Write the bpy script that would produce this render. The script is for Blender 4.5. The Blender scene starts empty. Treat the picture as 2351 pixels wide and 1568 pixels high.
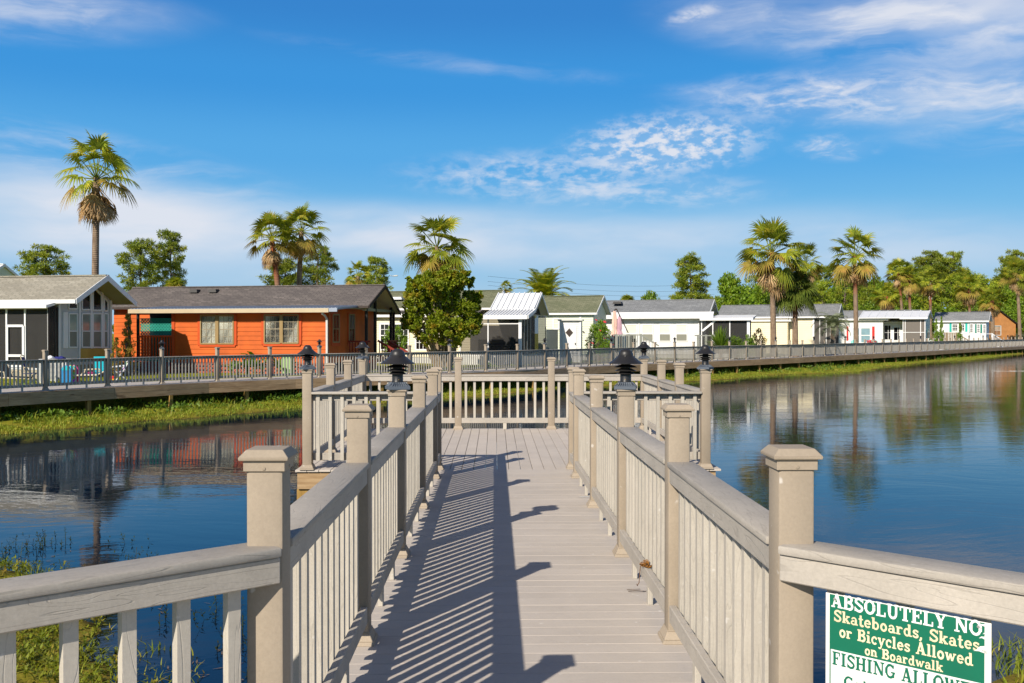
import bpy, bmesh, math, random
import numpy as np
from mathutils import Vector, Matrix, Euler

D2R = math.radians
rng = np.random.default_rng(7)
random.seed(7)
scene = bpy.context.scene
COL = scene.collection

# ------------------------------------------------------------------ camera
F = 2155.0                    # focal length in units of a 2351 px wide picture
CAM = Vector((0.0, 0.0, 1.65))
YAW, PITCH = D2R(1.042), D2R(0.505)
cam_d = bpy.data.cameras.new('camera')
cam_d.sensor_width = 36.0
cam_d.lens = F / 2351.0 * 36.0
cam_d.clip_start = 0.05
cam_d.clip_end = 6000.0
cam = bpy.data.objects.new('camera', cam_d)
COL.objects.link(cam)
cam.location = CAM
cam.rotation_euler = (math.pi / 2 - PITCH, 0.0, -YAW)
scene.camera = cam
CAMROT = Euler((math.pi / 2 - PITCH, 0.0, -YAW)).to_matrix()


def ray(px, py):
    return CAMROT @ Vector(((px - 1175.5) / F, -(py - 784.0) / F, -1.0))


def on_z(px, py, z):
    d = ray(px, py)
    return CAM + d * ((z - CAM.z) / d.z)


def at_y(px, py, Y):
    d = ray(px, py)
    return CAM + d * (Y / d.y)


# ------------------------------------------------------------------ exposure
scene.view_settings.view_transform = 'Standard'
scene.view_settings.look = 'None'
scene.view_settings.exposure = 0.27
scene.view_settings.gamma = 1.0
scene.view_settings.use_curve_mapping = False
scene.cycles.max_bounces = 8
scene.cycles.transparent_max_bounces = 24
scene.cycles.use_denoising = True

# ------------------------------------------------------------------ sun and sky
SUN_EL = D2R(32.4)
SUN_AZ = D2R(212.0)          # clockwise from +Y
sdir = Vector((math.sin(SUN_AZ) * math.cos(SUN_EL), math.cos(SUN_AZ) * math.cos(SUN_EL), math.sin(SUN_EL)))
sun_d = bpy.data.lights.new('sun', 'SUN')
sun_d.energy = 5.0
sun_d.angle = D2R(0.5)
sun_d.color = (1.0, 0.91, 0.79)
sun = bpy.data.objects.new('sun', sun_d)
COL.objects.link(sun)
sun.rotation_euler = sdir.to_track_quat('Z', 'Y').to_euler()
sun.location = (0, 0, 60)


class NT:
    """tiny helper to wire nodes"""
    def __init__(self, tree):
        self.t = tree
        self.l = tree.links

    def n(self, typ, **kw):
        nd = self.t.nodes.new(typ)
        for k, v in kw.items():
            setattr(nd, k, v)
        return nd

    def put(self, sock, v):
        if hasattr(v, 'is_linked') or isinstance(v, bpy.types.NodeSocket):
            self.l.new(v, sock)
        elif v is not None:
            sock.default_value = v

    def m(self, op, a, b=None, c=None, clamp=False):
        nd = self.n('ShaderNodeMath', operation=op)
        nd.use_clamp = clamp
        self.put(nd.inputs[0], a)
        if b is not None: self.put(nd.inputs[1], b)
        if c is not None: self.put(nd.inputs[2], c)
        return nd.outputs[0]

    def mix(self, f, a, b, blend='MIX'):
        nd = self.n('ShaderNodeMix', data_type='RGBA', blend_type=blend)
        self.put(nd.inputs[0], f)
        self.put(nd.inputs[6], a)
        self.put(nd.inputs[7], b)
        return nd.outputs[2]

    def xyz(self, x, y, z):
        nd = self.n('ShaderNodeCombineXYZ')
        self.put(nd.inputs[0], x); self.put(nd.inputs[1], y); self.put(nd.inputs[2], z)
        return nd.outputs[0]

    def sep(self, v):
        nd = self.n('ShaderNodeSeparateXYZ')
        self.put(nd.inputs[0], v)
        return nd.outputs

    def mapping(self, v, scale=(1, 1, 1), loc=(0, 0, 0), rot=(0, 0, 0)):
        nd = self.n('ShaderNodeMapping')
        self.put(nd.inputs[0], v)
        nd.inputs['Scale'].default_value = scale
        nd.inputs['Location'].default_value = loc
        nd.inputs['Rotation'].default_value = rot
        return nd.outputs[0]

    def noise(self, v, scale=5.0, detail=2.0, rough=0.5, dist=0.0):
        nd = self.n('ShaderNodeTexNoise')
        self.put(nd.inputs['Vector'], v)
        nd.inputs['Scale'].default_value = scale
        nd.inputs['Detail'].default_value = detail
        nd.inputs['Roughness'].default_value = rough
        nd.inputs['Distortion'].default_value = dist
        return nd.outputs['Fac']

    def rng(self, v, a, b, c=0.0, d=1.0, smooth=False):
        nd = self.n('ShaderNodeMapRange')
        nd.interpolation_type = 'SMOOTHSTEP' if smooth else 'LINEAR'
        self.put(nd.inputs[0], v)
        for i, x in enumerate((a, b, c, d)):
            nd.inputs[1 + i].default_value = x
        return nd.outputs[0]


def c4(c):
    return (c[0], c[1], c[2], 1.0)


def srgb(r, g, b):
    f = lambda v: (v / 255.0 / 12.92) if v / 255.0 <= 0.04045 else ((v / 255.0 + 0.055) / 1.055) ** 2.4
    return (f(r), f(g), f(b))


world = bpy.data.worlds.new('World')
scene.world = world
world.use_nodes = True
wt = NT(world.node_tree)
world.node_tree.nodes.clear()
w_out = wt.n('ShaderNodeOutputWorld')
w_bg = wt.n('ShaderNodeBackground')
w_bg.inputs['Strength'].default_value = 0.10
wt.l.new(w_bg.outputs[0], w_out.inputs[0])
sky = wt.n('ShaderNodeTexSky', sky_type='NISHITA')
sky.sun_disc = False
sky.sun_elevation = SUN_EL
sky.sun_rotation = SUN_AZ
sky.air_density = 1.0
sky.dust_density = 0.35
sky.ozone_density = 3.0
hs = wt.n('ShaderNodeHueSaturation')
hs.inputs['Saturation'].default_value = 1.35
hs.inputs['Hue'].default_value = 0.494
hs.inputs['Value'].default_value = 1.0
wt.l.new(sky.outputs[0], hs.inputs['Color'])
# clouds: laid out on the celestial sphere (azimuth, elevation in degrees)
tc = wt.n('ShaderNodeTexCoord')
dx, dy, dz = wt.sep(tc.outputs['Generated'])
az = wt.m('MULTIPLY', wt.m('ARCTAN2', dx, dy), 57.2958)
el = wt.m('MULTIPLY', wt.m('ARCSINE', dz), 57.2958)
sph = wt.xyz(az, el, 0.0)


def blob(a0, e0, ra, re, tilt=0.0, soft=1.0):
    """soft ellipse on the sky"""
    da = wt.m('SUBTRACT', az, a0)
    de = wt.m('SUBTRACT', el, e0)
    ct, st = math.cos(D2R(tilt)), math.sin(D2R(tilt))
    u = wt.m('DIVIDE', wt.m('ADD', wt.m('MULTIPLY', da, ct), wt.m('MULTIPLY', de, st)), ra)
    v = wt.m('DIVIDE', wt.m('SUBTRACT', wt.m('MULTIPLY', de, ct), wt.m('MULTIPLY', da, st)), re)
    r = wt.m('SQRT', wt.m('ADD', wt.m('MULTIPLY', u, u), wt.m('MULTIPLY', v, v)))
    return wt.rng(r, 1.0, 1.0 - soft, 0.0, 1.0, True)


warp = wt.n('ShaderNodeTexNoise'); warp.inputs['Scale'].default_value = 0.16; warp.inputs['Detail'].default_value = 3.0
wt.l.new(sph, warp.inputs['Vector'])
wsub = wt.n('ShaderNodeVectorMath', operation='MULTIPLY_ADD')
wt.l.new(warp.outputs['Color'], wsub.inputs[0]); wsub.inputs[1].default_value = (5.0, 1.8, 0.0); wt.l.new(sph, wsub.inputs[2])
wsph = wsub.outputs[0]
wisp = wt.rng(wt.noise(wt.mapping(wsph, (0.16, 0.75, 1), rot=(0, 0, D2R(7))), 1.0, 8.0, 0.62, 0.3), 0.38, 0.74, 0, 1, True)
veil = wt.rng(wt.noise(wt.mapping(wsph, (0.07, 0.30, 1)), 1.0, 5.0, 0.5), 0.30, 0.70, 0, 1, True)
puff = wt.rng(wt.noise(wt.mapping(sph, (0.95, 1.8, 1)), 1.0, 5.0, 0.58, 0.0), 0.42, 0.62, 0, 1, True)
puff2 = wt.rng(wt.noise(wt.mapping(sph, (0.40, 1.1, 1), loc=(3, 9, 0)), 1.0, 6.0, 0.62, 0.4), 0.42, 0.66, 0, 1, True)


def mul(*a):
    r = a[0]
    for b in a[1:]:
        r = wt.m('MULTIPLY', r, b)
    return r


layers = [
    mul(blob(10.4, 11.2, 7.5, 2.3, 2, 0.75), wt.m('ADD', wt.m('MULTIPLY', puff, 0.85), 0.16), 0.9),
    mul(blob(3.0, 9.5, 11.0, 2.0, 0, 0.9), wt.m('ADD', mul(puff2, 0.7), mul(puff, 0.4)), 0.7),
    mul(blob(9.0, 8.4, 10.0, 1.4, 0, 0.9), wt.m('ADD', mul(puff2, 0.6), mul(veil, 0.3)), 0.7),
    mul(blob(20.0, 13.3, 12.0, 2.0, -3, 0.85), wt.m('ADD', mul(puff2, 0.6), wt.m('ADD', mul(wisp, 0.6), 0.12)), 0.85),
    mul(blob(28.0, 12.4, 9.0, 3.6, -6, 1.0), wt.m('ADD', mul(veil, 0.6), mul(wisp, 0.7)), 0.9),
    mul(blob(20.0, 10.6, 3.2, 1.0, -4, 1.0), wt.m('ADD', puff2, 0.15), 0.7),
    mul(blob(23.0, 17.0, 16.0, 3.0, -7, 0.9), wt.m('ADD', mul(veil, 0.55), mul(wisp, 0.7)), 0.9),
    mul(blob(12.0, 18.4, 2.6, 0.7, 12, 1.0), wt.m('ADD', puff2, 0.2), 0.7),
    mul(blob(26.0, 17.8, 14.0, 2.4, -5, 1.0), wt.m('ADD', veil, 0.2), 0.6),
    mul(blob(-26.0, 16.9, 11.0, 2.0, 4, 1.0), wt.m('ADD', mul(veil, 0.5), mul(wisp, 0.6)), 0.85),
    mul(blob(-2.0, 15.9, 15.0, 0.8, -5.5, 1.0), wisp, 0.22),
    mul(blob(-22.0, 6.0, 17.0, 3.8, -5, 0.8), wt.m('ADD', mul(veil, 0.6), 0.5), 0.95),
    mul(blob(-22.0, 9.2, 15.0, 2.4, -9, 1.0), wisp, 0.5),
    mul(blob(-8.0, 6.0, 12.0, 2.6, 0, 1.0), wt.m('ADD', veil, 0.4), 0.68),
    mul(blob(2.0, 5.7, 18.0, 2.6, -2, 0.8), wt.m('ADD', mul(veil, 0.6), 0.4), 0.72),
    mul(blob(20.0, 5.0, 20.0, 3.2, -2, 0.9), wt.m('ADD', mul(veil, 0.6), 0.3), 0.62),
    mul(blob(70.0, 25.0, 40.0, 20.0, 0, 1.0), veil, 0.4),
    mul(blob(-80.0, 20.0, 40.0, 14.0, 0, 1.0), veil, 0.4),
    mul(blob(-4.0, 1.0, 60.0, 5.0, 0, 1.0), 0.22),
]
dens = layers[0]
for L_ in layers[1:]:
    dens = wt.m('SUBTRACT', wt.m('ADD', dens, L_), wt.m('MULTIPLY', dens, L_))
dens = wt.m('MINIMUM', wt.m('ADD', dens, 0.045), 0.92)
cloud_col = (6.4, 6.6, 7.2, 1.0)
ramp = wt.n('ShaderNodeValToRGB')
cr = ramp.color_ramp
cr.interpolation = 'EASE'
for pos, colr in ((0.0, srgb(140, 188, 222)), (0.06, srgb(132, 188, 226)), (0.20, srgb(108, 182, 230)), (0.33, srgb(70, 164, 228)), (0.46, srgb(30, 144, 220)), (0.60, srgb(8, 124, 204)), (0.78, srgb(3, 92, 170)), (1.0, srgb(2, 56, 118))):
    e_ = cr.elements.new(pos); e_.color = c4(colr)
cr.elements.remove(cr.elements[0]); cr.elements.remove(cr.elements[-1])
e_ = cr.elements.new(1.0); e_.color = c4(srgb(2, 56, 118))
wt.l.new(wt.m('DIVIDE', el, 32.0, clamp=True), ramp.inputs[0])
ramp10 = wt.mix(1.0, ramp.outputs[0], (8.4, 8.4, 8.4, 1.0), 'MULTIPLY')
clear = wt.mix(0.94, hs.outputs[0], ramp10)
skyc = wt.mix(dens, clear, cloud_col)
wt.l.new(skyc, w_bg.inputs['Color'])

# ------------------------------------------------------------------ object helpers
def setp(o, label=None, cat=None, group=None, kind=None):
    if label: o['label'] = label
    if cat: o['category'] = cat
    if group: o['group'] = group
    if kind: o['kind'] = kind
    return o


def thing(name, label, cat, loc=(0, 0, 0), rotz=0.0, group=None):
    o = bpy.data.objects.new(name, None)
    COL.objects.link(o)
    o.empty_display_size = 0.2
    o.location = loc
    o.rotation_euler = (0, 0, rotz)
    return setp(o, label, cat, group)


def link(name, me, parent=None, loc=(0, 0, 0), rot=(0, 0, 0), scale=(1, 1, 1)):
    o = bpy.data.objects.new(name, me)
    COL.objects.link(o)
    if parent is not None:
        o.parent = parent
    o.location = loc
    o.rotation_euler = rot
    o.scale = scale
    return o


def dup_tree(root, loc, rotz=0.0, scale=1.0, label=None, group=None):
    r = root.copy()
    COL.objects.link(r)
    r.location = loc
    r.rotation_euler = (0, 0, rotz)
    r.scale = (scale,) * 3 if not isinstance(scale, (tuple, list)) else scale
    if label: r['label'] = label
    if group: r['group'] = group
    for ch in list(root.children):
        c = ch.copy(); COL.objects.link(c); c.parent = r
        for g in list(ch.children):
            d = g.copy(); COL.objects.link(d); d.parent = c
    return r


class MB:
    """collects faces and makes one mesh"""
    def __init__(self):
        self.v = []; self.f = []; self.m = []

    def add(self, vs, fs, mi=0):
        o = len(self.v)
        self.v += [tuple(p) for p in vs]
        for f in fs:
            self.f.append(tuple(i + o for i in f)); self.m.append(mi)
        return self

    def quad(self, a, b, c, d, mi=0):
        return self.add((a, b, c, d), ((0, 1, 2, 3),), mi)

    def box(self, x0, y0, z0, x1, y1, z1, mi=0):
        vs = [(x0, y0, z0), (x1, y0, z0), (x1, y1, z0), (x0, y1, z0), (x0, y0, z1), (x1, y0, z1), (x1, y1, z1), (x0, y1, z1)]
        return self.add(vs, [(0, 3, 2, 1), (4, 5, 6, 7), (0, 1, 5, 4), (1, 2, 6, 5), (2, 3, 7, 6), (3, 0, 4, 7)], mi)

    def beam(self, a, b, w, h, up=(0, 0, 1), mi=0):
        """rectangular bar from a to b, w across and h along up"""
        a, b = Vector(a), Vector(b)
        d = (b - a).normalized()
        s = d.cross(Vector(up))
        if s.length < 1e-4: s = d.cross(Vector((1, 0, 0)))
        s.normalize()
        u = s.cross(d)
        vs = []
        for p in (a, b):
            for i, j in ((-1, -1), (1, -1), (1, 1), (-1, 1)):
                vs.append(p + s * (w / 2 * i) + u * (h / 2 * j))
        return self.add(vs, [(0, 1, 2, 3), (7, 6, 5, 4), (0, 4, 5, 1), (1, 5, 6, 2), (2, 6, 7, 3), (3, 7, 4, 0)], mi)

    def prism(self, poly, axis, a0, a1, mi=0):
        """extrude a 2-D polygon: axis x -> poly is (y,z); y -> (x,z); z -> (x,y)"""
        def P(p, a):
            return (a, p[0], p[1]) if axis == 'x' else (p[0], a, p[1]) if axis == 'y' else (p[0], p[1], a)
        n = len(poly)
        vs = [P(p, a0) for p in poly] + [P(p, a1) for p in poly]
        fs = [tuple(range(n))[::-1], tuple(range(n, 2 * n))] + [(i, (i + 1) % n, n + (i + 1) % n, n + i) for i in range(n)]
        return self.add(vs, fs, mi)

    def tube(self, pts, rad, n=8, mi=0, cap=True):
        pts = [Vector(p) for p in pts]
        if not isinstance(rad, (list, tuple)): rad = [rad] * len(pts)
        vs = []; ref = None
        for i, p in enumerate(pts):
            d = (pts[min(i + 1, len(pts) - 1)] - pts[max(i - 1, 0)]).normalized()
            if ref is None:
                ref = d.orthogonal().normalized()
            ref = (ref - d * ref.dot(d)).normalized()
            b = d.cross(ref)
            for k in range(n):
                t = 2 * math.pi * k / n
                vs.append(p + ref * (math.cos(t) * rad[i]) + b * (math.sin(t) * rad[i]))
        fs = []
        for i in range(len(pts) - 1):
            for k in range(n):
                fs.append((i * n + k, i * n + (k + 1) % n, (i + 1) * n + (k + 1) % n, (i + 1) * n + k))
        if cap:
            fs.append(tuple(range(n))[::-1]); fs.append(tuple(range((len(pts) - 1) * n, len(pts) * n)))
        return self.add(vs, fs, mi)

    def lathe(self, prof, n=24, mi=0, cx=0.0, cy=0.0):
        vs = []
        for r, z in prof:
            for k in range(n):
                t = 2 * math.pi * k / n
                vs.append((cx + r * math.cos(t), cy + r * math.sin(t), z))
        fs = []
        for i in range(len(prof) - 1):
            for k in range(n):
                fs.append((i * n + k, i * n + (k + 1) % n, (i + 1) * n + (k + 1) % n, (i + 1) * n + k))
        fs.append(tuple(range(n))[::-1]); fs.append(tuple(range((len(prof) - 1) * n, len(prof) * n)))
        return self.add(vs, fs, mi)

    def frustum(self, hw0, z0, hw1, z1, mi=0):
        vs = [(-hw0, -hw0, z0), (hw0, -hw0, z0), (hw0, hw0, z0), (-hw0, hw0, z0), (-hw1, -hw1, z1), (hw1, -hw1, z1), (hw1, hw1, z1), (-hw1, hw1, z1)]
        return self.add(vs, [(0, 3, 2, 1), (4, 5, 6, 7), (0, 1, 5, 4), (1, 2, 6, 5), (2, 3, 7, 6), (3, 0, 4, 7)], mi)

    def mesh(self, name, mats, bevel=0.0, seg=1, smooth=False):
        me = bpy.data.meshes.new(name)
        me.from_pydata(self.v, [], self.f)
        if not isinstance(mats, (list, tuple)): mats = [mats]
        for mt in mats: me.materials.append(mt)
        if len(mats) > 1:
            me.polygons.foreach_set('material_index', self.m)
        if bevel > 0:
            bm = bmesh.new(); bm.from_mesh(me)
            ed = [e for e in bm.edges if len(e.link_faces) == 2 and e.calc_face_angle(0) > 0.5]
            bmesh.ops.bevel(bm, geom=ed, offset=bevel, segments=seg, profile=0.5, affect='EDGES', clamp_overlap=True)
            bm.to_mesh(me); bm.free()
        if smooth:
            me.polygons.foreach_set('use_smooth', [True] * len(me.polygons))
            try: me.set_sharp_from_angle(angle=D2R(40))
            except Exception: pass
        me.update()
        return me

    def build(self, name, mats, parent=None, loc=(0, 0, 0), rot=(0, 0, 0), bevel=0.0, seg=1, smooth=False):
        return link(name, self.mesh(name, mats, bevel, seg, smooth), parent, loc, rot)


def mesh_np(name, verts, faces, mats, mi=None, smooth=False):
    """numpy verts (n,3), faces (m,k) -> mesh"""
    me = bpy.data.meshes.new(name)
    verts = np.asarray(verts, dtype=np.float32); faces = np.asarray(faces, dtype=np.int32)
    m, k = faces.shape
    me.vertices.add(len(verts)); me.vertices.foreach_set('co', verts.ravel())
    me.loops.add(m * k); me.loops.foreach_set('vertex_index', faces.ravel())
    me.polygons.add(m)
    me.polygons.foreach_set('loop_start', np.arange(0, m * k, k, dtype=np.int32))
    me.polygons.foreach_set('loop_total', np.full(m, k, dtype=np.int32))
    if not isinstance(mats, (list, tuple)): mats = [mats]
    for mt in mats: me.materials.append(mt)
    if mi is not None: me.polygons.foreach_set('material_index', np.asarray(mi, dtype=np.int32))
    if smooth: me.polygons.foreach_set('use_smooth', np.ones(m, dtype=bool))
    me.update(calc_edges=True)
    me.validate()
    return me


# ------------------------------------------------------------------ materials
def base_mat(name):
    m = bpy.data.materials.new(name)
    m.use_nodes = True
    t = NT(m.node_tree)
    p = m.node_tree.nodes['Principled BSDF']
    return m, t, p


def bump(t, p, h, strength=0.3, dist=0.01):
    b = t.n('ShaderNodeBump')
    b.inputs['Strength'].default_value = strength
    b.inputs['Distance'].default_value = dist
    t.l.new(h, b.inputs['Height'])
    t.l.new(b.outputs[0], p.inputs['Normal'])
    return b


def plain(name, col, rough=0.6, var=0.12, vscale=3.0, spec=0.3, metal=0.0, bumpy=0.0, bscale=60.0, dirt=0.0):
    """a painted / plastic / metal surface with slight unevenness and some wear"""
    m, t, p = base_mat(name)
    tc = t.n('ShaderNodeTexCoord')
    oi = t.n('ShaderNodeObjectInfo')
    nz = t.noise(tc.outputs['Object'], vscale, 4.0, 0.6)
    f = t.rng(nz, 0.3, 0.7, 1.0 - var, 1.0 + var)
    rnd = t.rng(oi.outputs['Random'], 0, 1, 1.0 - var * 0.5, 1.0 + var * 0.5)
    k = t.m('MULTIPLY', f, rnd)
    colr = t.mix(1.0, c4(col), t.xyz(k, k, k), 'MULTIPLY')
    if dirt > 0:
        sp = t.rng(t.noise(tc.outputs['Object'], vscale * 3.1, 5.0, 0.7), 0.52, 0.72, 0.0, dirt)
        colr = t.mix(sp, colr, (0.10, 0.085, 0.06, 1))
    t.l.new(colr, p.inputs['Base Color'])
    p.inputs['Roughness'].default_value = rough
    p.inputs['Specular IOR Level'].default_value = spec
    p.inputs['Metallic'].default_value = metal
    if bumpy > 0:
        bump(t, p, t.noise(tc.outputs['Object'], bscale, 3.0, 0.6), bumpy, 0.004)
    return m


def composite(name, col, axis='x', grain=1.0, var=0.07, stain=0.15):
    """wood-plastic lumber with an embossed grain along one local axis, chalky weathering and a few marks"""
    m, t, p = base_mat(name)
    tc = t.n('ShaderNodeTexCoord'); oi = t.n('ShaderNodeObjectInfo'); gi = t.n('ShaderNodeNewGeometry')
    off = t.n('ShaderNodeVectorMath', operation='ADD')
    t.l.new(tc.outputs['Object'], off.inputs[0])
    rr = t.m('MULTIPLY', t.m('ADD', oi.outputs['Random'], gi.outputs['Random Per Island']), 37.0)
    t.l.new(t.xyz(rr, rr, rr), off.inputs[1])
    v = off.outputs[0]
    sc = {'x': (1.0, 9.0, 9.0), 'y': (9.0, 1.0, 9.0), 'z': (9.0, 9.0, 1.0)}[axis]
    wv = t.noise(t.mapping(v, tuple(0.55 * q for q in sc)), 3.0, 1.5, 0.5, 0.5)
    # embossed cathedral lines: contour lines of a stretched noise
    fr = t.m('FRACT', t.m('MULTIPLY', wv, 8.0))
    groove = t.rng(t.m('ABSOLUTE', t.m('SUBTRACT', fr, 0.5)), 0.0, 0.09, 0.0, 1.0, True)
    fine = t.noise(t.mapping(v, tuple(s * 3 for s in sc)), 12.0, 3.0, 0.6)
    patch = t.noise(v, 2.3, 5.0, 0.65)
    fl = t.noise(v, 90.0, 3.0, 0.7)
    k = t.m('MULTIPLY', t.rng(patch, 0.3, 0.7, 1 - var, 1 + var), t.rng(fl, 0.3, 0.7, 1 - var * 0.7, 1 + var * 0.7))
    k = t.m('MULTIPLY', k, t.rng(oi.outputs['Random'], 0, 1, 0.94, 1.06))
    k = t.m('MULTIPLY', k, t.rng(gi.outputs['Random Per Island'], 0, 1, 1.0 - var * 0.8, 1.0 + var * 0.8))
    wear = t.noise(tc.outputs['Object'], 0.9, 5.0, 0.65)
    k = t.m('MULTIPLY', k, t.rng(wear, 0.3, 0.7, 1.0 - var, 1.0 + var * 0.7))
    k = t.m('MULTIPLY', k, t.rng(groove, 0, 1, 1.0 - 0.13 * grain, 1.0))
    colr = t.mix(1.0, c4(col), t.xyz(k, k, k), 'MULTIPLY')
    dp = t.rng(t.noise(v, 7.0, 6.0, 0.7), 0.56, 0.80, 0.0, stain)
    colr = t.mix(dp, colr, (0.13, 0.11, 0.08, 1))
    wp = t.rng(t.noise(v, 17.0, 2.0, 0.5), 0.71, 0.77, 0.0, 0.45)
    colr = t.mix(wp, colr, (0.72, 0.70, 0.66, 1))
    t.l.new(colr, p.inputs['Base Color'])
    p.inputs['Roughness'].default_value = 0.72
    p.inputs['Specular IOR Level'].default_value = 0.25
    h = t.m('ADD', t.m('MULTIPLY', groove, 1.0 * grain), t.m('MULTIPLY', fine, 0.35))
    h = t.m('ADD', h, t.m('MULTIPLY', fl, 0.25))
    bump(t, p, h, 0.35, 0.0025)
    return m


def wood(name, c1, c2, axis='x', knots=True, rough=0.8):
    m, t, p = base_mat(name)
    tc = t.n('ShaderNodeTexCoord'); oi = t.n('ShaderNodeObjectInfo')
    off = t.n('ShaderNodeVectorMath', operation='ADD')
    t.l.new(tc.outputs['Object'], off.inputs[0])
    rr = t.m('MULTIPLY', oi.outputs['Random'], 23.0)
    t.l.new(t.xyz(rr, rr, rr), off.inputs[1])
    v = off.outputs[0]
    sc = {'x': (0.6, 8.0, 8.0), 'y': (8.0, 0.6, 8.0), 'z': (8.0, 8.0, 0.6)}[axis]
    g = t.noise(t.mapping(v, sc), 4.0, 6.0, 0.65, 0.6)
    b = t.noise(t.mapping(v, (0.7, 2, 2)), 0.9, 3.0, 0.5)
    fac = t.rng(t.m('ADD', t.m('MULTIPLY', g, 0.7), t.m('MULTIPLY', b, 0.3)), 0.35, 0.65)
    colr = t.mix(fac, c4(c1), c4(c2))
    if knots:
        kn = t.rng(t.noise(t.mapping(v, (1.5, 5, 5)), 1.6, 2.0, 0.5), 0.68, 0.76, 0.0, 0.7)
        colr = t.mix(kn, colr, (c1[0] * 0.35, c1[1] * 0.3, c1[2] * 0.25, 1))
    t.l.new(colr, p.inputs['Base Color'])
    p.inputs['Roughness'].default_value = rough
    p.inputs['Specular IOR Level'].default_value = 0.2
    bump(t, p, g, 0.35, 0.006)
    return m


def shingle(name, c1, c2, c3):
    """asphalt shingles: courses and tabs along the slope"""
    m, t, p = base_mat(name)
    tc = t.n('ShaderNodeTexCoord')
    x, y, z = t.sep(tc.outputs['Object'])
    br = t.n('ShaderNodeTexBrick')
    br.offset = 0.37; br.squash = 1.0
    t.l.new(t.xyz(x, t.m('MULTIPLY', z, 2.2), 0.0), br.inputs['Vector'])
    br.inputs['Scale'].default_value = 1.0
    br.inputs['Mortar Size'].default_value = 0.012
    br.inputs['Brick Width'].default_value = 0.32
    br.inputs['Row Height'].default_value = 0.14
    br.inputs['Color1'].default_value = c4(c1); br.inputs['Color2'].default_value = c4(c2)
    br.inputs['Mortar'].default_value = c4(tuple(v * 0.55 for v in c3))
    pt = t.noise(t.mapping(tc.outputs['Object'], (0.5, 1, 1.2)), 1.3, 5.0, 0.6)
    colr = t.mix(t.rng(pt, 0.35, 0.7, 0.0, 0.65), br.outputs['Color'], c4(c3))
    gr = t.noise(tc.outputs['Object'], 40.0, 3.0, 0.7)
    k = t.rng(gr, 0.3, 0.7, 0.8, 1.2)
    colr = t.mix(1.0, colr, t.xyz(k, k, k), 'MULTIPLY')
    t.l.new(colr, p.inputs['Base Color'])
    p.inputs['Roughness'].default_value = 0.95
    p.inputs['Specular IOR Level'].default_value = 0.15
    bump(t, p, br.outputs['Fac'], -0.6, 0.02)
    return m


def foliage(name, ca, cb, cc=None, trans=0.35, nscale=1.2, rough=0.55):
    """leaf: hue drifts between two or three colours through the crown, light passes through"""
    m, t, p = base_mat(name)
    tc = t.n('ShaderNodeTexCoord'); oi = t.n('ShaderNodeObjectInfo'); geo = t.n('ShaderNodeNewGeometry')
    n1 = t.noise(tc.outputs['Object'], nscale, 3.0, 0.6)
    n2 = t.noise(tc.outputs['Object'], nscale * 9.0, 2.0, 0.6)
    f = t.rng(t.m('ADD', t.m('MULTIPLY', n1, 0.6), t.m('MULTIPLY', n2, 0.4)), 0.36, 0.64)
    colr = t.mix(f, c4(ca), c4(cb))
    if cc is not None:
        f2 = t.rng(t.noise(t.mapping(tc.outputs['Object'], loc=(5, 3, 8)), nscale * 2.3, 3.0, 0.6), 0.52, 0.68, 0.0, 0.85)
        colr = t.mix(f2, colr, c4(cc))
    k = t.rng(geo.outputs['Random Per Island'], 0, 1, 0.72, 1.28)
    k = t.m('MULTIPLY', k, t.rng(oi.outputs['Random'], 0, 1, 0.85, 1.15))
    colr = t.mix(1.0, colr, t.xyz(k, k, k), 'MULTIPLY')
    t.l.new(colr, p.inputs['Base Color'])
    p.inputs['Roughness'].default_value = rough
    p.inputs['Specular IOR Level'].default_value = 0.35
    tr = t.n('ShaderNodeBsdfTranslucent')
    tcol = t.mix(1.0, colr, (1.25, 1.2, 0.5, 1), 'MULTIPLY')
    t.l.new(tcol, tr.inputs['Color'])
    mx = t.n('ShaderNodeMixShader')
    mx.inputs[0].default_value = trans
    t.l.new(p.outputs[0], mx.inputs[1]); t.l.new(tr.outputs[0], mx.inputs[2])
    out = m.node_tree.nodes['Material Output']
    t.l.new(mx.outputs[0], out.inputs[0])
    return m


def glass_pane(name, tint, rough=0.03, var=0.3):
    """dark window glass: reflects the surroundings over a dim interior"""
    m, t, p = base_mat(name)
    tc = t.n('ShaderNodeTexCoord')
    nz = t.noise(tc.outputs['Object'], 1.4, 2.0, 0.5)
    k = t.rng(nz, 0.3, 0.7, 1 - var, 1 + var)
    t.l.new(t.mix(1.0, c4(tint), t.xyz(k, k, k), 'MULTIPLY'), p.inputs['Base Color'])
    p.inputs['Roughness'].default_value = rough
    p.inputs['Specular IOR Level'].default_value = 0.6
    return m


def screen_mat(name, col, opacity):
    """insect screen: a fine dark mesh one can partly see through"""
    m, t, p = base_mat(name)
    p.inputs['Base Color'].default_value = c4(col)
    p.inputs['Roughness'].default_value = 0.7
    p.inputs['Alpha'].default_value = opacity
    return m


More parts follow.
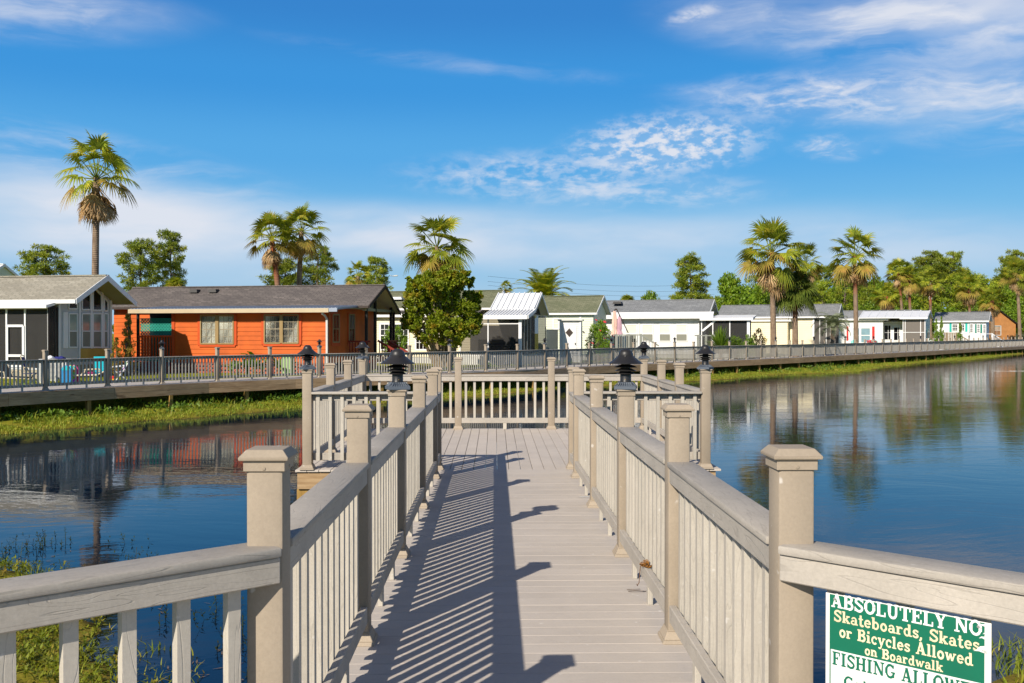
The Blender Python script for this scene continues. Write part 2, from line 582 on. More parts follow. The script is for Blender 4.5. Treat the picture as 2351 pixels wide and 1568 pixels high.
M = {}
M['post'] = composite('tan_composite_post', srgb(156, 143, 125), 'z', grain=0.0, var=0.09, stain=0.22)
M['rail'] = composite('grey_composite_rail', srgb(167, 160, 149), 'x', grain=1.0, var=0.11, stain=0.2)
M['baluster'] = composite('grey_composite_baluster', srgb(180, 173, 160), 'z', grain=0.8, var=0.09)
M['deck'] = composite('deck_board_x', srgb(188, 179, 168), 'x', grain=0.35, var=0.05, stain=0.12)
M['deck_y'] = composite('deck_board_y', srgb(192, 182, 170), 'y', grain=0.5, var=0.06, stain=0.08)
M['walk'] = composite('boardwalk_board', srgb(178, 172, 166), 'x', grain=0.4, var=0.05, stain=0.1)
M['fascia'] = wood('weathered_fascia', srgb(140, 110, 80), srgb(192, 162, 126), 'x')
M['pile'] = wood('treated_pile', srgb(120, 92, 48), srgb(172, 140, 78), 'z')
M['newwood'] = wood('new_pine_joist', srgb(148, 120, 86), srgb(182, 156, 120), 'x')
M['lamp'] = plain('black_lamp_paint', (0.020, 0.019, 0.018), 0.42, 0.25, 9.0, 0.5)
M['lampbase'] = plain('grey_lamp_base', srgb(88, 96, 106), 0.55, 0.1)
M['brass'] = plain('brass_screw', (0.6, 0.4, 0.15), 0.35, 0.1, metal=0.9)

# ------------------------------------------------------------------ ground and pond
WZ = -1.10
far_px = [(0, 1008), (115, 992), (300, 975), (450, 964), (690, 945), (860, 932), (1022, 920), (1160, 906), (1290, 893), (1450, 884), (1572, 879), (1700, 871), (1802, 862),
          (1900, 860), (1967, 857), (2036, 844), (2132, 834), (2242, 827), (2349, 812)]
far_shore = [on_z(px, py - 3.0 * (py - 765) / 200, WZ).to_2d() for px, py in far_px]
pond = [Vector((-60, 10)), Vector((-30, 15.5)), Vector((-20, 19.5))] + far_shore + [Vector((110, 150)), Vector((150, 110)), Vector((100, 40)), Vector((30, 9)),
        Vector((10, 8.8)), Vector((6.0, 8.5)), Vector((4.4, 7.8)), Vector((3.3, 6.4)), Vector((2.3, 4.3)), Vector((1.4, 3.4)), Vector((-1.0, 3.4)), Vector((-2.0, 5.0)),
        Vector((-2.9, 7.2)), Vector((-4.0, 9.3)), Vector((-5.6, 10.9)), Vector((-8.5, 11.6)), Vector((-14, 9.5)), Vector((-60, 2))]
PP = np.array([[p.x, p.y] for p in pond])


def pond_sd(pts):
    """signed distance to the pond outline: positive on land"""
    a = PP; b = np.roll(PP, -1, 0)
    best = np.full(len(pts), 1e9); inside = np.zeros(len(pts), bool)
    for i in range(len(a)):
        e = b[i] - a[i]; w = pts - a[i]
        t = np.clip((w @ e) / (e @ e), 0, 1)
        d = np.hypot(*(w - t[:, None] * e).T)
        best = np.minimum(best, d)
        c = (a[i, 1] > pts[:, 1]) != (b[i, 1] > pts[:, 1])
        if abs(e[1]) > 1e-9:
            xi = a[i, 0] + (pts[:, 1] - a[i, 1]) * e[0] / e[1]
            inside ^= c & (pts[:, 0] < xi)
    return np.where(inside, -best, best)


def vnoise(x, y, s, seed=0):
    """cheap smooth value noise"""
    r = np.random.default_rng(seed).random((64, 64))
    u, v = x / s, y / s
    i, j = np.floor(u).astype(int), np.floor(v).astype(int)
    fu, fv = u - i, v - j
    fu = fu * fu * (3 - 2 * fu); fv = fv * fv * (3 - 2 * fv)
    g = lambda a, b: r[a % 64, b % 64]
    return (g(i, j) * (1 - fu) + g(i + 1, j) * fu) * (1 - fv) + (g(i, j + 1) * (1 - fu) + g(i + 1, j + 1) * fu) * fv


BZ = -0.10
bw_px = [(0, 902), (85, 896.5), (234, 888), (370, 881), (494, 875.5), (607, 871), (860, 862), (1124, 853), (1191, 850), (1251, 847), (1310, 843.5), (1365, 840), (1510, 834), (1596, 830), (1674, 827), (1744, 824),
         (1835, 820.3), (1917, 816), (2055, 809.7), (2140, 805.5), (2230, 800.5), (2349, 794.6)]
bw_raw = [on_z(px, py, BZ) for px, py in bw_px]
BWP = np.array([[p.x, p.y] for p in bw_raw])
BWP = np.vstack([BWP[0] + (BWP[0] - BWP[2]) * 3.0, BWP, BWP[-1] + (BWP[-1] - BWP[-4]) * 2.0])


def inland(pts):
    """distance inland of the boardwalk's water edge (negative on the water side)"""
    best = np.full(len(pts), 1e9); sg = np.ones(len(pts))
    for a, b in zip(BWP[:-1], BWP[1:]):
        e = b - a; w = pts - a
        t = np.clip((w @ e) / (e @ e), 0, 1)
        d = np.hypot(*(w - t[:, None] * e).T)
        k = d < best
        best = np.where(k, d, best); sg = np.where(k, np.sign(e[0] * w[:, 1] - e[1] * w[:, 0]), sg)
    return best * sg


LAWN_Z = -0.20


def ground_z(x, y):
    x = np.atleast_1d(np.asarray(x, float)); y = np.atleast_1d(np.asarray(y, float))
    d = pond_sd(np.stack([x, y], 1))
    d = d + (vnoise(x, y, 1.7, 1) - 0.5) * 0.9 + (vnoise(x, y, 0.7, 2) - 0.5) * 0.35
    z = np.interp(d, [-8, -2, -0.4, 0.0, 0.5, 2.5, 4.2, 6.5, 8.0], [-2.4, -1.7, -1.22, WZ - 0.02, WZ + 0.07, WZ + 0.12, WZ + 0.18, -0.42, LAWN_Z])
    off = inland(np.stack([x, y], 1))
    z = np.where((off > 0.9) & (off < 40), np.maximum(z, np.interp(off, [0.9, 1.75, 2.6], [-2.0, -0.36, LAWN_Z - 0.02])), z)
    bumpy = (vnoise(x, y, 0.9, 3) - 0.5) * 0.10 + (vnoise(x, y, 3.1, 4) - 0.5) * 0.12
    return z + bumpy * np.clip(np.where(d > 0, np.where(d < 7, 1.0, 0.35), 0.4), 0, 1)


def spaced(lo, hi, st):
    return np.arange(lo, hi + st / 2, st)


gx = np.concatenate([[-4000, -1500, -500, -220, -120, -80, -60], spaced(-45, 92, 0.55), [100, 115, 140, 180, 260, 500, 1500, 4000]])
gy = np.concatenate([[-1500, -300, -80, -30], spaced(-10, 150, 0.55), [158, 170, 200, 260, 400, 900, 2200, 5000]])
GX, GY = np.meshgrid(gx, gy)
GZ = ground_z(GX.ravel(), GY.ravel())
n_x, n_y = len(gx), len(gy)
idx = np.arange(n_x * n_y).reshape(n_y, n_x)
gf = np.stack([idx[:-1, :-1].ravel(), idx[:-1, 1:].ravel(), idx[1:, 1:].ravel(), idx[1:, :-1].ravel()], 1)

gm, gt, gp = base_mat('lawn_and_bank')
geo = gt.n('ShaderNodeNewGeometry')
px_, py_, pz_ = gt.sep(geo.outputs['Position'])
P2 = gt.xyz(px_, py_, 0.0)
n_big = gt.noise(P2, 0.35, 4.0, 0.6); n_mid = gt.noise(P2, 1.7, 5.0, 0.65); n_fine = gt.noise(P2, 14.0, 4.0, 0.7)
gcol = gt.mix(gt.rng(n_mid, 0.35, 0.65), c4(srgb(98, 108, 22)), c4(srgb(152, 148, 40)))
gcol = gt.mix(gt.rng(n_big, 0.45, 0.7, 0, 0.7), gcol, c4(srgb(150, 140, 58)))
dry = gt.mix(gt.rng(n_mid, 0.4, 0.65), c4(srgb(116, 112, 30)), c4(srgb(138, 118, 52)))
low = gt.rng(gt.m('ADD', pz_, gt.m('MULTIPLY', gt.m('SUBTRACT', n_mid, 0.5), 0.35)), WZ + 0.03, WZ + 0.22, 1.0, 0.0, True)
gcol = gt.mix(gt.m('MULTIPLY', low, 0.8), gcol, dry)
mud = gt.rng(gt.m('ADD', pz_, gt.m('MULTIPLY', gt.m('SUBTRACT', n_mid, 0.5), 0.1)), WZ - 0.03, WZ + 0.05, 1.0, 0.0, True)
gcol = gt.mix(mud, gcol, c4(srgb(58, 46, 28)))
kf = gt.rng(n_fine, 0.3, 0.7, 0.72, 1.28)
gcol = gt.mix(1.0, gcol, gt.xyz(kf, kf, kf), 'MULTIPLY')
gt.l.new(gcol, gp.inputs['Base Color'])
gp.inputs['Roughness'].default_value = 0.95
gp.inputs['Specular IOR Level'].default_value = 0.1
bump(gt, gp, n_fine, 0.6, 0.03)
ground = link('ground', mesh_np('ground', np.stack([GX.ravel(), GY.ravel(), GZ], 1), gf, gm, smooth=True))
setp(ground, kind='structure')

wm, wtn, wp = base_mat('pond_water')
wp.inputs['Base Color'].default_value = (0.004, 0.012, 0.026, 1)
wp.inputs['Roughness'].default_value = 0.012
wp.inputs['IOR'].default_value = 1.33
wp.inputs['Specular IOR Level'].default_value = 0.40
wg = wtn.n('ShaderNodeNewGeometry')
wx, wy, wz_ = wtn.sep(wg.outputs['Position'])
wv = wtn.xyz(wx, wy, 0.0)
wrp = wtn.n('ShaderNodeVectorMath', operation='MULTIPLY_ADD')
wn0 = wtn.n('ShaderNodeTexNoise'); wn0.inputs['Scale'].default_value = 0.25; wtn.l.new(wv, wn0.inputs['Vector'])
wtn.l.new(wn0.outputs['Color'], wrp.inputs[0]); wrp.inputs[1].default_value = (3, 3, 0); wtn.l.new(wv, wrp.inputs[2])
swell = wtn.noise(wtn.mapping(wrp.outputs[0], (0.35, 1.0, 1), rot=(0, 0, D2R(-8))), 0.9, 2.0, 0.5)
rip = wtn.noise(wtn.mapping(wrp.outputs[0], (0.6, 1.6, 1), rot=(0, 0, D2R(12))), 3.2, 3.0, 0.55)
fine = wtn.noise(wtn.mapping(wv, (0.9, 1.8, 1), rot=(0, 0, D2R(-20))), 11.0, 3.0, 0.6)
breeze = wtn.m('ADD', wtn.rng(wx, -2.0, 22.0, 0.14, 0.75, True), wtn.m('MULTIPLY', wtn.rng(wtn.noise(wv, 0.06, 3.0, 0.5), 0.4, 0.65), 0.35))
mid_ = wtn.noise(wtn.mapping(wrp.outputs[0], (0.16, 0.55, 1), rot=(0, 0, D2R(6))), 1.0, 3.0, 0.6)
hgt = wtn.m('ADD', wtn.m('ADD', wtn.m('MULTIPLY', mid_, wtn.m('MULTIPLY', breeze, 0.8)), wtn.m('MULTIPLY', swell, 0.75)), wtn.m('MULTIPLY', rip, wtn.m('ADD', 0.24, wtn.m('MULTIPLY', breeze, 0.16))))
hgt = wtn.m('ADD', hgt, wtn.m('MULTIPLY', fine, wtn.m('MULTIPLY', breeze, 0.12)))
bump(wtn, wp, hgt, 1.0, 0.0075)
pw = MB().quad((-70, -2, WZ), (170, -2, WZ), (170, 175, WZ), (-70, 175, WZ))
water = pw.build('pond_water', wm)
setp(water, kind='structure')

# ------------------------------------------------------------------ railing kit
PW = 0.113
mb = MB(); mb.box(-PW / 2, -PW / 2, 0.0, PW / 2, PW / 2, 1.185)
ME_POST = mb.mesh('post', M['post'], bevel=0.010, seg=2, smooth=True)
mb = MB(); mb.frustum(0.088, 0.0, 0.084, 0.020); mb.frustum(0.080, 0.020, 0.062, 0.060); mb.frustum(0.0625, 0.060, 0.0615, 0.066)
ME_SKIRT = mb.mesh('base_skirt', M['post'], bevel=0.003)
mb = MB(); mb.box(-0.0635, -0.0635, 1.172, 0.0635, 0.0635, 1.206); mb.frustum(0.075, 1.206, 0.0765, 1.215); mb.frustum(0.0765, 1.2151, 0.056, 1.238)
mb.tube([(0, -0.0632, 1.181), (0, -0.066, 1.181)], 0.006, 8)
mb.tube([(0.0632, 0, 1.181), (0.066, 0, 1.181)], 0.006, 8)
ME_CAP = mb.mesh('post_cap', M['post'], bevel=0.004)
mb = MB(); mb.box(-0.0635, -0.0635, 1.165, 0.0635, 0.0635, 1.199); mb.box(-0.073, -0.073, 1.199, 0.073, 0.073, 1.212)
ME_CAPFLAT = mb.mesh('post_cap', M['post'], bevel=0.003)
mb = MB(); mb.box(-0.020, -0.012, 0.107, 0.020, 0.028, 0.905)
mb.tube([(0, 0.0281, 0.86), (0, 0.0292, 0.86)], 0.0045, 6); mb.tube([(0, 0.0281, 0.15), (0, 0.0292, 0.15)], 0.0045, 6)
ME_BAL = mb.mesh('baluster', M['baluster'], bevel=0.003)
mb = MB(); mb.box(-0.03, -0.047, 0.0, 0.03, -0.017, 0.107)
ME_BLOCK = mb.mesh('support_block', M['baluster'], bevel=0.003)


def add_post(root, p, lamp=False, h=1.0, rot=0.0):
    o = link('post', ME_POST, root, p, (0, 0, rot), (1, 1, h))
    link('base_skirt', ME_SKIRT, o, scale=(1, 1, 1.0 / h))
    link('post_cap', ME_CAPFLAT if lamp else ME_CAP, o)
    return o


_railcache = {}


def rail_meshes(n):
    n = round(n, 3)
    if n not in _railcache:
        h = n / 2
        a = MB(); a.box(-h, -0.062, 0.9125, h, 0.080, 0.9415)
        cap = a.mesh('handrail', M['rail'], bevel=0.007, seg=2, smooth=True)
        a = MB(); a.box(-h, -0.050, 0.829, h, -0.0125, 0.9105)
        apron = a.mesh('top_rail', M['rail'], bevel=0.004)
        a = MB(); a.box(-h, -0.050, 0.107, h, -0.0125, 0.196)
        bot = a.mesh('bottom_rail', M['rail'], bevel=0.004)
        _railcache[n] = (cap, apron, bot)
    return _railcache[n]


def add_bay(root, a, b, origin, pitch=0.140, w=PW, blocks=2, lone=True, shift=0.0, extend=0.0, sink=None, count=None):
    """rails and balusters from post a to post b (world points, deck level); the outside lies to the left of a->b"""
    a, b = Vector(a), Vector(b)
    d = (b - a); L = d.to_2d().length
    ux, uy = d.x / L, d.y / L
    ang = math.atan2(uy, ux); tilt = -math.atan2(d.z, L)
    inner = L - w + 2 * extend
    c = (a + b) / 2 - Vector(origin) + Vector((-uy, ux, 0)) * shift
    cap, apron, bot = rail_meshes(inner)
    R = (0, tilt, ang)
    link('handrail', cap, root, c, R); link('top_rail', apron, root, c, R); link('bottom_rail', bot, root, c, R)
    n = max(1, int((L - w) / pitch)) if count is None else count
    gap = (L - w) / n
    sl = d.z / L
    for i in range(n):
        s = -(L - w) / 2 + gap * (i + 0.5)
        p = c + Vector((ux * s, uy * s, sl * s))
        if sink is not None and not lone:
            sink.append((p + Vector(origin), ang))
        else:
            link('baluster', ME_BAL, root, p, (0, 0, ang))
    for k in range(blocks):
        s = -(L - w) / 2 + (L - w) * (k + 1) / (blocks + 1)
        p = c + Vector((ux * s, uy * s, sl * s))
        link('support_block', ME_BLOCK, root, p, (0, 0, ang))


# post lamp
def make_lamp_meshes():
    a = MB(); a.frustum(0.079, 0.0, 0.079, 0.024); a.frustum(0.074, 0.0241, 0.052, 0.036); a.frustum(0.052, 0.0361, 0.043, 0.052)
    for k in range(7):                                   # flutes
        t = -0.036 + k * 0.012
        for s in (-1, 1):
            a.beam((t * 1.5, s * 0.0755, 0.025), (t, s * 0.046, 0.053), 0.005, 0.006)
            a.beam((s * 0.0755, t * 1.5, 0.025), (s * 0.046, t, 0.053), 0.005, 0.006)
    base = a.mesh('lamp_base', M['lampbase'], bevel=0.002)
    a = MB(); a.lathe([(0.040, 0.05), (0.042, 0.056), (0.040, 0.060), (0.040, 0.108), (0.036, 0.112), (0.034, 0.20)], 24)
    neck = a.mesh('neck', M['lamp'], smooth=True)
    a = MB()
    for z, r in ((0.112, 0.066), (0.134, 0.078), (0.161, 0.086)):
        a.lathe([(0.040, z + 0.018), (r * 0.8, z + 0.008), (r, z), (r - 0.003, z - 0.002), (0.040, z + 0.013)], 28)
    ring = a.mesh('louver', M['lamp'], smooth=True)
    a = MB(); a.lathe([(0.10, 0.190), (0.125, 0.186), (0.1255, 0.189), (0.100, 0.206), (0.078, 0.224), (0.060, 0.241), (0.0545, 0.246), (0.0545, 0.250), (0.0525, 0.252), (0.050, 0.266),
                       (0.041, 0.281), (0.026, 0.291), (0.010, 0.295)], 32)
    shade = a.mesh('lamp_shade', M['lamp'], smooth=True)
    a = MB(); a.tube([(0.0, -0.056, 0.238), (0.0, -0.066, 0.243)], 0.006, 8)
    knob = a.mesh('thumbscrew', M['lamp'], smooth=True)
    a = MB(); a.tube([(0.0, -0.039, 0.072), (0.0, -0.0425, 0.072)], 0.0035, 8)
    scr = a.mesh('screw', M['brass'])
    return base, neck, ring, shade, knob, scr


LAMP = make_lamp_meshes()


def add_lamp(p, label, rotz=0.0, group=None):
    t = thing('post_lamp', label, 'post lamp', p, rotz, group)
    for nm, me in zip(('lamp_base', 'neck', 'louver', 'lamp_shade'), LAMP[:4]):
        o = link(nm, me, t)
        if nm == 'lamp_shade': link('thumbscrew', LAMP[4], o)
        if nm == 'neck': link('screw', LAMP[5], o)
    return t


# ------------------------------------------------------------------ fishing pier
def pz(y):
    """deck level of the pier walkway, falling gently to the platform"""
    return max(0.0, 0.072 - 0.0062 * y)


YP = 11.35
bd = 0.1415
a = MB()
rr = random.Random(3)
nb = int((YP - (-1.6)) / bd)
for i in range(nb):
    y1 = YP - 0.004 - i * bd; y0 = y1 - bd + 0.0045
    if y0 > 2.8:
        x0, x1 = -0.92, 1.19
    else:
        k = 2.9 - y0
        x0, x1 = -0.92 - k * 1.35, 1.19 + k * 1.25
    zt = pz((y0 + y1) / 2) + rr.uniform(-0.0008, 0.0008)
    a.box(x0, y0, zt - 0.025, x1, y1 + 0.0012, zt)
walk = a.build('pier_deck', M['deck'], bevel=0.0025)
setp(walk, kind='structure')
XL, XR = -2.27, 2.57
YB = 16.15
a = MB()
x = XL - 0.14
while x < XR + 0.13:
    zt = rr.uniform(-0.0008, 0.0008)
    a.box(x, YP, -0.025 + zt, x + 0.1375, YB + 0.12, zt)
    x += 0.1435
plat = a.build('platform_deck', M['deck_y'], bevel=0.0025)
setp(plat, kind='structure')
a = MB()
a.box(XL - 0.12, YP + 0.03, -0.235, XR + 0.12, YP + 0.07, -0.027); a.box(XL - 0.12, YB + 0.05, -0.235, XR + 0.12, YB + 0.09, -0.027)
for x in (XL - 0.10, -0.9, 0.15, 1.2, XR + 0.06):
    a.box(x, YP + 0.072, -0.235, x + 0.04, YB + 0.048, -0.027)
o = a.build('rim_joist', M['newwood'], plat)
a = MB()
for x in (-0.88, 1.11):
    a.box(x, -1.5, -0.24, x + 0.04, YP + 0.028, -0.032)
for y in (3.2, 5.6, 8.0, 10.4):
    a.box(-0.838, y, -0.24, 1.108, y + 0.04, -0.034)
a.build('rim_joist', M['newwood'], walk)
for x, y in ((XL - 0.06, YP + 0.14), (XL - 0.06, 14.0), (XL - 0.06, YB), (XR + 0.06, YP + 0.14), (XR + 0.06, 14.0), (XR + 0.06, YB), (0.15, YB), (0.15, 13.0)):
    b_ = MB(); b_.box(-0.075, -0.075, -2.6, 0.075, 0.075, -0.24)
    b_.build('pile', M['pile'], plat, (x, y, 0), bevel=0.01)
for y in (3.6, 6.8, 9.8):
    for x in (-0.78, 1.05):
        b_ = MB(); b_.box(-0.075, -0.075, -2.6, 0.075, 0.075, -0.245)
        b_.build('pile', M['pile'], walk, (x, y, 0), bevel=0.01)

PXL, PXR = -0.708, 0.955
LY = [2.95, 4.90, 6.84, 8.82, 10.69, 11.42]
left_posts = [Vector((PXL - (0.0 if i == 0 else 0.0), y, pz(y))) for i, y in enumerate(LY)]
right_posts = [Vector((PXR - (0.018 if i == 0 else 0.0), y, pz(y))) for i, y in enumerate(LY)]


def railing(name, label, posts, lamps=(), bays=None, skip_posts=(), group=None, **kw):
    root = thing(name, label, 'railing', posts[0], 0, group)
    o = posts[0]
    for i, p in enumerate(posts):
        if i not in skip_posts:
            add_post(root, p - o, i in lamps)
    for i in range(len(posts) - 1):
        if bays is None or i in bays:
            L = (posts[i + 1] - posts[i]).length
            add_bay(root, posts[i], posts[i + 1], o, blocks=(2 if L > 1.7 else 1 if L > 1.0 else 0), **kw)
    return root


railing('pier_railing', 'long taupe composite railing on the left side of the pier walkway, throwing striped shadows', left_posts, lamps=(2,), group='railings of the fishing pier')
railing('pier_railing', 'long sunlit taupe composite railing on the right side of the pier walkway', right_posts[::-1], lamps=(3,), group='railings of the fishing pier')
SY = [YP + 0.15, 13.05, 14.50, YB]
lp = [Vector((PXL, YP + 0.07, 0)), Vector((XL, YP + 0.07, 0)), Vector((XL, 13.02, 0)), Vector((XL, 14.55, 0)), Vector((XL, YB, 0))]
railing('platform_railing', 'three-bay railing along the left side of the fishing platform, lamp at both ends', lp, lamps=(1, 4), skip_posts=(0,), group='railings of the fishing platform')
bp = [Vector((XL, YB, 0)), Vector((-0.63, YB, 0)), Vector((0.97, YB, 0)), Vector((XR, YB, 0))]
railing('platform_railing', 'railing along the back of the fishing platform, facing the end of the walkway', bp, skip_posts=(0, 3), group='railings of the fishing platform')
rp = [Vector((XR, YB, 0)), Vector((XR, 14.45, 0)), Vector((XR, 13.04, 0)), Vector((XR, YP + 0.07, 0)), Vector((PXR, YP + 0.07, 0))]
railing('platform_railing', 'three-bay railing along the right side of the fishing platform over open water', rp, lamps=(0, 3), skip_posts=(4,), group='railings of the fishing platform')
LZ = 1.2125
add_lamp((PXL, LY[2], pz(LY[2]) + LZ), 'black mushroom lamp on the left walkway railing, largest of the lamps on the left', 0.3, 'lamps of the fishing pier')
add_lamp((PXR, LY[2], pz(LY[2]) + LZ), 'black mushroom lamp on the right walkway railing, largest of the lamps on the right', -0.2, 'lamps of the fishing pier')
add_lamp((XL, YP + 0.07, LZ), 'black mushroom lamp on the front left corner post of the platform', 0.5, 'lamps of the fishing pier')
add_lamp((XL, YB, LZ), 'black mushroom lamp on the back left corner post of the platform', 0.9, 'lamps of the fishing pier')
add_lamp((XR, YB, LZ), 'black mushroom lamp on the back right corner post of the platform', 0.1, 'lamps of the fishing pier')
add_lamp((XR, YP + 0.07, LZ), 'black mushroom lamp on the front right corner post of the platform', -0.6, 'lamps of the fishing pier')

# near railings that run off towards the camera on both sides
dl = Vector((-0.786, -0.618, 0)); dr = Vector((0.735, -0.678, 0))
L1 = left_posts[0]; R1 = right_posts[0]
l0 = L1 + dl * 1.95; r0 = R1 + dr * 1.95
l0.z = r0.z = L1.z
for nm, lab, pa, pb, keep in (('landing_railing', 'close grey railing running off the left edge of the picture beside the weedy bank', l0, L1, 0),
                              ('landing_railing', 'close grey railing running off the right edge of the picture, carrying the green sign', R1, r0, 1)):
    root = thing(nm, lab, 'railing', (pa if keep == 0 else pb), 0, 'railings of the landing')
    o = pa if keep == 0 else pb
    add_post(root, (0, 0, 0), rot=math.atan2((pb - pa).y, (pb - pa).x))
    add_bay(root, pa, pb, o, shift=-0.036, extend=0.055, blocks=2, pitch=0.142, count=(9 if keep else None))

# ------------------------------------------------------------------ far boardwalk
P0 = np.array([[p.x, p.y] for p in bw_raw])
P0 = np.vstack([[P0[0] + (P0[0] - P0[2]) / np.linalg.norm(P0[0] - P0[2]) * 7], P0, [P0[-1] + (P0[-1] - P0[-4]) * 0.8]])


def resample(P, st):
    s = np.concatenate([[0], np.cumsum(np.hypot(*np.diff(P, axis=0).T))])
    t = np.arange(0, s[-1], st)
    return np.stack([np.interp(t, s, P[:, 0]), np.interp(t, s, P[:, 1])], 1)


Q = resample(P0, 0.5)
ker = np.hanning(21); ker /= ker.sum()
for _ in range(2):                                       # smooth the surveyed edge
    pad = np.vstack([np.repeat(Q[:1], 10, 0), Q, np.repeat(Q[-1:], 10, 0)])
    pad[:10] = Q[0] - (Q[1] - Q[0]) * np.arange(10, 0, -1)[:, None]; pad[-10:] = Q[-1] + (Q[-1] - Q[-2]) * np.arange(1, 11)[:, None]
    Q = np.stack([np.convolve(pad[:, k], ker, 'valid') for k in (0, 1)], 1)
BW = resample(Q, 0.145)
T = np.gradient(BW, axis=0); T /= np.linalg.norm(T, axis=1)[:, None]
NW = np.stack([T[:, 1], -T[:, 0]], 1)                    # towards the water
BWID = 1.85
a = MB()
for i in range(0, len(BW) - 1):
    p, q = BW[i], BW[i + 1]
    p2 = p - NW[i] * BWID; q2 = q - NW[i + 1] * BWID
    g = 0.035
    pa = p + (q - p) * g; qa = q - (q - p) * g; p2a = p2 + (q2 - p2) * g; q2a = q2 - (q2 - p2) * g
    z1 = BZ + rr.uniform(-0.0015, 0.0015); z0 = BZ - 0.028
    a.add([(*pa, z0), (*qa, z0), (*q2a, z0), (*p2a, z0), (*pa, z1), (*qa, z1), (*q2a, z1), (*p2a, z1)],
          [(0, 3, 2, 1), (4, 5, 6, 7), (0, 1, 5, 4), (1, 2, 6, 5), (2, 3, 7, 6), (3, 0, 4, 7)])
bwalk = a.build('boardwalk', M['walk'])
setp(bwalk, kind='structure')
# fascia boards, 3.6 m lengths, two high, on the water side; joists and piles below
step = 25
k = 0
for i in range(0, len(BW) - step, step):
    j = i + step
    for (z0, z1, off) in ((BZ - 0.215, BZ - 0.03, 0.012), (BZ - 0.405, BZ - 0.2175, 0.010)):
        A_ = Vector((*(BW[i] + NW[i] * off), (z0 + z1) / 2)); B_ = Vector((*(BW[j] + NW[j] * off), (z0 + z1) / 2))
        d = B_ - A_
        b_ = MB(); b_.box(0.003, -0.02, -(z1 - z0) / 2, d.length - 0.003, 0.02, (z1 - z0) / 2)
        b_.build('fascia_board', M['fascia'], bwalk, A_, (0, 0, math.atan2(d.y, d.x)), bevel=0.003)
ME_PILE = MB(); ME_PILE.box(-0.07, -0.07, -1.6, 0.07, 0.07, 0.0)
ME_PILE = ME_PILE.mesh('pile', M['pile'], bevel=0.012)
for i in range(6, len(BW), 21):
    for off in (-0.10, -BWID + 0.15):
        p = BW[i] + NW[i] * off
        link('pile', ME_PILE, bwalk, (p[0], p[1], BZ - 0.405 if off > -0.2 else BZ - 0.05), (0, 0, math.atan2(T[i][1], T[i][0])))
for off in (-0.6, -1.2, -BWID + 0.05):
    b_ = MB()
    for i in range(0, len(BW) - step, step):
        b_.beam((*(BW[i] + NW[i] * off), BZ - 0.15), (*(BW[i + step] + NW[i + step] * off), BZ - 0.15), 0.04, 0.22)
    b_.build('joist', M['fascia'], bwalk)

# railing on the water side; posts surveyed so that one stands where the photo shows it
s0 = np.argmin(np.hypot(BW[:, 0] - bw_raw[3].x, BW[:, 1] - bw_raw[3].y))       # post with a lamp left of the orange house
cum = np.concatenate([[0], np.cumsum(np.hypot(*np.diff(BW, axis=0).T))])
SP = 2.16
first = cum[s0] - SP * int(cum[s0] / SP)
post_s = np.arange(first, cum[-1] - 0.3, SP)
kpost = int(round((cum[s0] - first) / SP))
BP = []
for s in post_s:
    i = int(np.searchsorted(cum, s)); i = min(i, len(BW) - 1)
    p = BW[i] - NW[i] * 0.14
    BP.append(Vector((p[0], p[1], BZ)))
root = thing('boardwalk_railing', 'very long grey railing along the water side of the far boardwalk', 'railing', BP[0])
far_bal = []
for i, p in enumerate(BP):
    add_post(root, p - BP[0], (i - kpost) % 3 == 0, rot=math.atan2(T[min(int(i * SP / 0.145), len(T) - 1)][1], T[min(int(i * SP / 0.145), len(T) - 1)][0]))
for i in range(len(BP) - 1):
    lone = kpost - 3 <= i <= kpost + 2
    add_bay(root, BP[i + 1], BP[i], BP[0], pitch=0.128, lone=lone, sink=far_bal)
a = MB()
for p, ang in far_bal:
    c_, s_ = math.cos(ang), math.sin(ang)
    q = p - BP[0]
    R_ = lambda x, y: (q.x + x * c_ - y * s_, q.y + x * s_ + y * c_)
    vs = [(*R_(x, y), q.z + z) for z in (0.107, 0.905) for x, y in ((-0.02, -0.012), (0.02, -0.012), (0.02, 0.028), (-0.02, 0.028))]
    a.add(vs, [(0, 1, 5, 4), (1, 2, 6, 5), (2, 3, 7, 6), (3, 0, 4, 7)])
o = a.build('baluster', M['baluster'], root)
o['kind'] = 'stuff'
for i, p in enumerate(BP):
    if (i - kpost) % 3 == 0:
        add_lamp(p + Vector((0, 0, LZ)), 'small black mushroom lamp on a post of the far boardwalk railing', i * 0.7, 'lamps of the far boardwalk')

# ------------------------------------------------------------------ houses
M['grey_vinyl'] = plain('pale_grey_vinyl', srgb(196, 196, 194), 0.6, 0.05, 1.2, dirt=0.15)
M['cream'] = plain('cream_vinyl', srgb(234, 222, 188), 0.6, 0.05, 1.2)
M['pale_green'] = plain('pale_green_vinyl', srgb(212, 218, 196), 0.6, 0.05, 1.2)
M['white_wall'] = plain('white_vinyl', (0.70, 0.70, 0.68), 0.55, 0.07, 0.8, dirt=0.12)
M['white'] = plain('white_trim', (0.76, 0.76, 0.75), 0.5, 0.04, 2.0)
M['old_white'] = plain('greyed_white_trim', srgb(196, 196, 190), 0.55, 0.08, 2.0, dirt=0.15)
M['mustard'] = plain('stained_skirt_siding', srgb(186, 156, 78), 0.7, 0.12, 2.5)
M['skirt'] = plain('taupe_skirting', srgb(160, 150, 128), 0.7, 0.08, 2.0)
M['orange'] = plain('orange_stain_siding', (0.60, 0.110, 0.006), 0.62, 0.22, 0.9)
M['orange_trim'] = plain('orange_red_trim', (0.52, 0.070, 0.008), 0.55, 0.10, 2.0)
M['redwood'] = plain('dark_red_deck_stain', (0.22, 0.025, 0.012), 0.55, 0.12, 2.0)
M['terracotta'] = plain('terracotta_lattice', (0.42, 0.11, 0.055), 0.7, 0.1, 2.0)
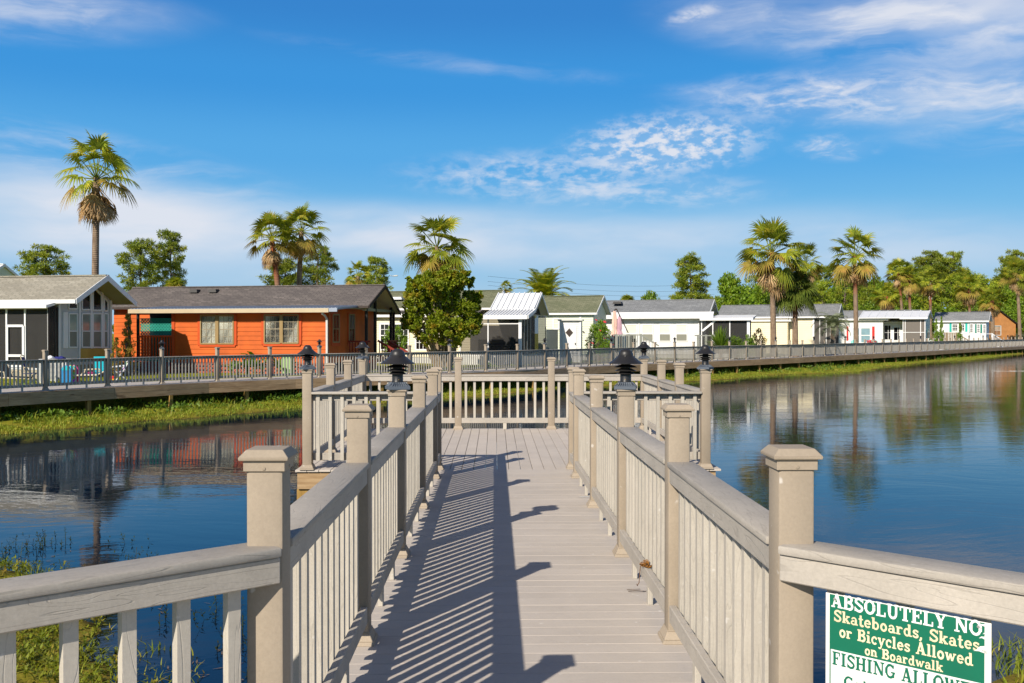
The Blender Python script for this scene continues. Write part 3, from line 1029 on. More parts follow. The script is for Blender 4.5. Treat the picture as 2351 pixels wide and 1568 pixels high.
M['teal_lattice'] = plain('green_lattice', (0.012, 0.27, 0.20), 0.6, 0.1, 2.0)
M['teal'] = plain('teal_shutter', (0.02, 0.42, 0.36), 0.5, 0.06, 2.0)
M['darkteal'] = plain('deep_green_shutter', (0.01, 0.19, 0.14), 0.5, 0.06, 2.0)
M['red'] = plain('red_shutter', (0.55, 0.02, 0.015), 0.5, 0.06, 2.0)
M['brown_siding'] = plain('brown_log_siding', srgb(176, 122, 70), 0.7, 0.12, 1.5)
M['black'] = plain('black_trim', (0.015, 0.014, 0.013), 0.5, 0.2)
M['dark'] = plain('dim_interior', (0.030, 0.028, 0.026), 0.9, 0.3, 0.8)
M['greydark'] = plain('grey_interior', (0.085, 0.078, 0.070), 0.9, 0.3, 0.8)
M['beige_gutter'] = plain('beige_gutter', srgb(188, 172, 142), 0.45, 0.06)
M['brown_trim'] = plain('dark_brown_barge', srgb(64, 54, 48), 0.6, 0.1)
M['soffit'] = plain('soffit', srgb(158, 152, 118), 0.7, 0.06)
M['bounce_lit_soffit'] = plain('bounce_lit_soffit', srgb(206, 198, 164), 0.7, 0.06)  # lighter copy of the soffit, bounced light put into its colour
M['blind'] = plain('window_blind', srgb(216, 216, 198), 0.6, 0.06, 2.0)
M['grey_blind'] = plain('grey_window_screen', srgb(132, 132, 120), 0.7, 0.08, 2.0)
M['bluegrey'] = plain('blue_grey_film', srgb(120, 150, 160), 0.4, 0.2, 1.5)
M['tan_frame'] = plain('tan_window_frame', srgb(150, 126, 84), 0.5, 0.06)
M['glass'] = glass_pane('dark_window_glass', (0.030, 0.036, 0.036))
M['glass_black'] = glass_pane('black_window_glass', (0.008, 0.008, 0.010), 0.05)
M['glass_green'] = glass_pane('greenish_window_glass', (0.30, 0.36, 0.32), 0.08)
M['screen'] = screen_mat('insect_screen', (0.02, 0.019, 0.017), 0.72)
M['screen_grey'] = screen_mat('sun_screen', (0.16, 0.14, 0.12), 0.90)
M['metal_white'] = plain('white_metal_roofing', (0.72, 0.73, 0.73), 0.35, 0.05, 1.0, 0.5)
M['metal_grey'] = plain('grey_metal_roofing', (0.36, 0.40, 0.46), 0.32, 0.08, 1.0, 0.6, metal=0.25)
M['steel'] = plain('galvanised_steel', (0.45, 0.45, 0.44), 0.4, 0.1, metal=0.6)
M['roof_tan'] = shingle('light_grey_shingle', srgb(150, 144, 128), srgb(172, 166, 150), srgb(132, 128, 116))
M['roof_dark'] = shingle('charcoal_shingle', srgb(100, 94, 90), srgb(124, 116, 110), srgb(84, 79, 77))
M['roof_green'] = shingle('mossy_shingle', srgb(108, 110, 88), srgb(132, 132, 108), srgb(92, 98, 74))
M['roof_grey'] = shingle('grey_shingle', srgb(128, 130, 130), srgb(150, 152, 152), srgb(110, 112, 114))
M['grey_deck'] = plain('grey_deck_paint', srgb(140, 142, 134), 0.7, 0.08)
M['wood_deck'] = wood('old_deck_wood', srgb(128, 110, 90), srgb(160, 142, 120), 'z')

C1 = lambda x, y: (x / 3.335, 548.6 + y / 3.335)
C2 = lambda x, y: (509.4 + x / 4.003, 548.6 + y / 4.003)
C3 = lambda x, y: (822.9 + x / 4.002, 587.8 + y / 4.002)
C4 = lambda x, y: (1293.0 + x / 4.002, 587.8 + y / 4.002)
C5 = lambda x, y: (1802.5 + x / 3.638, 548.6 + y / 3.638)
K2 = lambda x, y: (1394.9 + x / 10.0, 705.3 + y / 10.0)
K3 = lambda x, y: (1943.4 + x / 10.0, 720.9 + y / 10.0)
K4 = lambda x, y: (2115.8 + x / 10.0, 689.6 + y / 10.0)


class House:
    """local frame: x along the long wall (0 at its right-hand corner, negative to the left), y into the plot, z up from the lawn"""
    def __init__(self, name, label, px, Y, ang, cat='house', z0=LAWN_Z - 0.05):
        p = at_y(px, 765, Y)
        self.o = Vector((p.x, p.y, z0))
        self.a = D2R(ang)
        self.root = thing(name, label, cat, self.o, self.a)
        self.R = Matrix.Rotation(-self.a, 3, 'Z')
        self.c = self.R @ (CAM - self.o)

    def front(self, p, y=0.0):
        d = self.R @ ray(*p)
        q = self.c + d * ((y - self.c.y) / d.y)
        return q.x, q.z

    def side(self, p, x=0.0):
        d = self.R @ ray(*p)
        q = self.c + d * ((x - self.c.x) / d.x)
        return q.y, q.z

    def part(self, name, mb, mat, **kw):
        return mb.build(name, mat, self.root, **kw)


def laps(mb, x0, x1, z0, z1, pitch, y, mi=0, dp=0.024):
    """lapped siding on a wall that faces -y"""
    z = z0
    while z < z1 - 1e-3:
        zt = min(z + pitch, z1)
        mb.quad((x0, y - dp, z), (x1, y - dp, z), (x1, y - 0.004, zt), (x0, y - 0.004, zt), mi)
        mb.quad((x0, y, z), (x1, y, z), (x1, y - dp, z), (x0, y - dp, z), mi)
        z = zt


def laps_side(mb, ylo, yhi, z0, z1, pitch, x, mi=0):
    """lapped siding on a wall that faces +x; ylo / yhi are functions of z"""
    z = z0
    while z < z1 - 1e-3:
        zt = min(z + pitch, z1)
        a, b, c, d = ylo(z), yhi(z), yhi(zt), ylo(zt)
        mb.quad((x + 0.024, a, z), (x + 0.024, b, z), (x + 0.004, c, zt), (x + 0.004, d, zt), mi)
        mb.quad((x + 0.024, a, z), (x, a, z), (x, b, z), (x + 0.024, b, z), mi)
        z = zt


def roof_poly(y0, z0, y1, z1, th):
    return [(y0, z0), (y1, z1), (y1, z1 - th * 1.15), (y0, z0 - th)]


def gable(H, x0, x1, y0, y1, ze, zr, wall, roof, trim, os=0.3, oe=0.35, pitch=0.2, zb=0.0, siding=True, zback=None, soffit=None, skirt=None, gutter=0.14, barge=0.16, endwall=True):
    """a gabled box: walls, lapped fronts, two roof slopes, barge boards and an eave board"""
    ym = (y0 + y1) / 2
    sl = (zr - ze) / (ym - y0 + os)
    zw = ze + sl * os - 0.10
    zback = ze if zback is None else zback
    w = MB()
    w.prism([(y0, zb), (y1, zb), (y1, zw), (ym, zr - 0.14), (y0, zw)], 'x', x0, x1)
    if siding:
        laps(w, x0, x1, zb, zw, pitch, y0)
        if endwall:
            lo = lambda z: y0 if z <= zw else y0 + (z - zw) / max(zr - 0.14 - zw, 1e-3) * (ym - y0)
            hi = lambda z: y1 if z <= zw else y1 - (z - zw) / max(zr - 0.14 - zw, 1e-3) * (y1 - ym)
            laps_side(w, lo, hi, zb, zr - 0.16, pitch, x1)
    H.part('wall', w, wall)
    r = MB()
    r.prism(roof_poly(y0 - os, ze, ym, zr, 0.09), 'x', x0 - 0.2, x1 + oe)
    r.prism(roof_poly(y1 + os, zback, ym, zr, 0.09), 'x', x0 - 0.2, x1 + oe)
    ro = H.part('roof', r, roof)
    c = MB(); c.box(x0 - 0.2, ym - 0.13, zr - 0.03, x1 + oe, ym + 0.13, zr + 0.025)
    c.build('ridge_cap', roof, ro)
    b = MB()
    b.prism(roof_poly(y0 - os - 0.01, ze + 0.015, ym, zr + 0.015, barge), 'x', x1 + oe + 0.002, x1 + oe + 0.035)
    b.prism(roof_poly(y1 + os + 0.01, zback + 0.015, ym, zr + 0.015, barge), 'x', x1 + oe + 0.002, x1 + oe + 0.035)
    H.part('barge_board', b, trim)
    g = MB(); g.box(x0 - 0.2, y0 - os - 0.06, ze - gutter, x1 + oe, y0 - os - 0.005, ze - 0.012)
    H.part('gutter', g, trim)
    s = MB(); s.box(x0, y0 - os, ze - 0.125, x1 + oe - 0.02, y0 - 0.03, ze - 0.10)
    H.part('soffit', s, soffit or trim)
    ls = MB()
    for (ya, za, yb2) in ((y0 - os, ze, ym), (y1 + os, zback, ym)):
        ls.quad((x1 + 0.03, ya, za - 0.096), (x1 + oe, ya, za - 0.096), (x1 + oe, yb2, zr - 0.112), (x1 + 0.03, yb2, zr - 0.112))
    if oe > 0.15:
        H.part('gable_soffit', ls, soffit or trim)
    if skirt is not None:
        k = MB(); k.box(x0 + 0.02, y0 + 0.02, 0.0, x1 - 0.02, y1 - 0.02, zb)
        H.part('skirting', k, skirt)
    return zw


def window(H, plane, pts, at, frame, pane, fw=0.07, bars=(), bar_w=0.025, proud=0.04, bar_mat=None, name='window', halves=None):
    """pts: picture corners, traced on the wall plane 'front' (y=at) or 'side' (x=at); frame with a pane and glazing bars"""
    fn = H.front if plane == 'front' else H.side
    q = [fn(p, at) for p in pts]
    return window_l(H, plane, q, at, frame, pane, fw, bars, bar_w, proud, bar_mat, name, halves)


def window_l(H, plane, q, at, frame, pane, fw=0.07, bars=(), bar_w=0.025, proud=0.04, bar_mat=None, name='window', halves=None):
    sgn = -1 if plane == 'front' else 1
    P = (lambda u, z, o: (u, at + sgn * o, z)) if plane == 'front' else (lambda u, z, o: (at + sgn * o, u, z))
    up = (0, 1, 0) if plane == 'front' else (1, 0, 0)
    f = MB()
    n = len(q)
    for i in range(n):
        a, b = q[i], q[(i + 1) % n]
        off = 0.0007 * (i % 2)
        f.beam(P(a[0], a[1], 0.02 + proud / 2 + off), P(b[0], b[1], 0.02 + proud / 2 + off), fw, proud, up)
    us = [p[0] for p in q]; zs = [p[1] for p in q]
    u0, u1, z0, z1 = min(us), max(us), min(zs), max(zs)
    fo = H.part(name, f, frame)
    g = MB()
    if halves is None:
        g.add([P(p[0], p[1], 0.030) for p in q], [tuple(range(n))])
        g.build('pane', pane, fo)
    else:
        zm = z0 + (z1 - z0) * halves[0]
        g.quad(P(u0, zm, .030), P(u1, zm, .030), P(u1, z1, .030), P(u0, z1, .030)); g.build('pane', pane, fo)
        g = MB(); g.quad(P(u0, z0, .030), P(u1, z0, .030), P(u1, zm, .030), P(u0, zm, .030)); g.build('pane', halves[1], fo)
    if bars:
        b = MB()
        for k, (kind, t) in enumerate(bars):
            o = 0.04 + 0.0008 * (k % 3)
            wd = bar_w * (1.8 if kind == 'H' or kind == 'V' else 1.0)
            if kind in 'vV':
                u = u0 + (u1 - u0) * t; b.beam(P(u, z0, o), P(u, z1, o), wd, 0.02, up)
            else:
                z = z0 + (z1 - z0) * t; b.beam(P(u0, z, o), P(u1, z, o), wd, 0.02, up)
        b.build('glazing_bar', bar_mat or frame, fo)
    return fo


def rect(cf, x0, y0, x1, y1):
    return [cf(x0, y1), cf(x1, y1), cf(x1, y0), cf(x0, y0)]


def panel(H, plane, pts, at, mat, name, th=0.03, proud=0.02):
    fn = H.front if plane == 'front' else H.side
    q = [fn(p, at) for p in pts]
    m_ = MB()
    if plane == 'front': m_.prism(q, 'y', at - proud - th, at - proud)
    else: m_.prism(q, 'x', at + proud, at + proud + th)
    return H.part(name, m_, mat)


def lattice(H, x0, x1, z0, z1, y, mat, pitch=0.16, w=0.035, name='lattice'):
    """diagonal lattice panel facing -y"""
    m_ = MB()
    L = (x1 - x0); Hh = (z1 - z0)
    s = -Hh
    while s < L:
        for dirn in (1, -1):
            pts = []
            a0 = max(0.0, -s); a1 = min(Hh, L - s)
            if a1 - a0 > 0.03:
                if dirn == 1: A, B = (x0 + s + a0, z0 + a0), (x0 + s + a1, z0 + a1)
                else: A, B = (x1 - s - a0, z0 + a0), (x1 - s - a1, z0 + a1)
                yy = y if dirn == 1 else y + 0.012
                m_.beam((A[0], yy, A[1]), (B[0], yy, B[1]), w, 0.010, (0, 1, 0))
        s += pitch * 1.414
    m_.box(x0, y - 0.02, z0 - 0.03, x1, y + 0.03, z0 + 0.03); m_.box(x0, y - 0.021, z1 - 0.03, x1, y + 0.031, z1 + 0.03)
    return H.part(name, m_, mat)


def screen_wall(H, plane, at, us, z0, z1, zs, frame, scr, w=0.07):
    """framed insect screen: posts at us, rails at zs"""
    P = (lambda u, z, o=0.0: (u, at + o, z)) if plane == 'front' else (lambda u, z, o=0.0: (at + o, u, z))
    up = (0, 1, 0) if plane == 'front' else (1, 0, 0)
    f = MB()
    for i, u in enumerate(us): f.beam(P(u, z0), P(u, z1), w, 0.06, up)
    for k, z in enumerate([z0, z1] + list(zs)): f.beam(P(us[0], z, 0.003), P(us[-1], z, 0.003), w * 0.8, 0.05, up)
    fo = H.part('screen_frame', f, frame)
    s = MB(); s.quad(P(us[0], z0, 0.01), P(us[-1], z0, 0.01), P(us[-1], z1, 0.01), P(us[0], z1, 0.01))
    s.build('insect_screen', scr, fo)
    return fo


def roof_vent(H, x, y, z, mat, w=0.4):
    m_ = MB(); m_.frustum(w / 2, 0.0, w / 2 * 0.8, 0.16)
    return H.part('roof_vent', m_, mat, loc=(x, y, z))


# ---- 1: grey vinyl house with a glazed gable
H = House('grey_house', 'pale grey vinyl house with tall glazed gable and screened porch, leftmost of the row', 133, 39.0, -12)
Wd = H.side((256, 800), 0.0)[0]
ze = H.front(C1(300, 463), -0.3)[1]
zr = H.side((226, 631), 0.9)[1]
zr = H.front((200, 632.5), Wd / 2)[1]
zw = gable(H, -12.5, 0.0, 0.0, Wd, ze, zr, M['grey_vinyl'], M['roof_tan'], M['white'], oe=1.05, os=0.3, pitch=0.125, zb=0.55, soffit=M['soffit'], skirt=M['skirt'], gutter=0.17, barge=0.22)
# gable soffit boards
for k, pts in enumerate(([(520, 480), (585, 460), (585, 535), (520, 535)], [(622, 432), (686, 372), (686, 541), (622, 541)], [(706, 368), (770, 432), (770, 546), (706, 546)], [(792, 452), (819, 482), (819, 552), (792, 552)])):
    window(H, 'side', [C1(*p) for p in pts][::-1], 0.0, M['white'], M['glass_black'], fw=0.06)
for x0, x1 in ((522, 586), (622, 688), (706, 771), (791, 820)):
    window(H, 'side', rect(C1, x0, 572, x1, 829), 0.0, M['white'], M['glass_green'], fw=0.055, bars=(('H', 0.48),), halves=(0.5, M['grey_blind']))
panel(H, 'side', rect(C1, 478, 560, 514, 836), 0.0, M['white'], 'shutter')
panel(H, 'side', rect(C1, 609, 838, 836, 918), 0.0, M['mustard'], 'stained_siding')
for x in (450, 606, 696, 780, 845):
    panel(H, 'side', rect(C1, x - 7, 470 if x not in (606, 696, 780) else 400, x + 7, 960), 0.0, M['white'], 'corner_board', th=0.02, proud=0.026)
PY = -0.55
x1p = H.front(C1(374, 700), PY)[0]
zt = H.front(C1(300, 512), PY)[1]
pr = MB(); pr.prism([(PY - 0.35, zt + 0.02), (-0.0, zt + 0.22), (-0.0, zt + 0.12), (PY - 0.35, zt - 0.10)], 'x', -12.5, x1p + 0.15)
H.part('porch_roof', pr, M['metal_white'])
us = [-12.4] + [H.front(C1(x, 700), PY)[0] for x in (-330, -180, 52, 194, 372)]
zd = H.front(C1(120, 665), PY)[1]; zd2 = H.front(C1(120, 893), PY)[1]
screen_wall(H, 'front', PY, us, 0.45, zt - 0.1, (0.75,), M['white'], M['screen'])
dr_ = MB()
for u in (us[3] + 0.06, us[4] - 0.06): dr_.beam((u, PY - .05, 0.5), (u, PY - .05, zd), 0.09, 0.04, (0, 1, 0))
for z in (zd, zd2, 0.55): dr_.beam((us[3] + 0.06, PY - .053, z), (us[4] - 0.06, PY - .053, z), 0.10, 0.04, (0, 1, 0))
H.part('screen_door', dr_, M['white'])
screen_wall(H, 'side', x1p, [PY, -0.03], 0.45, zt - 0.05, (0.75,), M['black'], M['screen'])
fl = MB(); fl.box(-12.5, PY, 0.0, x1p, -0.02, 0.42); H.part('porch_floor', fl, M['skirt'])
bk = MB(); bk.box(-12.3, -0.10, 0.43, x1p - 0.1, -0.06, zt); H.part('porch_back_wall', bk, M['dark'])  # dark sheet before the grey wall; porch shade put into its colour

# ---- white metal roof behind it
H = House('white_metal_roof_house', 'house far left showing only a white ribbed metal roof above the grey house', -52, 62.0, -12)
zr0 = H.front((20, 606), 2.0)[1]; ze0 = H.front((10, 636), -0.2)[1]
gable(H, -10, 0.3, 0, 4, ze0 - 0.2, zr0, M['pale_green'], M['metal_white'], M['white'], oe=0.1, siding=False)
rb = MB()
for k in range(12):
    x = -4.5 + k * 0.42
    s_ = (zr0 - ze0 + 0.2) / 2.3
    rb.beam((x, -0.28, ze0 - 0.2 + 0.04), (x, 1.98, zr0 + 0.03), 0.05, 0.05)
H.part('roof_rib', rb, M['old_white'])

# ---- 2: orange house
H = House('orange_house', 'bright orange lap-sided house with charcoal shingle roof and red deck stairs', 754, 42.5, -13)
ym = 2.3; Wm = 3.9
xl = H.front((262, 760), ym)[0]
xg = H.front((846.6, 701), ym - 0.35)[0]
ze = H.front((846.6, 701), ym - 0.35)[1]
zr = H.front((874.6, 653.5), ym + Wm / 2)[1]
zr = 0.5 * (zr + H.front((600, 657.5), ym + Wm / 2)[1])
zback = ze - 0.25
zw = gable(H, xl, 0.0, ym, ym + Wm, ze, zr, M['orange'], M['roof_dark'], M['brown_trim'], os=0.35, oe=xg - 0.0, pitch=0.19, zb=0.55, zback=zback, soffit=M['bounce_lit_soffit'], skirt=M['terracotta'], gutter=0.12)
# addition with shed roof
zf = H.front(C2(600, 646), -0.5)[1]
xaL = H.front((396, 760), 0.0)[0]; xpL = H.front((316, 760), 0.0)[0]; xrL = H.front((298, 760), -0.5)[0]; xrR = H.front((776, 711), -0.5)[0]
ad = MB(); ad.box(xaL, 0.0, 0.55, 0.0, ym - 0.03, ze - 0.15)
laps(ad, xaL, 0.0, 0.55, zf - 0.05, 0.205, 0.0, 0, 0.028)
yd = H.side((819, 760), 0.0)[0]
ad.box(-1.0, ym - 0.02, 0.55, 0.0, yd, ze - 0.1)
laps_side(ad, lambda z: 0.0, lambda z: yd, 0.55, ze - 0.12, 0.185, 0.0)
H.part('addition_wall', ad, M['orange'])
rs = MB(); rs.prism([(-0.55, zf + 0.05), (ym - 0.25, ze + 0.0), (ym - 0.25, ze - 0.08), (-0.55, zf - 0.03)], 'x', xrL, xrR)
for k in range(60):
    x = xrL + 0.1 + k * (xrR - xrL - 0.2) / 59
    rs.beam((x, -0.55, zf + 0.06), (x, ym - 0.26, ze + 0.01), 0.035, 0.03)
H.part('shed_roof', rs, M['metal_grey'])
gb = MB(); gb.box(xrL, -0.64, zf - 0.15, xrR - 0.4, -0.555, zf + 0.035); H.part('gutter', gb, M['beige_gutter'])
tr = MB(); tr.box(xrR - 0.39, -0.62, zf - 0.12, xrR, -0.555, zf + 0.03); H.part('gutter_end', tr, M['metal_grey'])
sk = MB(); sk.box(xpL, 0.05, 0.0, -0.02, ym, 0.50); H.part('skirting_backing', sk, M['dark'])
lattice(H, xaL, -0.02, 0.04, 0.52, 0.02, M['terracotta'], 0.13, 0.05, 'skirting')
for (x0, x1) in (((1543, C1), (1792, C1)), ((398, C2), (707, C2))):
    cf = x0[1]
    y0_, y1_ = (583, 802) if cf is C1 else (697, 957)
    xa, xb = x0[0], x1[0]
    xm = (xa + xb) / 2
    gap = 8 if cf is C1 else 10
    tk = 24 if cf is C1 else 28
    tq = [H.front(cf(xa - tk * .55, y1_ + tk * .5), 0.0), H.front(cf(xb + tk * .55, y1_ + tk * .5), 0.0), H.front(cf(xb + tk * .55, y0_ - 4), 0.0), H.front(cf(xa - tk * .55, y0_ - 4), 0.0)]
    window_l(H, 'front', tq, 0.0, M['orange_trim'], M['dark'], fw=0.15, proud=0.05, name='window_trim')
    for (a_, b_) in ((xa, xm - gap), (xm + gap, xb)):
        window(H, 'front', rect(cf, a_, y0_, b_, y1_), 0.0, M['tan_frame'], M['blind'], fw=0.06, proud=0.075, bars=(('H', 0.5), ('v', 0.35), ('v', 0.67), ('h', 0.25), ('h', 0.75)), bar_w=0.02, bar_mat=M['skirt'])
    mq = [H.front(p, 0.0) for p in rect(cf, xm - gap, y0_, xm + gap, y1_)]
    ml = MB(); ml.prism(mq, 'y', -0.10, -0.03); H.part('mullion', ml, M['tan_frame'])
for x0, x1 in ((1014, 1070), (1163, 1212)):
    window(H, 'side', rect(C2, x0, 695, x1, 948), 0.0, M['tan_frame'], M['glass_green'], fw=0.06, bars=(('H', 0.48), ('v', 0.5)), bar_w=0.02, halves=(0.48, M['glass_black']))
    window(H, 'side', rect(C2, x0 - 9, 685, x1 + 9, 975), 0.0, M['orange_trim'], M['orange_trim'], fw=0.10, proud=0.022, name='window_trim')
ds = MB(); xd = -0.03
ds.beam((xd, -0.10, 0.1), (xd, -0.10, zf - 0.45), 0.09, 0.07, (0, 1, 0)); ds.tube([(xd, -0.10, zf - 0.45), (xd - 0.02, -0.25, zf - 0.30), (xd - 0.05, -0.5, zf - 0.2), (xd - 0.05, -0.55, zf - 0.1)], 0.05, 8)
H.part('downspout', ds, M['old_white'])
# recessed side porch behind green lattice
fp = MB(); fp.box(xpL, 0.0, 0.0, xaL - 0.02, ym - 0.05, 0.55); H.part('side_porch_floor', fp, M['redwood'])
zl0 = H.front(C1(1200, 745), 0.07)[1]; zl1 = H.front(C1(1200, 612), 0.07)[1]
lattice(H, xpL + 0.1, xaL - 0.03, zl0, zl1, 0.07, M['teal_lattice'], 0.105, 0.055)
bkp = MB(); bkp.box(xpL + 0.05, 0.9, 0.56, xaL - 0.03, 0.95, ze - 0.2); H.part('side_porch_dark_backing', bkp, M['dark'])  # added dark panel, painting the shade behind the lattice
lattice(H, xpL + 0.1, xaL - 0.03, 0.6, zl0 - 0.08, 0.09, M['teal_lattice'], 0.105, 0.055)
rl = MB(); zr1 = H.front(C1(1200, 745), -0.02)[1]
for z in (zr1, 0.68): rl.box(xpL, -0.06, z - 0.04, xaL - 0.02, 0.02, z + 0.04)
nbal = 12
for k in range(nbal):
    x = xpL + 0.1 + k * (xaL - xpL - 0.2) / (nbal - 1); rl.box(x - 0.03, -0.045, 0.7, x + 0.03, 0.005, zr1 - 0.04)
H.part('porch_railing', rl, M['orange_trim'])
pp = MB(); pp.box(xpL - 0.02, -0.06, 0.0, xpL + 0.08, 0.04, zf - 0.1); pp.box(xpL - 0.16, -0.5, 0.0, xpL - 0.07, -0.42, zf - 0.15); H.part('porch_post', pp, M['black'])
tb = MB(); tb.box(xaL - 0.015, -0.055, 0.5, xaL + 0.14, -0.026, zf - 0.05); tb.box(xaL + 0.14, -0.05, zf - 0.16, 0.0, -0.0262, zf - 0.04)
H.part('corner_board', tb, M['orange_trim'])
# front porch under the gable and stairs
zfl = 0.62
pf = MB(); pf.box(0.03, ym - 0.2, zfl - 0.12, xg, ym + Wm, zfl); H.part('front_porch_floor', pf, M['redwood'])
po = MB()
for px, yy in (((1285, 700), ym + 0.1), ((1338, 700), ym + 1.3), ((1432, 700), ym + Wm - 0.3), ((1452, 700), ym + Wm + 0.1)):
    po = MB(); po.box(xg - 0.35, yy - 0.06, zfl, xg - 0.23, yy + 0.06, ze + (0.0 if yy < ym + 0.3 or yy > ym + Wm - 0.5 else 0.7)); H.part('front_porch_post', po, M['black'])
gd = MB(); gd.prism([(ym - 0.2, ze - 0.14), (ym + Wm + 0.2, ze - 0.14), (ym + Wm / 2, zr - 0.2)], 'x', 0.03, 0.10); gd.box(xg - 0.4, ym - 0.1, ze - 0.25, xg - 0.25, ym + Wm, ze - 0.12)
H.part('gable_beam', gd, M['soffit'])
st = MB()
for k in range(4):
    st.box(xg + 0.02 + k * 0.28, ym + 1.2, zfl - 0.16 * (k + 1) - 0.04, xg + 0.32 + k * 0.28, ym + 2.4, zfl - 0.16 * (k + 1))
H.part('stair_tread', st, M['redwood'])
for yy in (ym + 1.15, ym + 2.45):
    sr = MB(); sr.beam((xg - 0.1, yy, zfl + 0.92), (xg + 1.25, yy, zfl + 0.2), 0.09, 0.09); sr.beam((xg - 0.1, yy, zfl + 0.2), (xg + 1.25, yy, zfl - 0.5), 0.07, 0.16)
    for k in range(9):
        x = xg - 0.02 + k * 0.14; dz_ = -(x - xg + 0.1) * 0.53
        sr.box(x - 0.02, yy - 0.02, zfl + 0.2 + dz_, x + 0.02, yy + 0.02, zfl + 0.9 + dz_)
    H.part('stair_railing', sr, M['redwood'])
pr2 = MB(); pr2.box(xg - 0.1, ym + 2.5, zfl + 0.85, xg - 0.02, ym + Wm, zfl + 0.93)
for k in range(10): pr2.box(xg - 0.08, ym + 2.55 + k * 0.13, zfl, xg - 0.04, ym + 2.59 + k * 0.13, zfl + 0.85)
pr2.box(0.1, ym - 0.2, zfl + 0.85, xg, ym - 0.12, zfl + 0.93)
for k in range(int((xg - 0.1) / 0.14)): pr2.box(0.15 + k * 0.14, ym - 0.18, zfl, 0.19 + k * 0.14, ym - 0.14, zfl + 0.85)
H.part('front_porch_railing', pr2, M['redwood'])
for px, py in ((1495, 395), (1640, 418)):
    x, z = H.front(C1(px, py), ym + 1.3)
    roof_vent(H, x, ym + 1.3, ze + (zr - ze) * (1.3 + 0.35) / (Wm / 2 + 0.35) - 0.02, M['black'], 0.45)

# ---- 3: cream house behind the round green tree, with a white metal-roofed screened porch
H = House('cream_house', 'cream house with mossy shingles and white metal-roofed screened porch, behind the leafy tree', 1128, 58.0, -16)
xl = H.front((872, 760), 0.0)[0]
ze = H.front((990, 707), -0.3)[1]; zr = H.front((1000, 668), 2.1)[1]
gable(H, xl, 0.0, 0.0, 4.2, ze, zr, M['cream'], M['roof_green'], M['white'], os=0.3, oe=0.2, pitch=0.16, zb=0.45, skirt=M['old_white'])
yb = -1.3
z2 = H.front((990, 719.5), yb - 0.25)[1]
aw = MB(); aw.box(xl, yb, 0.45, -0.6, -0.03, z2 - 0.08); laps(aw, xl, -0.6, 0.45, z2 - 0.08, 0.15, yb)
H.part('addition_wall', aw, M['cream'])
ar = MB(); ar.prism([(yb - 0.3, z2), (-0.31, ze - 0.12), (-0.31, ze - 0.2), (yb - 0.3, z2 - 0.08)], 'x', xl, -0.4); H.part('addition_roof', ar, M['roof_dark'])
ag = MB(); ag.box(xl, yb - 0.36, z2 - 0.22, -0.4, yb - 0.305, z2 + 0.02); H.part('gutter', ag, M['white'])
ak = MB(); ak.box(xl, yb + 0.02, 0.0, -0.62, -0.04, 0.44); H.part('addition_skirting', ak, M['old_white'])
for x0, x1 in ((202, 322), (330, 462), (528, 630), (-60, 60), (60, 110)):
    window(H, 'front', rect(C3, x0, 622, x1, 862), yb, M['white'], M['glass'], fw=0.10, bars=(('H', 0.55), ('v', 0.34), ('v', 0.67), ('h', 0.78), ('h', 0.28)), bar_w=0.03, halves=(0.55, M['glass_black']))
roof_vent(H, H.front(C3(365, 383), 0.9)[0], 0.9, ze + (zr - ze) * 0.5, M['white'], 0.8)
# porch
yp = -3.4
xa = H.front(C3(935, 700), yp)[0]; xb = H.front(C3(1492, 700), yp)[0]
ys2 = H.side(C3(1720, 700), xb)[0]
zt = H.front(C3(1300, 548), yp - 0.3)[1]
xr0 = H.front(C3(1150, 548), yp - 0.3)[0]; xr1 = H.front(C3(1532, 548), yp - 0.3)[0]
ymid = yp + 1.5
zmid = H.front(C3(1400, 492), ymid)[1]
yr = ymid + 1.7
zrp = H.front(C3(1500, 340), yr)[1]
fr1 = H.front(C3(1660, 492), ymid)[0]; fr1r = H.front(C3(1705, 340), yr)[0]
prf = MB()
prf.prism([(yp - 0.3, zt), (ymid, zmid), (ymid, zmid - 0.07), (yp - 0.3, zt - 0.07)], 'x', xr0, xr1 + 0.12)
prf.prism([(ymid - 0.1, zmid + 0.03), (yr, zrp), (yr, zrp - 0.09), (ymid - 0.1, zmid - 0.06)], 'x', xr0 - 0.1, xr1 + 0.14)
ybk = yr + 1.9
prf.prism([(yr, zrp), (ybk, zmid - 0.2), (ybk, zmid - 0.3), (yr, zrp - 0.09)], 'x', xr0 - 0.1, xr1 + 0.14)
npan = 8
for k in range(npan + 1):
    x = xr0 - 0.08 + k * (xr1 - xr0 + 0.18) / npan
    prf.beam((x, ymid - 0.1, zmid + 0.06), (x, yr, zrp + 0.03), 0.05, 0.07)
for k in range(14):
    x = xr0 + k * (xr1 - xr0) / 13
    prf.beam((x, yp - 0.3, zt + 0.02), (x, ymid - 0.1, zmid + 0.02), 0.045, 0.05)
H.part('porch_roof', prf, M['metal_white'])
pfa = MB(); pfa.box(xr0, yp - 0.36, zt - 0.20, xr1 + 0.12, yp - 0.305, zt + 0.02)
pfa.prism([(yp - 0.3, zt + 0.02), (ymid, zmid + 0.03), (yr, zrp + 0.02), (ybk, zmid - 0.2), (ybk, zmid - 0.38), (yr, zrp - 0.18), (ymid, zmid - 0.17), (yp - 0.3, zt - 0.18)], 'x', xr1 + 0.143, xr1 + 0.19)
H.part('porch_fascia', pfa, M['white'])
zs_ = 0.62
us = [xa, H.front(C3(1192, 700), yp)[0], xb]
screen_wall(H, 'front', yp, us, zs_, zt - 0.15, (H.front(C3(1300, 622), yp)[1],), M['white'], M['screen'])
screen_wall(H, 'side', xb, [yp, yp + 0.75, yp + 1.5, yp + 2.3, ys2], zs_, zt + 0.1, (), M['old_white'], M['screen'], w=0.05)
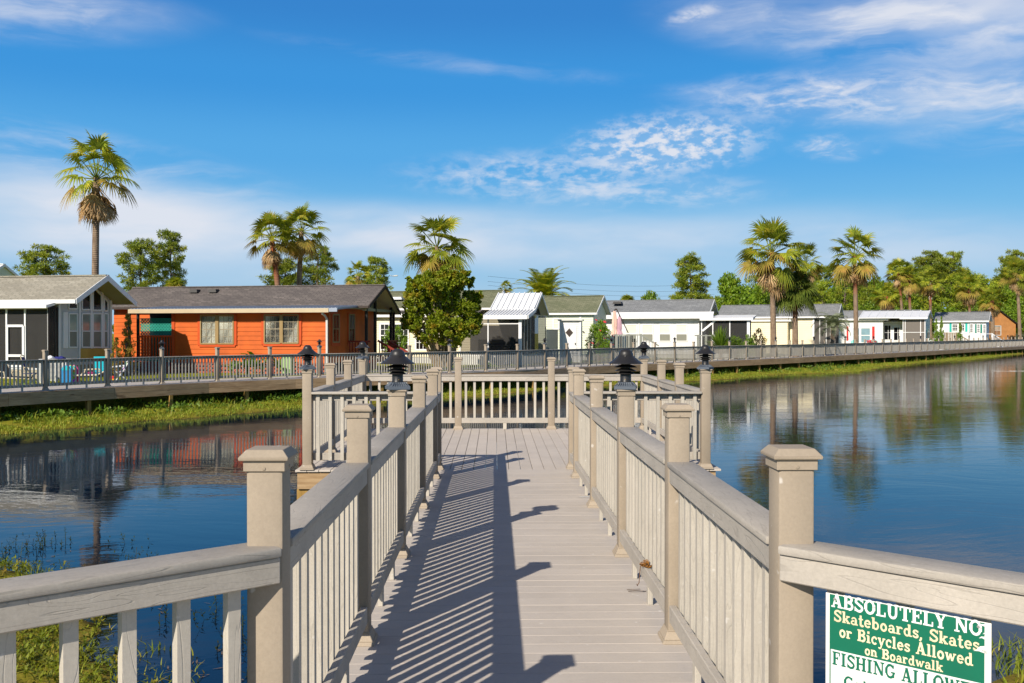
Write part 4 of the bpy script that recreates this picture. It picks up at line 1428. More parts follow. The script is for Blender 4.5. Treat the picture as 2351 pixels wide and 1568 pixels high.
ps = MB(); ps.box(xa, yp - 0.02, 0.0, xb, yp + 0.05, zs_); ps.box(xb - 0.05, yp + 0.051, 0.0, xb + 0.02, ys2, zs_); H.part('porch_skirt_wall', ps, M['old_white'])
pp = MB(); pp.box(xb - 0.12, yp - 0.07, 0.0, xb + 0.06, yp + 0.03, zt - 0.08); H.part('porch_post', pp, M['white'])
gw = MB(); gw.prism([(ymid, zmid - 0.2), (ybk - 0.2, zmid - 0.25), (yr, zrp - 0.12)], 'x', xb - 0.03, xb + 0.02); H.part('porch_gable_screen', gw, M['screen'])
pw_ = MB(); pw_.box(xa, -1.46, zs_, xb - 0.1, -1.40, zt - 0.55); H.part('porch_dark_backing', pw_, M['greydark'])  # dark grey sheet; dimness behind the front screens painted into its colour
pb_ = MB(); pb_.box(xa, -1.43, zt - 0.55, xb - 0.1, -1.38, zt); laps(pb_, xa, xb - 0.1, zt - 0.55, zt, 0.15, -1.43); H.part('porch_back_wall', pb_, M['cream'])
dk = MB(); dk.box(xb - 0.75, yp + 0.3, zs_, xb - 0.70, ys2 - 0.05, zmid - 0.3); H.part('porch_side_dark_backing', dk, M['dark'])  # added dark sheet standing in for shade behind the side screens
fu = MB(); fu.box(xa + 0.7, yp + 1.2, zs_ + 0.1, xb - 0.6, yp + 1.9, zs_ + 0.45); fu.box(xa + 0.7, yp + 1.8, zs_ + 0.45, xb - 0.6, yp + 2.0, zs_ + 0.9)
H.part('porch_sofa', fu, M['dark'], bevel=0.05)

# ---- 3b: pale green house
H = House('pale_green_house', 'pale green house with a short mossy roof, right of the white porch', 1362, 64.0, -20)
xl = H.front((1236, 760), 0.0)[0]
ze = H.front((1300, 718), -0.25)[1]; zr = H.front((1300, 679.5), 1.9)[1]
gable(H, xl, 0.0, 0.0, 3.8, ze, zr, M['pale_green'], M['roof_green'], M['white'], os=0.25, oe=0.3, pitch=0.16, zb=0.45, skirt=M['old_white'])
window(H, 'front', rect(C3, 1792, 575, 1845, 672), 0.0, M['white'], M['blind'], fw=0.09, bars=(('H', 0.5),))
panel(H, 'front', rect(C3, 2032, 542, 2050, 860), 0.0, M['white'], 'downspout')
H2_ = H
# privacy panel and shed
H = House('storage_shed', 'small white garden shed with a diamond window in its door', 1334, 59.0, -8, 'shed')
x0, zt = H.front(C3(1848, 595), 0.0)
hw = MB(); hw.box(x0, 0, 0.05, 0, 1.8, zt); laps(hw, x0, 0.0, 0.05, zt - 0.02, 0.12, 0.0); H.part('wall', hw, M['white_wall'])
hr = MB(); hr.box(x0 - 0.1, -0.18, zt + 0.002, 0.1, 1.9, zt + 0.09); H.part('roof', hr, M['old_white'])
do = panel(H, 'front', rect(C3, 1874, 640, 2005, 890), 0.0, M['white'], 'door')
cx_, cz_ = H.front(C3(1938, 703), 0.0)
dm = MB(); r_ = 0.24; dm.prism([(cx_ - r_, cz_), (cx_, cz_ - r_ * 1.15), (cx_ + r_, cz_), (cx_, cz_ + r_ * 1.15)], 'y', -0.075, -0.052); dm.build('diamond_window', M['brown_trim'], do)
hn = MB(); hx, hz = H.front(C3(1992, 805), 0.0); hn.box(hx - 0.02, -0.12, hz - 0.06, hx + 0.02, -0.055, hz + 0.06); hn.build('handle', M['black'], do)
tc_ = MB(); tc_.box(-0.10, -0.05, 0.05, 0.0, -0.026, zt - 0.02); tc_.box(x0, -0.05, 0.05, x0 + 0.08, -0.026, zt - 0.02); H.part('corner_board', tc_, M['white'])
F_ = House('privacy_fence', 'pale grey vinyl privacy panel between the white porch and the shed', 1281, 60.0, -10, 'fence')
fx0, fzt = F_.front(C3(1726, 675), 0.0)
fm = MB()
nsl = 12
for k in range(nsl): fm.box(fx0 + k * (-fx0) / nsl + 0.004, 0, 0.02, fx0 + (k + 1) * (-fx0) / nsl - 0.004, 0.03, fzt - 0.05)
fm.box(fx0, -0.02, fzt - 0.05, 0, 0.05, fzt)
F_.part('panel', fm, M['old_white'])

# ---- 4: long white house
H = House('white_house', 'long white house with four tall windows and a deep white eave, grey shingle roof', 1606, 68.0, -20)
xl = H.front((1370, 760), 0.0)[0]
ze = H.front((1500, 717), -0.1)[1]; zr = H.front((1500, 689), 2.6)[1]
xr_ = H.front((1641, 705), 1.2)[0]
gable(H, xl, 0.0, 0.0, 5.2, ze, zr, M['white_wall'], M['roof_grey'], M['white'], os=0.1, oe=xr_ - 0.2, pitch=0.17, zb=0.35, skirt=M['old_white'], gutter=0.1)
zb0 = H.front((1500, 731), -0.55)[1]
wa = MB(); wa.prism([(-0.6, zb0 + 0.22), (-0.11, ze + 0.02), (-0.11, ze - 0.05), (-0.58, zb0 - 0.02), (-0.6, zb0 - 0.02)], 'x', xl, xr_ + 0.1); H.part('awning_eave', wa, M['white'])
for x0, x1 in ((577, 676), (728, 827), (886, 986), (1039, 1140)):
    window(H, 'front', rect(C4, x0, 630, x1, 782), 0.0, M['white'], M['blind'], fw=0.06, bars=(('H', 0.45),), bar_w=0.05, halves=(0.45, M['grey_blind']))
for px in (699, 1245):
    panel(H, 'front', rect(C4, px - 4, 585, px + 4, 830), 0.0, M['white'], 'downspout', th=0.06)
for k, p in enumerate(((502, 425), (372, 492))):
    x, z = H.front(C4(*p), 1.4 if k == 0 else 0.5)
    roof_vent(H, x, 1.4 if k == 0 else 0.5, z - 0.12, M['black'], 0.7 if k == 0 else 0.3)
# screened porch on its right
xb = H.front(C4(1700, 700), -0.6)[0]; xa = H.front(C4(1272, 700), -0.6)[0]
zt = H.front(C4(1500, 592), -0.6)[1]
us = [xa, H.front(C4(1375, 700), -0.6)[0], H.front(C4(1531, 700), -0.6)[0], xb]
screen_wall(H, 'front', -0.6, us, 0.4, zt, (), M['white'], M['screen'])
pr = MB(); pr.prism([(-0.9, zt + 0.18), (2.5, zt + 0.45), (2.5, zt + 0.35), (-0.9, zt + 0.0)], 'x', xa - 0.1, xb + 0.35); H.part('porch_roof', pr, M['white'])
br = MB(); br.beam((xa + 0.05, -0.62, zt - 0.75), (xa + 0.95, -0.62, zt - 0.02), 0.14, 0.05, (0, 1, 0)); H.part('porch_brace', br, M['white'])
pb_ = MB(); pb_.box(xa, 1.8, 0.35, xb, 1.9, zt + 0.1); H.part('porch_back_wall', pb_, M['greydark'])  # dark grey colour carries the shade inside the porch
pp = MB(); pp.box(xb - 0.08, -0.68, 0, xb + 0.12, -0.52, zt); H.part('porch_post', pp, M['white'])
fl = MB(); fl.box(xa, -0.55, 0, xb, 1.8, 0.38); H.part('porch_floor', fl, M['old_white'])

# ---- 5: cream house with a grey roof
H = House('yellow_house', 'pale yellow house with grey shingle roof, behind the tall red-trunked palm', 1868, 82.0, -26)
xl = H.front((1650, 760), 0.0)[0]
ze = H.front((1760, 727), -0.3)[1]; zr = H.front((1800, 699.5), 2.2)[1]
xr_ = H.front((1934, 700), 2.2)[0]
gable(H, xl, 0.0, 0.0, 4.4, ze, zr, M['cream'], M['roof_grey'], M['white'], os=0.3, oe=xr_ - 0.1, pitch=0.17, zb=0.3, skirt=M['cream'])
x0, z0_ = H.front(C4(1728, 592), -0.9); x1, _ = H.front(C4(2062, 592), -0.9)
aw = MB(); aw.box(x0 - 4, -0.9, 0.1, x1, -0.03, z0_ - 0.1); laps(aw, x0 - 4, x1, 0.1, z0_ - 0.12, 0.17, -0.9); H.part('addition_wall', aw, M['cream'])
ar = MB(); ar.box(x0 - 4, -1.1, z0_ - 0.1, x1 + 0.3, -0.02, z0_ + 0.06); H.part('addition_roof', ar, M['white'])
xw0 = H.front(C5(240, 700), 0.0)[0]
rc = MB(); rc.box(0.03, 0.1, 0.1, xr_ - 0.1, 0.2, ze - 0.1); H.part('recess_wall', rc, M['greydark'])  # shade of the recess put into this dark grey
for px in (238,):
    panel(H, 'front', rect(C5, px - 7, 655, px + 7, 880), -0.0, M['white'], 'corner_board', th=0.06)
for px in (290, 345, 380):
    panel(H, 'front', rect(C5, px - 4, 670, px + 4, 880), 0.1, M['old_white'], 'door_frame', th=0.06)

# ---- 6: white house with red shutters and metal porch roof
H = House('red_shutter_house', 'white house with red shutters, blue windows and a white metal roof over a screened porch', 2106, 101.0, -30)
xl = H.front((1944, 770), 0.0)[0]
ze = H.front(C5(900, 690), -0.3)[1]; zr = H.front(C5(900, 595), 2.0)[1]
xr_ = H.front(C5(1150, 600), 2.0)[0]
gable(H, xl - 1.5, 0.0, 0.0, 4.0, ze, zr, M['white_wall'], M['roof_grey'], M['white'], os=0.3, oe=0.1, pitch=0.18, zb=0.3, skirt=M['white'])
# gable addition with metal roof
y0_ = -1.6
yg1 = H.side(C5(1235, 750), 0.15)[0]
ze2 = H.front(C5(1080, 655), y0_ - 0.3)[1]
x0, _ = H.front(C5(985, 750), y0_)
xg_ = H.front(C5(1168, 655), y0_ - 0.2)[0]
ymm = 1.2
zr2 = H.front(C5(1238, 598), ymm)[1]
mr = MB()
mr.prism(roof_poly(y0_ - 0.4, ze2, ymm, zr2, 0.08), 'x', x0 - 4.5, xg_ + 0.25); mr.prism(roof_poly(ymm * 2 - y0_ + 0.4, ze2, ymm, zr2, 0.08), 'x', x0 - 4.5, xg_ + 0.25)
for k in range(9):
    x = x0 - 4.4 + k * (xg_ - x0 + 4.6) / 8; mr.beam((x, y0_ - 0.4, ze2 + 0.03), (x, ymm, zr2 + 0.03), 0.09, 0.06)
H.part('metal_roof', mr, M['metal_white'])
fb = MB(); fb.box(x0 - 0.3, y0_ - 0.46, ze2 - 0.18, xg_ + 0.25, y0_ - 0.405, ze2 + 0.0)
fb.prism(roof_poly(y0_ - 0.41, ze2 + 0.02, ymm, zr2 + 0.02, 0.16), 'x', xg_ + 0.252, xg_ + 0.29); fb.prism(roof_poly(ymm * 2 - y0_ + 0.41, ze2 + 0.02, ymm, zr2 + 0.02, 0.16), 'x', xg_ + 0.252, xg_ + 0.29)
H.part('barge_board', fb, M['white'])
ys1 = H.side(C5(1175, 750), xg_)[0]
gwl = MB(); yA, yB = y0_ + 0.8, 2 * ymm - y0_
gwl.prism([(yA, 0.2), (yB, 0.2), (yB, ze2), (ymm, zr2 - 0.12), (yA, ze2 + 0.3)], 'x', xg_ - 0.1, xg_); H.part('gable_wall', gwl, M['pale_green'])
for f0, f1, mt, nm in ((0.22, 0.30, 'teal', 'shutter'), (0.32, 0.42, 'glass', 'gable_window'), (0.45, 0.53, 'darkteal', 'shutter'), (0.60, 0.72, 'glass', 'gable_window'), (0.76, 0.82, 'teal', 'shutter')):
    q0, q1 = yA + (yB - yA) * f0, yA + (yB - yA) * f1
    b_ = MB(); b_.box(xg_ + 0.003, q0, 1.15, xg_ + 0.04, q1, 2.35); H.part(nm, b_, M[mt])
us = [x0, H.front(C5(1003, 750), y0_)[0], H.front(C5(1132, 750), y0_)[0], xg_]
screen_wall(H, 'front', y0_, us, 0.45, ze2 - 0.2, (H.front(C5(1060, 780), y0_)[1],), M['white'], M['screen_grey'])
screen_wall(H, 'side', xg_ - 0.02, [y0_, y0_ + 0.78], 0.45, ze2 - 0.1, (), M['white'], M['screen'])
bb = MB(); bb.box(x0, y0_ + 0.9, 0.3, xg_ - 0.12, y0_ + 1.0, ze2); H.part('porch_back_wall', bb, M['dark'])  # near-black sheet, coloured as the shaded porch interior
bs = MB(); bs.box(x0, y0_ - 0.02, 0, xg_, y0_ + 0.02, 0.43); H.part('porch_skirt', bs, M['white'])
# flat-roofed wing with the red shutter
yw = -1.3
xw0, zwt = H.front(C5(520, 675), yw - 0.3); xw1, _ = H.front(C5(818, 675), yw)
xw2, _ = H.front(C5(862, 675), yw - 0.3)
wg_ = MB(); wg_.box(xl - 1.5, yw, 0.3, xw1, -0.03, zwt); laps(wg_, xl - 1.5, xw1, 0.3, zwt - 0.15, 0.18, yw); H.part('wing_wall', wg_, M['white_wall'])
wr = MB(); wr.box(xl - 1.8, yw - 0.4, zwt - 0.08, xw2, 0.4, zwt + 0.12); H.part('wing_roof', wr, M['white'])
ws = MB(); ws.box(xl - 1.5, yw + 0.02, 0.0, xw1 - 0.02, -0.05, 0.29); H.part('wing_skirting', ws, M['old_white'])
for a_, b_ in ((50, 300), (330, 550), (150, 300)):
    if a_ == 50: continue
    window(H, 'front', rect(K3, a_, 320, b_, 660), yw, M['white'], M['bluegrey'], fw=0.09, bars=(('H', 0.5),), bar_w=0.05)
panel(H, 'front', rect(K3, 590, 285, 648, 610), yw, M['red'], 'shutter', th=0.04)
panel(H, 'front', rect(K3, 5, 285, 45, 610), yw, M['red'], 'shutter', th=0.04)
window(H, 'front', rect(K3, 845, 255, 1020, 595), 0.0, M['white'], M['glass_black'], fw=0.08, bars=(('V', 0.65), ('h', 0.5)))
window(H, 'front', rect(K3, 1080, 300, 1225, 610), 0.0, M['white'], M['glass_black'], fw=0.10, bars=(('V', 0.7), ('h', 0.6)), name='door')
# white stairs to the porch
wsr = MB()
for yy in (y0_ + 1.3, y0_ + 2.2):
    wsr.beam((xg_ + 0.05, yy, 1.35), (xg_ + 1.7, yy, 0.5), 0.08, 0.08); wsr.beam((xg_ + 0.05, yy, 0.6), (xg_ + 1.7, yy, 0.05), 0.06, 0.12)
    for k in range(9): wsr.box(xg_ + 0.1 + k * 0.19, yy - 0.025, 0.5 - k * 0.055, xg_ + 0.16 + k * 0.19, yy + 0.025, 1.3 - k * 0.09)
H.part('stair_railing', wsr, M['white'])

# ---- 7: house with teal shutters
H = House('teal_shutter_house', 'small white house with teal shutters, grey roof and weathered wooden deck', 2264, 121.0, -33)
xl = H.front((2146, 780), 0.0)[0]
ze = H.front(K4(900, 465), -0.3)[1]; zr = H.front(K4(1000, 268), 1.9)[1]
gable(H, xl, 0.0, 0.0, 3.8, ze, zr, M['white_wall'], M['roof_grey'], M['white'], os=0.3, oe=0.35, pitch=0.18, zb=0.4, skirt=M['white'], gutter=0.2)
for x0, x1, y0_, y1_, mt in ((640, 692, 525, 725, 'teal'), (1003, 1055, 520, 720, 'teal'), (1088, 1104, 530, 740, 'teal'), (1228, 1266, 545, 750, 'darkteal'), (1350, 1392, 550, 750, 'darkteal')):
    panel(H, 'front', rect(K4, x0, y0_, x1, y1_), 0.0, M[mt], 'shutter')
for x0, x1, y0_, y1_ in ((705, 830, 545, 700), (850, 985, 545, 700), (1112, 1180, 540, 735), (1275, 1340, 545, 740), (1412, 1478, 560, 750)):
    window(H, 'front', rect(K4, x0, y0_, x1, y1_), 0.0, M['white'], M['glass_black'], fw=0.08, bars=(('v', 0.33), ('v', 0.66), ('H', 0.5), ('h', 0.25), ('h', 0.75)), bar_w=0.035)
panel(H, 'front', rect(K4, 520, 560, 608, 735), 0.0, M['white'], 'door')

# ---- 8: brown log house
H = House('brown_house', 'brown log-sided house with a black barge board, gable end turned to the lake', 2331, 146.0, 2)
x0, _ = H.front(K4(1490, 700), 0.0)
xa, za = H.front(K4(1775, 250), 0.0)
zL = H.front(K4(1490, 480), 0.0)[1]; zR = H.front(K4(2150, 545), 0.0)[1]
wl = MB(); wl.prism([(x0, 0), (0, 0), (0, zR), (xa, za), (x0, zL)], 'y', 0, 9)
z = 0.1
while z < za - 0.1:
    l_ = x0 if z < zL else x0 + (z - zL) / (za - zL) * (xa - x0)
    r_ = 0.0 if z < zR else (z - zR) / (za - zR) * xa
    wl.quad((l_, -0.05, z), (r_, -0.05, z), (r_, -0.01, z + 0.17), (l_, -0.01, z + 0.17)); wl.quad((l_, 0, z), (r_, 0, z), (r_, -0.05, z), (l_, -0.05, z))
    z += 0.19
H.part('wall', wl, M['brown_siding'])
rf = MB(); sR = (za - zR) / (-xa); sL = (za - zL) / (xa - x0)
rf.prism([(xa, za + 0.05), (0.9, zR - 0.9 * sR + 0.05), (0.9, zR - 0.9 * sR + 0.23), (xa, za + 0.23)], 'y', -0.4, 9.2); rf.prism([(xa, za + 0.05), (x0 - 0.5, zL - 0.5 * sL + 0.05), (x0 - 0.5, zL - 0.5 * sL + 0.23), (xa, za + 0.23)], 'y', -0.4, 9.2)
H.part('roof', rf, M['black'])
window(H, 'front', rect(K4, 1640, 585, 1815, 800), 0.0, M['old_white'], M['glass_green'], fw=0.10, bars=(('H', 0.5), ('v', 0.5)), halves=(0.5, M['glass']), proud=0.09)
cb = MB(); cb.box(-0.16, -0.08, 0, 0.02, -0.052, zR); H.part('corner_board', cb, M['brown_siding'])
H = House('white_building', 'white building at the far right edge, half hidden behind a palm trunk', 2362, 165.0, 0)
xq, zq = H.front(K4(2160, 590), 0.0); _, zq2 = H.front(K4(2050, 390), 0.0)
w_ = MB(); w_.box(xq, 0, 0, 4, 6, zq); H.part('wall', w_, M['white_wall'])
rr_ = MB(); rr_.prism([(xq - 1.2, zq2), (4.4, zq - 0.1), (4.4, zq + 0.15), (xq - 1.2, zq2 + 0.25)], 'y', -0.4, 6.3); H.part('roof', rr_, M['metal_white'])

# ------------------------------------------------------------------ vegetation
M['palm_green'] = foliage('palm_leaf', (0.162, 0.237, 0.021), (0.393, 0.415, 0.039), (0.594, 0.490, 0.052), 0.38, 1.0, 0.42)
M['palm_olive'] = foliage('old_palm_leaf', (0.26, 0.23, 0.035), (0.40, 0.28, 0.06), (0.42, 0.23, 0.06), 0.30, 1.0, 0.5)
M['palm_dead'] = foliage('dead_palm_leaf', (0.34, 0.215, 0.095), (0.52, 0.37, 0.20), (0.38, 0.18, 0.06), 0.22, 2.0, 0.7)
M['palm_dark'] = foliage('dark_palm_leaf', (0.076, 0.127, 0.018), (0.201, 0.237, 0.036), None, 0.3, 1.0, 0.42)
M['palm_blue'] = foliage('bluish_palm_leaf', (0.16, 0.20, 0.10), (0.30, 0.33, 0.19), None, 0.22, 1.0, 0.5)
M['pine'] = foliage('pine_needles', (0.110, 0.178, 0.017), (0.300, 0.339, 0.030), (0.421, 0.401, 0.038), 0.3, 0.5, 0.5)
M['pine_far'] = foliage('woodland_needles', (0.130, 0.214, 0.017), (0.340, 0.401, 0.030), (0.480, 0.463, 0.038), 0.32, 0.35, 0.5)
M['broad'] = foliage('broad_leaves', (0.096, 0.182, 0.014), (0.225, 0.338, 0.023), (0.314, 0.377, 0.033), 0.4, 0.5, 0.5)
M['myrtle'] = foliage('young_tree_leaves', (0.137, 0.207, 0.011), (0.303, 0.358, 0.021), (0.434, 0.302, 0.029), 0.42, 0.9, 0.5)
M['bush'] = foliage('shrub_leaves', (0.075, 0.150, 0.016), (0.177, 0.273, 0.030), None, 0.4, 1.5, 0.5)
M['lime'] = foliage('lime_leaves', (0.13, 0.24, 0.018), (0.24, 0.36, 0.035), None, 0.4, 1.5, 0.45)
M['rust'] = foliage('rusty_conifer', (0.24, 0.19, 0.03), (0.36, 0.26, 0.045), (0.36, 0.16, 0.04), 0.25, 2.0, 0.6)
M['weed'] = foliage('bank_weeds', (0.127, 0.185, 0.011), (0.313, 0.333, 0.023), (0.447, 0.308, 0.048), 0.35, 1.5, 0.55)
M['weed_dark'] = foliage('water_weeds', (0.020, 0.032, 0.008), (0.055, 0.075, 0.012), (0.035, 0.018, 0.012), 0.3, 1.5, 0.55)
M['grass'] = foliage('lawn_blades', (0.155, 0.230, 0.016), (0.320, 0.370, 0.036), (0.42, 0.36, 0.06), 0.35, 1.2, 0.6)
M['flower'] = plain('red_blossom', (0.55, 0.05, 0.06), 0.6, 0.2)
M['bark'] = wood('grey_brown_bark', (0.095, 0.070, 0.052), (0.20, 0.155, 0.12), 'z', False, 0.9)
M['smooth_bark'] = wood('pale_stems', (0.24, 0.17, 0.10), (0.36, 0.28, 0.19), 'z', False, 0.8)


def palm_bark(name, red):
    """ringed trunk: grey-tan below, orange-red where old leaf bases have peeled near the top"""
    m, t, p = base_mat(name)
    tc = t.n('ShaderNodeTexCoord')
    x, y, z = t.sep(tc.outputs['Generated'])
    ox, oy, oz = t.sep(tc.outputs['Object'])
    nz = t.noise(t.mapping(tc.outputs['Object'], (3, 3, 1)), 2.0, 4.0, 0.6)
    ring = t.n('ShaderNodeTexWave', wave_type='BANDS', bands_direction='Z'); ring.inputs['Scale'].default_value = 3.2; ring.inputs['Distortion'].default_value = 2.5; ring.inputs['Detail'].default_value = 2.0
    t.l.new(tc.outputs['Object'], ring.inputs['Vector'])
    g = t.mix(t.rng(nz, 0.35, 0.65), (0.19, 0.13, 0.085, 1), (0.34, 0.25, 0.17, 1))
    g = t.mix(t.m('MULTIPLY', ring.outputs['Fac'], 0.35), g, (0.11, 0.075, 0.05, 1))
    if red > 0:
        f = t.rng(t.m('ADD', z, t.m('MULTIPLY', t.m('SUBTRACT', nz, 0.5), 0.35)), 1.0 - red, 1.0 - red * 0.55, 0.0, 1.0, True)
        g = t.mix(t.m('MULTIPLY', f, 0.9), g, t.mix(t.rng(nz, 0.4, 0.6), (0.36, 0.085, 0.03, 1), (0.22, 0.10, 0.05, 1)))
    t.l.new(g, p.inputs['Base Color'])
    p.inputs['Roughness'].default_value = 0.9; p.inputs['Specular IOR Level'].default_value = 0.1
    bump(t, p, ring.outputs['Fac'], 0.5, 0.03)
    return m


M['palm_bark'] = palm_bark('palm_trunk', 0.0)
M['palm_bark_red'] = palm_bark('red_topped_palm_trunk', 0.45)


def fan_leaf(r, hub, u, n, R, droop=0.35, blades=22, spread=115, width=1.0):
    """one fan of pleated blades; u points outward, n is the face normal"""
    u = u / np.linalg.norm(u)
    s = np.cross(n, u); s /= np.linalg.norm(s); n = np.cross(u, s)
    V, Fc = [], []
    for i in range(blades):
        th = math.radians(-spread + 2 * spread * (i + 0.5) / blades + r.uniform(-3, 3))
        d = u * math.cos(th) + s * math.sin(th)
        L = R * (0.68 + 0.32 * math.cos(th * 0.7)) * r.uniform(0.88, 1.08)
        pw = np.cross(n, d)
        base = len(V)
        for t, w in ((0.03, 0.012), (0.34, 0.054), (0.60, 0.042), (0.82, 0.020), (1.0, 0.003)):
            p = hub + d * (L * t) + n * (0.10 * R * math.sin(t * 2.2) * (1 if i % 2 else 0.75))
            p = p + np.array([0, 0, -1.0]) * (droop * L * max(0, t - 0.25) ** 1.7)
            ww = pw * (w * R * width)
            fold = n * (0.012 * R * (1 if t < 0.9 else 0))
            V += [p - ww + fold, p, p + ww + fold]
        for k in range(4):
            b = base + k * 3
            Fc += [(b, b + 1, b + 4, b + 3), (b + 1, b + 2, b + 5, b + 4)]
    return V, Fc


def strip(p0, p1, w, sag=0.0):
    """thin stalk as a crossed pair of quads"""
    p0, p1 = np.array(p0), np.array(p1)
    d = p1 - p0; d /= np.linalg.norm(d)
    a = np.cross(d, [0, 0, 1.0]); a = a / (np.linalg.norm(a) + 1e-6); b = np.cross(d, a)
    V, Fc = [], []
    m_ = (p0 + p1) / 2 + np.array([0, 0, sag])
    for x in (a, b):
        o = len(V)
        V += [p0 - x * w, p0 + x * w, m_ + x * w * 0.8, m_ - x * w * 0.8, p1 + x * w * 0.5, p1 - x * w * 0.5]
        Fc += [(o, o + 1, o + 2, o + 3), (o + 3, o + 2, o + 4, o + 5)]
    return V, Fc


def fan_crown(seed, n=34, R=0.95, pet=0.75, skirt=14, low=-40, mats=('palm_green', 'palm_olive'), top=85, droop=0.4):
    """live crown and dead skirt of a fan palm; origin at the growing point, ~2 m across at scale 1"""
    r = random.Random(seed)
    V, Fc, Mi = [], [], []
    for i in range(n):
        f = (i + 0.5) / n
        el = math.radians(top - (top - low) * f ** 0.85 + r.uniform(-8, 8)); az_ = i * 2.39996 + r.uniform(-0.25, 0.25)
        d = np.array([math.cos(el) * math.cos(az_), math.cos(el) * math.sin(az_), math.sin(el)])
        L = pet * r.uniform(0.75, 1.15)
        hub = d * L + np.array([0, 0, -0.10 * L * math.cos(el)])
        el2 = el - math.radians(r.uniform(5, 32))
        u = np.array([math.cos(el2) * math.cos(az_), math.cos(el2) * math.sin(az_), math.sin(el2)])
        nn = np.array([-math.sin(el2) * math.cos(az_), -math.sin(el2) * math.sin(az_), math.cos(el2)])
        tw = r.uniform(-0.6, 0.6); nn = nn * math.cos(tw) + np.cross(u, nn) * math.sin(tw)
        mi = 1 if (f > 0.72 and r.random() < 0.65) else 0
        for vv, ff in (strip((0, 0, -0.05), hub, 0.022), fan_leaf(r, hub, u, nn, R * r.uniform(0.82, 1.08), droop * r.uniform(0.7, 1.4) + 0.25 * f)):
            o = len(V); V += list(vv); Fc += [tuple(k + o for k in q) for q in ff]; Mi += [mi] * len(ff)
    live = mesh_np('crown', np.array(V), np.array(Fc), [M[m_] for m_ in mats], Mi)
    dead = None
    if skirt:
        V, Fc = [], []
        for i in range(skirt):
            az_ = i * 2.39996 + r.uniform(-0.4, 0.4); el = math.radians(r.uniform(-82, -45))
            d = np.array([math.cos(el) * math.cos(az_), math.cos(el) * math.sin(az_), math.sin(el)])
            L = pet * r.uniform(0.45, 0.95)
            st = np.array([0, 0, -0.15 - 0.35 * r.random()])
            hub = st + d * L
            u = np.array([0.22 * math.cos(az_), 0.22 * math.sin(az_), -1.0])
            nn = np.array([math.cos(az_), math.sin(az_), 0.25])
            for vv, ff in (strip(st, hub, 0.02), fan_leaf(r, hub, u, nn, R * r.uniform(0.7, 1.05), 0.15, 18, 60, 0.8)):
                o = len(V); V += list(vv); Fc += [tuple(k + o for k in q) for q in ff]
        dead = mesh_np('dead_fronds', np.array(V), np.array(Fc), M['palm_dead'])
    return live, dead


CR = {'tall': fan_crown(1, 25, 0.80, 1.0, 40, -25, top=90, droop=0.4), 'a': fan_crown(2, 30, 0.78, 0.95, 8, -48, droop=0.28), 'b': fan_crown(3, 27, 0.78, 1.0, 7, -42, droop=0.28), 'c': fan_crown(4, 32, 0.80, 0.95, 0, -58, droop=0.28),
      'skirted': fan_crown(5, 31, 0.80, 0.95, 20, -40, droop=0.3), 'dark': fan_crown(6, 46, 0.95, 0.8, 0, -35, ('palm_dark', 'palm_dark'), droop=0.55), 'd': fan_crown(7, 26, 0.78, 0.95, 13, -32, droop=0.3),
      'low': fan_crown(8, 34, 0.85, 0.35, 0, 0)}


def palm(name, label, px, py_c, Y, size, kind, trunk_px=None, rb=0.17, rt=0.13, red=False, boots=False, base_z=LAWN_Z - 0.1, rot=0.0, group=None):
    """palm whose growing point shows at (px, py_c) at distance Y; the trunk foot shows below trunk_px"""
    c = at_y(px, py_c, Y)
    f = at_y(trunk_px if trunk_px is not None else px, 765, Y)
    foot = Vector((f.x, f.y, base_z))
    t = thing(name, label, 'palm tree', foot, 0, group)
    top = c - foot
    mb = MB()
    N = 9
    pts, rad = [], []
    for i in range(N):
        s = i / (N - 1)
        bend = s ** 1.5
        pts.append((top.x * bend, top.y * bend, top.z * s))
        rad.append((rb * 1.35 if i == 0 else rb + (rt - rb) * s) * (1.0 if i else 1.0))
    mb.tube(pts, rad, 14)
    tr = mb.build('trunk', M['palm_bark_red'] if red else M['palm_bark'], t, smooth=True)
    if boots:
        b = MB(); r = random.Random(int(px))
        for k in range(int(boots * 30)):
            z = top.z - 0.15 - r.random() * boots * 1.6
            a_ = r.uniform(0, 6.28); s = z / top.z
            cx, cy = top.x * s ** 1.5, top.y * s ** 1.5
            R_ = rt * 1.02
            p = Vector((cx + math.cos(a_) * R_, cy + math.sin(a_) * R_, z)); q = p + Vector((math.cos(a_) * 0.10, math.sin(a_) * 0.10, 0.20))
            b.beam(p, q, 0.09, 0.03, (math.cos(a_), math.sin(a_), 0.3))
        b.build('leaf_base', M['old_white'] if boots > 0.6 else M['palm_dead'], tr)
    live, dead = CR[kind]
    sc = size
    link('crown', live, t, top, (0, 0, rot), (sc, sc, sc * (1.3 if kind == 'tall' else 1.08)))
    if dead is not None: link('dead_fronds', dead, t, top, (0, 0, rot + 1.0), (sc,) * 3)
    return t


def pk(R_px, Y):                      # crown size factor from its radius in the picture
    return R_px * Y / F / 1.55


